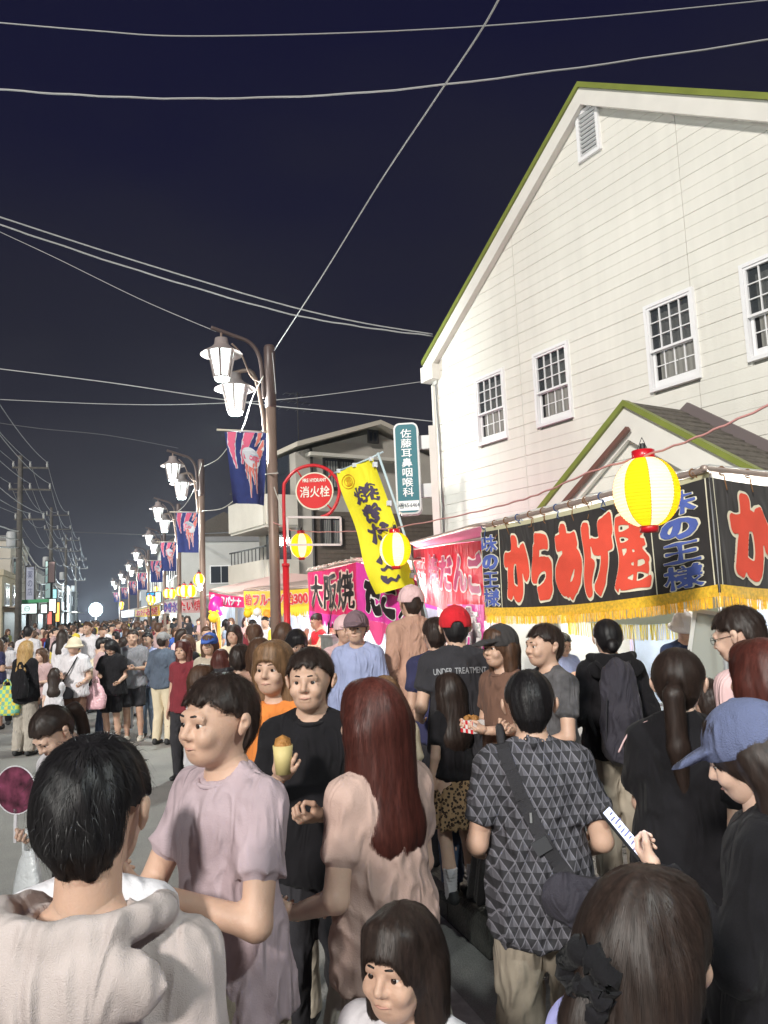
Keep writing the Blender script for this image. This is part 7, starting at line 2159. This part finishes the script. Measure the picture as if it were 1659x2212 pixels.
# polo cuff bands
def sack(label, p, xyz, w, d, h_, m, name='plastic_bag', cat='bag', handles=True, rz=0.0, flat=.4, seed=0):
    t = held(name, label, cat, p, xyz, rz)
    r = random.Random(seed)
    prof = []
    n = 16
    b = MB(); vs, fs = [], []
    rows = 9
    for j in range(rows):
        f = j / (rows - 1)
        ww = w * (.25 + .75 * min(1, (f * 2.2)) ** .6) * (1 - .15 * max(0, f - .8) * 5)
        for k in range(n):
            a = 2 * math.pi * k / n
            cx, cy = math.cos(a), math.sin(a)
            sx_ = (abs(cx) ** .7) * (1 if cx > 0 else -1); sy_ = (abs(cy) ** .7) * (1 if cy > 0 else -1)
            vs.append((ww / 2 * sx_ * (1 + .07 * math.sin(k * 2.3 + j * 1.3 + seed)), d / 2 * (.3 + .7 * f) * sy_ * (1 + .10 * math.sin(k * 3.1 + j)), -f * h_ - .06))
    for j in range(rows - 1):
        for k in range(n): fs.append((j * n + k, j * n + (k + 1) % n, (j + 1) * n + (k + 1) % n, (j + 1) * n + k))
    fs.append(tuple((rows - 1) * n + k for k in range(n)))
    b.add(vs, fs, 0, True); b.build('bag_body', m, t)
    if handles:
        for s in (-1, 1):
            MB().tube(smooth_pts([(s * w * .16, 0, -.10), (s * w * .12, .01 * s, -.02), (0, .012 * s, .035), (-s * w * .05, .01 * s, .0)], 4), [.012] * 13, 6).build('handle', m, t)
    return t
def poly_mat(name, c, a):
    return mat(name, c, .3, alpha=a, spec=.6, bump=.6, bscale=30)
K = P['blackdress']['K']
w_ = P['blackdress']['arm'][1][1]
sack('pink striped plastic shopping bag hanging from the bowed woman\'s wrist', 'blackdress', (w_[0], w_[1] + .1, w_[2] - .02), .34, .16, .40, poly_mat('bag_pink', (.75, .45, .50), .9))
w_ = P['fan']['arm'][1][1]
sack('white plastic shopping bag hanging below the paper fan', 'fan', (w_[0] - .06, w_[1] + .04, w_[2]), .20, .12, .42, poly_mat('bag_white', (.75, .76, .78), .85), seed=2)
w_ = P['backpack']['arm'][-1][1]
sack('big white plastic bag hanging left of the person with the backpack', 'backpack', (w_[0] + .06, w_[1] - .03, w_[2] - .08), .30, .16, .55, poly_mat('bag_white', (.75, .76, .78), .85), seed=3)
w_ = P['tote']['arm'][-1][1]
sack('green and yellow plaid tote bag on the shoulder of the person in the black jacket', 'tote', (-.24, -.10, 1.12), .46, .16, .44, pat_checks(), name='tote_bag', seed=4)
sack('round black shoulder bag over the plaid tote', 'tote', (.06, -.20, 1.38), .26, .16, .44, C['black'], name='shoulder_bag', seed=5)
w_ = P['polo']['arm'][-1][1]
sack('crumpled khaki cloth bag held under the folded arms', 'polo', (-.10, .30, 1.12), .30, .22, .34, cloth('bag_khaki', (.42, .30, .14), var=.3, bump=.9), name='cloth_bag', seed=6)
sack('black shoulder bag at the right hip of the girl in the leopard skirt', 'girl', (.20, -.04, .92), .20, .10, .24, C['pleather'], name='shoulder_bag', seed=7)
w_ = P['cream_cap']['arm'][1][1]
sack('black pouch hanging at the front of the man in long white', 'cream_cap', (.02, .22, 1.06), .26, .12, .18, C['black'], name='pouch', handles=False, seed=8)
# paper fan
w_ = P['fan']['arm'][1][1]
t = held('paper_fan', 'round dark red and blue paper fan with a white rim held at the left edge', 'fan', 'fan', (w_[0] + .02, w_[1] + .06, w_[2] + .05), .2)
R_ = .125
MB().poly([(R_ * math.cos(a), 0, .17 + R_ * .92 * math.sin(a)) for a in [i * math.pi / 16 for i in range(32)]], (0, .003, 0)).build('fan_face', mat('fan_print', (.14, .03, .06), .4, var=.9, vscale=14), t)
MB().tube([(R_ * math.cos(a), .0015, .17 + R_ * .92 * math.sin(a)) for a in [i * math.pi / 16 for i in range(33)]], .004, 5).build('fan_rim', C['white'], t)
MB().box((0, 0, 0), (.018, .006, .16)).build('handle', C['white'], t)
w_ = P['blacktee']['arm'][1][1]
t = held('paper_cup', 'tan paper cup with fried food held up by the man in the black t-shirt', 'cup', 'blacktee', (w_[0] - .03, w_[1] + .06, w_[2] + .02), 0)
MB().lathe([(.001, 0), (.030, .0), (.040, .11), (.036, .11), (.028, .01)], n=16).build('cup_body', mat('cup_paper', (.62, .50, .22), .6, var=.3), t)
MB().lathe([(.038, .10), (.03, .135), (.001, .15)], n=12).build('food', M_FRY, t)
# phone with lit screen
for pn, lab in (('bluecap', 'smartphone with a glowing screen held by the woman in the navy cap'),):
    w_ = P[pn]['arm'][-1][1]; e_ = P[pn]['arm'][-1][0]
    t = held('smartphone', lab, 'phone', pn, (w_[0] + .035, w_[1] + .10, w_[2] + .09), 0)
    Rm = Matrix.Rotation(R(-40), 3, 'X')
    MB().box((0, 0, 0), (.076, .008, .155), rot=Rm).build('phone_body', mat('phone_black', (.02, .02, .022), .3), t)
    MB().box(Rm @ Vector((0, -.005, 0)), (.068, .001, .142), rot=Rm).build('screen', mat('screen_lit', (.75, .80, 1), .3, emit=(.72, .78, 1), es=1.3), t)
    for i in range(9): MB().box(Rm @ Vector((random.Random(i).uniform(-.012, .012), -.006, .055 - i * .013)), (.03 + .015 * (i % 3), .0008, .005), rot=Rm).build('text_row', mat('screen_text', (.25, .25, .45), .4), t)
    ld = bpy.data.lights.new('screen_light', 'POINT'); ld.energy = .25; ld.color = (.7, .78, 1); ld.shadow_soft_size = .05
    lo_ = bpy.data.objects.new('screen_light', ld); col.objects.link(lo_); lo_.parent = t; lo_.location = (0, -.06, .04)
# snack box
t = held('snack_box', 'red and white checked snack box held by the woman in the dark cap', 'box', 'nbcap', (0, .27, 1.13), 0)
b = MB(); b.box((0, 0, 0), (.11, .09, .07)); b.build('box_body', mat('box_white', (.75, .7, .68), .6), t)
b = MB()
for i in range(5):
    for j in range(3):
        if (i + j) % 2 == 0:
            for s in (-1, 1): b.box((-.044 + i * .022, s * .0455, -.024 + j * .024), (.021, .001, .023))
b.build('checks', C['red'], t)
for i in range(7): MB().lathe([(.001, -.02), (.018, -.01), (.02, .01), (.001, .02)], (random.Random(i).uniform(-.035, .035), random.Random(i + 9).uniform(-.025, .025), .042), n=7).build('fried_chicken', M_FRY, t)
# backpack
K = P['backpack']['K']
t = held('backpack', 'black backpack with a round white badge and a small charm', 'backpack', 'backpack', (-.02, -.275, 1.12), 0)
v = Vol((-.22, -.16, -.36), (.22, .16, .36), .011)
v.prim((0, .02, .22), (0, .0, -.20), .115, .145, .04, (1, .62, 1)); v.prim((0, -.06, -.06), (0, -.065, -.2), .10, .115, .03, (1, .5, 1)); v.prim((0, .02, .27), (0, .02, .29), .03, .03, .01)
v.folds(.010, 24, 77, .3)
V, Q = v.mesh(); np_mesh('pack_body', V, Q, cloth('nylon_black', (.040, .036, .048), bump=.8, rough=.5), t)
MB().lathe([(.001, 0), (.042, .001), (.044, .006), (.001, .007)], (.015, -.150, -.15), n=20, rot=Matrix.Rotation(R(90), 3, 'X')).build('badge', mat('badge_cream', (.72, .66, .55), .5), t)
MB().lathe([(.001, -.02), (.018, -.01), (.016, .012), (.001, .02)], (.075, -.14, -.215), n=8).build('charm', mat('charm_pink', (.75, .35, .3), .6), t)
for s in (-1, 1):
    MB().tube(smooth_pts([(s * .07, .03, .24), (s * .11, .12, .30), (s * .15, .22, .22), (s * .17, .20, .0), (s * .14, .06, -.16)]), .014, 6).build('strap', C['black'], t)
    MB().tube(smooth_pts([(s * .10, -.08, .1), (s * .115, -.07, -.08), (s * .12, -.06, -.2)]), .005, 5).build('compression_cord', C['charcoal'], t)
# crossbody bag of the man in the triangle shirt
t = held('crossbody_bag', 'black crossbody bag across the back of the triangle-patterned shirt', 'bag', 'trishirt', (0, 0, 0), 0)
V, Q = P['trishirt']['topVQ']
bv = BVHTree.FromPolygons([tuple(v) for v in V], [tuple(q) for q in Q])
K = P['trishirt']['K']
def back_y(x, z):
    h_ = bv.ray_cast(Vector((x, -.7, z)), Vector((0, 1, 0)))
    return h_[0].y if h_[0] is not None else -.12
path = [(-.115 * K, 1.455 * K), (-.10 * K, 1.40 * K), (-.06 * K, 1.28 * K), (-.01 * K, 1.17 * K), (.04 * K, 1.08 * K), (.10 * K, 1.0 * K)]
pv_ = []
for i in range(len(path) - 1):
    for k in range(5):
        a = k / 5; x = path[i][0] * (1 - a) + path[i + 1][0] * a; z = path[i][1] * (1 - a) + path[i + 1][1] * a
        pv_.append(Vector((x, back_y(x, z) - .006, z)))
b = MB()
for a, c in zip(pv_[:-1], pv_[1:]): b.bar(a, c, .048, .006, up=(0, -1, 0))
b.tube(smooth_pts([pv_[0], pv_[0] + Vector((0, .06, .045)), pv_[0] + Vector((.01, .14, .02)), pv_[0] + Vector((.06, .26, -.2))]), .016, 6)
b.build('strap', mat('webbing_black', (.035, .033, .038), .6, bump=.5, bscale=300), t)
zz_ = 1.13 * K; MB().box((-.005 * K, back_y(-.005 * K, zz_) - .014, zz_), (.06, .012, .05), rot=Matrix.Rotation(R(-28), 3, 'Y')).build('buckle', mat('buckle', (.06, .06, .065), .35), t)
MB().box((-.035 * K, back_y(-.035 * K, 1.22 * K) - .014, 1.22 * K), (.008, .006, .035)).build('zip_pull', mat('zip_silver', (.7, .7, .7), .3, metal=.8), t)
v = Vol((-.2, -.14, -.16), (.22, .12, .16), .010)
v.prim((-.06, 0, .01), (.10, .01, -.02), .085, .095, .03, (1, .62, 1)); v.prim((-.02, -.045, -.02), (.07, -.04, -.035), .07, .07, .02, (1, .5, 1)); v.folds(.009, 26, 5, .5)
V, Q = v.mesh(); V = V + np.array([.115 * K, back_y(.10 * K, .96 * K) - .04, .955 * K]); np_mesh('pouch_body', V, Q, cloth('nylon_black', (.040, .036, .048)), t)
# scrunchie
K = P['lavender']['K']
r_ = P['lavender']
t_s = MB(); 
pts = []
for i in range(28):
    a = 2 * math.pi * i / 27; pts.append(Vector((.034 * math.cos(a) + .004 * math.sin(i * 1.7), .006 * math.sin(i * 2.2), .030 * math.sin(a))))
c_ = Vector(((r_['hc'] + np.array([0, -.145, -.03]) @ r_['HM'].T * r_['K'])))
b = MB(); b.tube([c_ + p for p in pts], [.022 + .007 * math.sin(i * 2.9) for i in range(28)], 10); b.tube([c_ + p * .7 + Vector((.01, -.022, -.03)) for p in pts], [.014 + .006 * math.sin(i * 2.3) for i in range(28)], 8)
b.build('scrunchie', C['black'], r_['root'])
# crossbody strap for the man in white
b = MB(); K = P['cream_cap']['K']; b.tube(smooth_pts([(-.10 * K, .09, 1.43 * K), (-.02, .15, 1.25 * K), (.06, .17, 1.12 * K), (.14, .14, 1.0 * K)]), .010, 5); b.build('strap', C['black'], P['cream_cap']['root'])
# umbrella
t = held('umbrella', 'closed pale umbrella hanging from the arm of the person in pale jeans', 'umbrella', 'jeans', (P['jeans']['arm'][1][1][0] + .04, .06, .80), 0)
MB().tube([(0, 0, .0), (0, 0, -.12), (.0, .01, -.6), (0, .01, -.66)], [.012, .03, .018, .006], 8).build('canopy', mat('umbrella_pale', (.6, .65, .7), .4), t)
MB().tube(smooth_pts([(0, 0, 0), (0, 0, .06), (.02, 0, .10), (.05, 0, .07)]), .008, 6).build('handle', C['black'], t)

# ---------------------------------------------------------------- the crowd down the street: a few built, the rest copies
vari = []
HSET = [('short', 'black'), ('short', 'dark'), ('bob', 'black'), ('long', 'dark'), ('short', 'brown'), ('bob', 'brown'), ('ponytail', 'dark'), ('short', 'black'), ('long', 'brown'), ('bun', 'black')]
ASET = [('down', 'down'), ('hold', 'hold'), ('bag', 'down'), ('phone', 'down'), ('pocket', 'bag'), ('hold', 'bag'), ('down', 'phone'), ('reach', 'down'), ('down', 'hold'), ('folded', 'down')]
BSET = ['trousers', 'shorts', 'wide', 'skirt', 'slim', 'long_skirt', 'wide', 'trousers', 'shorts', 'slim']
crowd_pts = []
rc = random.Random(21)
tops = [('white', 'white'), ('black', 'black'), ('grey', 'grey'), ('charcoal', 'charcoal'), ('cream', 'cream'), ('navy', 'navy'), ('pink', 'rosy'), ('ltdenim', 'bluish'), ('beige', 'beige'), ('olive', 'olive'), ('brown', 'brown'), ('white', 'white'), ('white', 'white'), ('black', 'black'), ('rose', 'rose'), ('yellow', 'yellow'), ('blue', 'blue'), ('dkred', 'maroon')]
bots = [('black', 'black'), ('denim', 'denim'), ('beige', 'beige'), ('charcoal', 'charcoal'), ('khaki', 'khaki'), ('navy', 'navy'), ('ltdenim', 'jeans-blue'), ('white', 'white')]
rows = []
d = 14.2
while d < 96:
    step = .62 if d < 30 else (.95 if d < 60 else 1.7)
    # the street at distance d runs between these columns
    for _ in range(15 if d < 26 else (12 if d < 45 else 9)):
        xw = rc.uniform(-4.6, 1.6) if rc.random() < .86 else rc.uniform(2.5, 3.4)
        yw = d + rc.uniform(-.4, .4)
        rows.append((xw, yw))
    d += step * 2.2
# keep apart
def uv(p):
    q = Vector(p) - CAMLOC; z = q.dot(_f); return UC + q.dot(_r) / z * FPX, VC - q.dot(_u) / z * FPX, z
keep = []
taken = [Vector(P[k]['root'].location) for k in P]
for (xw, yw) in rows:
    u_, v_, z_ = uv((xw, yw, 1.6))
    if u_ < -30 or u_ > 640: continue
    gz_ = GZ if xw > 2.1 else 0
    q = Vector((xw, yw, gz_))
    if any((q - t_).length < .56 for t_ in taken): continue
    taken.append(q); keep.append(q)
descr_hair = {'short': 'short', 'bob': 'bobbed', 'long': 'long', 'ponytail': 'ponytailed', 'bun': 'pinned-up'}
poseword = {'down': 'arms down', 'hold': 'hands together', 'bag': 'one arm bent', 'phone': 'one hand raised', 'pocket': 'a hand in a pocket', 'reach': 'an arm stretched out', 'folded': 'arms folded'}
used_l = set()
nvar = len(HSET)
for i, q in enumerate(keep):
    vi = i % nvar
    fem = HSET[vi][0] != 'short'
    rz = rc.choice((0, 0, 180, 180, 90, -90, 30, 200)) + rc.uniform(-35, 35)
    tk, tn = rc.choice(tops); bk, bn = rc.choice(bots)
    dist = (q - CAMLOC).length
    face_ = 'facing us' if 110 < abs(((rz + 180) % 360) - 180) else ('from behind' if abs(((rz + 180) % 360) - 180) < 70 else 'in profile')
    base_ = 'in %s top and %s %s, %s' % (tn, bn, {'trousers': 'trousers', 'wide': 'wide trousers', 'slim': 'slim trousers', 'shorts': 'shorts', 'skirt': 'skirt', 'long_skirt': 'long skirt'}[BSET[vi]], face_)
    u_, v_, z_ = uv(q + Vector((0, 0, 1.6)))
    zone = 'by left buildings' if u_ < 130 else ('below floodlight' if u_ < 260 else ('below far banners' if u_ < 370 else ('near second lamp' if u_ < 470 else 'near sweets stalls')))
    who = '%s %s-haired person' % (HSET[vi][1], descr_hair[HSET[vi][0]].replace('pinned-up', 'bun'))
    if dist < 48:
        grp = 'people in the festival crowd'
        lab = '%s %s, %s' % (who, base_, zone)
        if lab in used_l: lab = lab.replace('person', 'visitor', 1)
        used_l.add(lab)
    else:
        grp = 'distant people at the far end of the street'
        lab = 'tiny distant %s-haired person %s' % (HSET[vi][1], base_)
    if i < nvar:
        pr = make_person(lab, tuple(q), -YAW + R(rz), H=rc.uniform(1.58, 1.78), h=.026, hair=HSET[vi][0], hairc=HSET[vi][1], arms=ASET[vi], fem=fem, topm=C[tk], bot=BSET[vi], botm=C[bk], head=(rc.uniform(0, .4), rc.uniform(-.4, .4), 0), seed=100 + vi, skin=vi % 3, top='tee' if vi % 3 else 'sweater', group=grp, legs=.10 * (vi % 2))
        vari.append(pr['root'])
        continue
    src = vari[vi]
    c = src.copy(); col.objects.link(c)
    c.location = q; c.rotation_euler = (0, 0, -YAW + R(rz)); s_ = rc.uniform(.93, 1.06); c.scale = (s_, s_, s_)
    c['label'] = lab; c['group'] = grp
    for ch in src.children:
        nm_ = ch.name.split('.')[0]
        if dist > 40 and nm_ in ('eye', 'iris', 'eyebrow', 'lips'): continue
        k = ch.copy(); col.objects.link(k); k.parent = c
        if nm_ in ('t_shirt', 'sweater', 'trousers', 'shorts', 'skirt'):
            mm = C[tk] if nm_ in ('t_shirt', 'sweater') else C[bk]
            k.material_slots[0].link = 'OBJECT'; k.material_slots[0].material = mm

# thin haze volume added over the street to give lamps a glow
if HAZE > 0:
    hz_m = bpy.data.materials.new('glow_haze'); hz_m.use_nodes = True
    N, L = nodes_of(hz_m); N.clear()
    o_ = N.new('ShaderNodeOutputMaterial'); pv_ = N.new('ShaderNodeVolumePrincipled')
    pv_.inputs['Color'].default_value = (.86, .90, 1, 1); pv_.inputs['Density'].default_value = HAZE; pv_.inputs['Anisotropy'].default_value = .55
    L.new(pv_.outputs[0], o_.inputs['Volume'])
    hzo = MB().box((2, 60, 6.0), (70, 190, 15.2)).build('haze', hz_m); tag(hzo, kind='stuff')
    scene.cycles.volume_bounces = 0
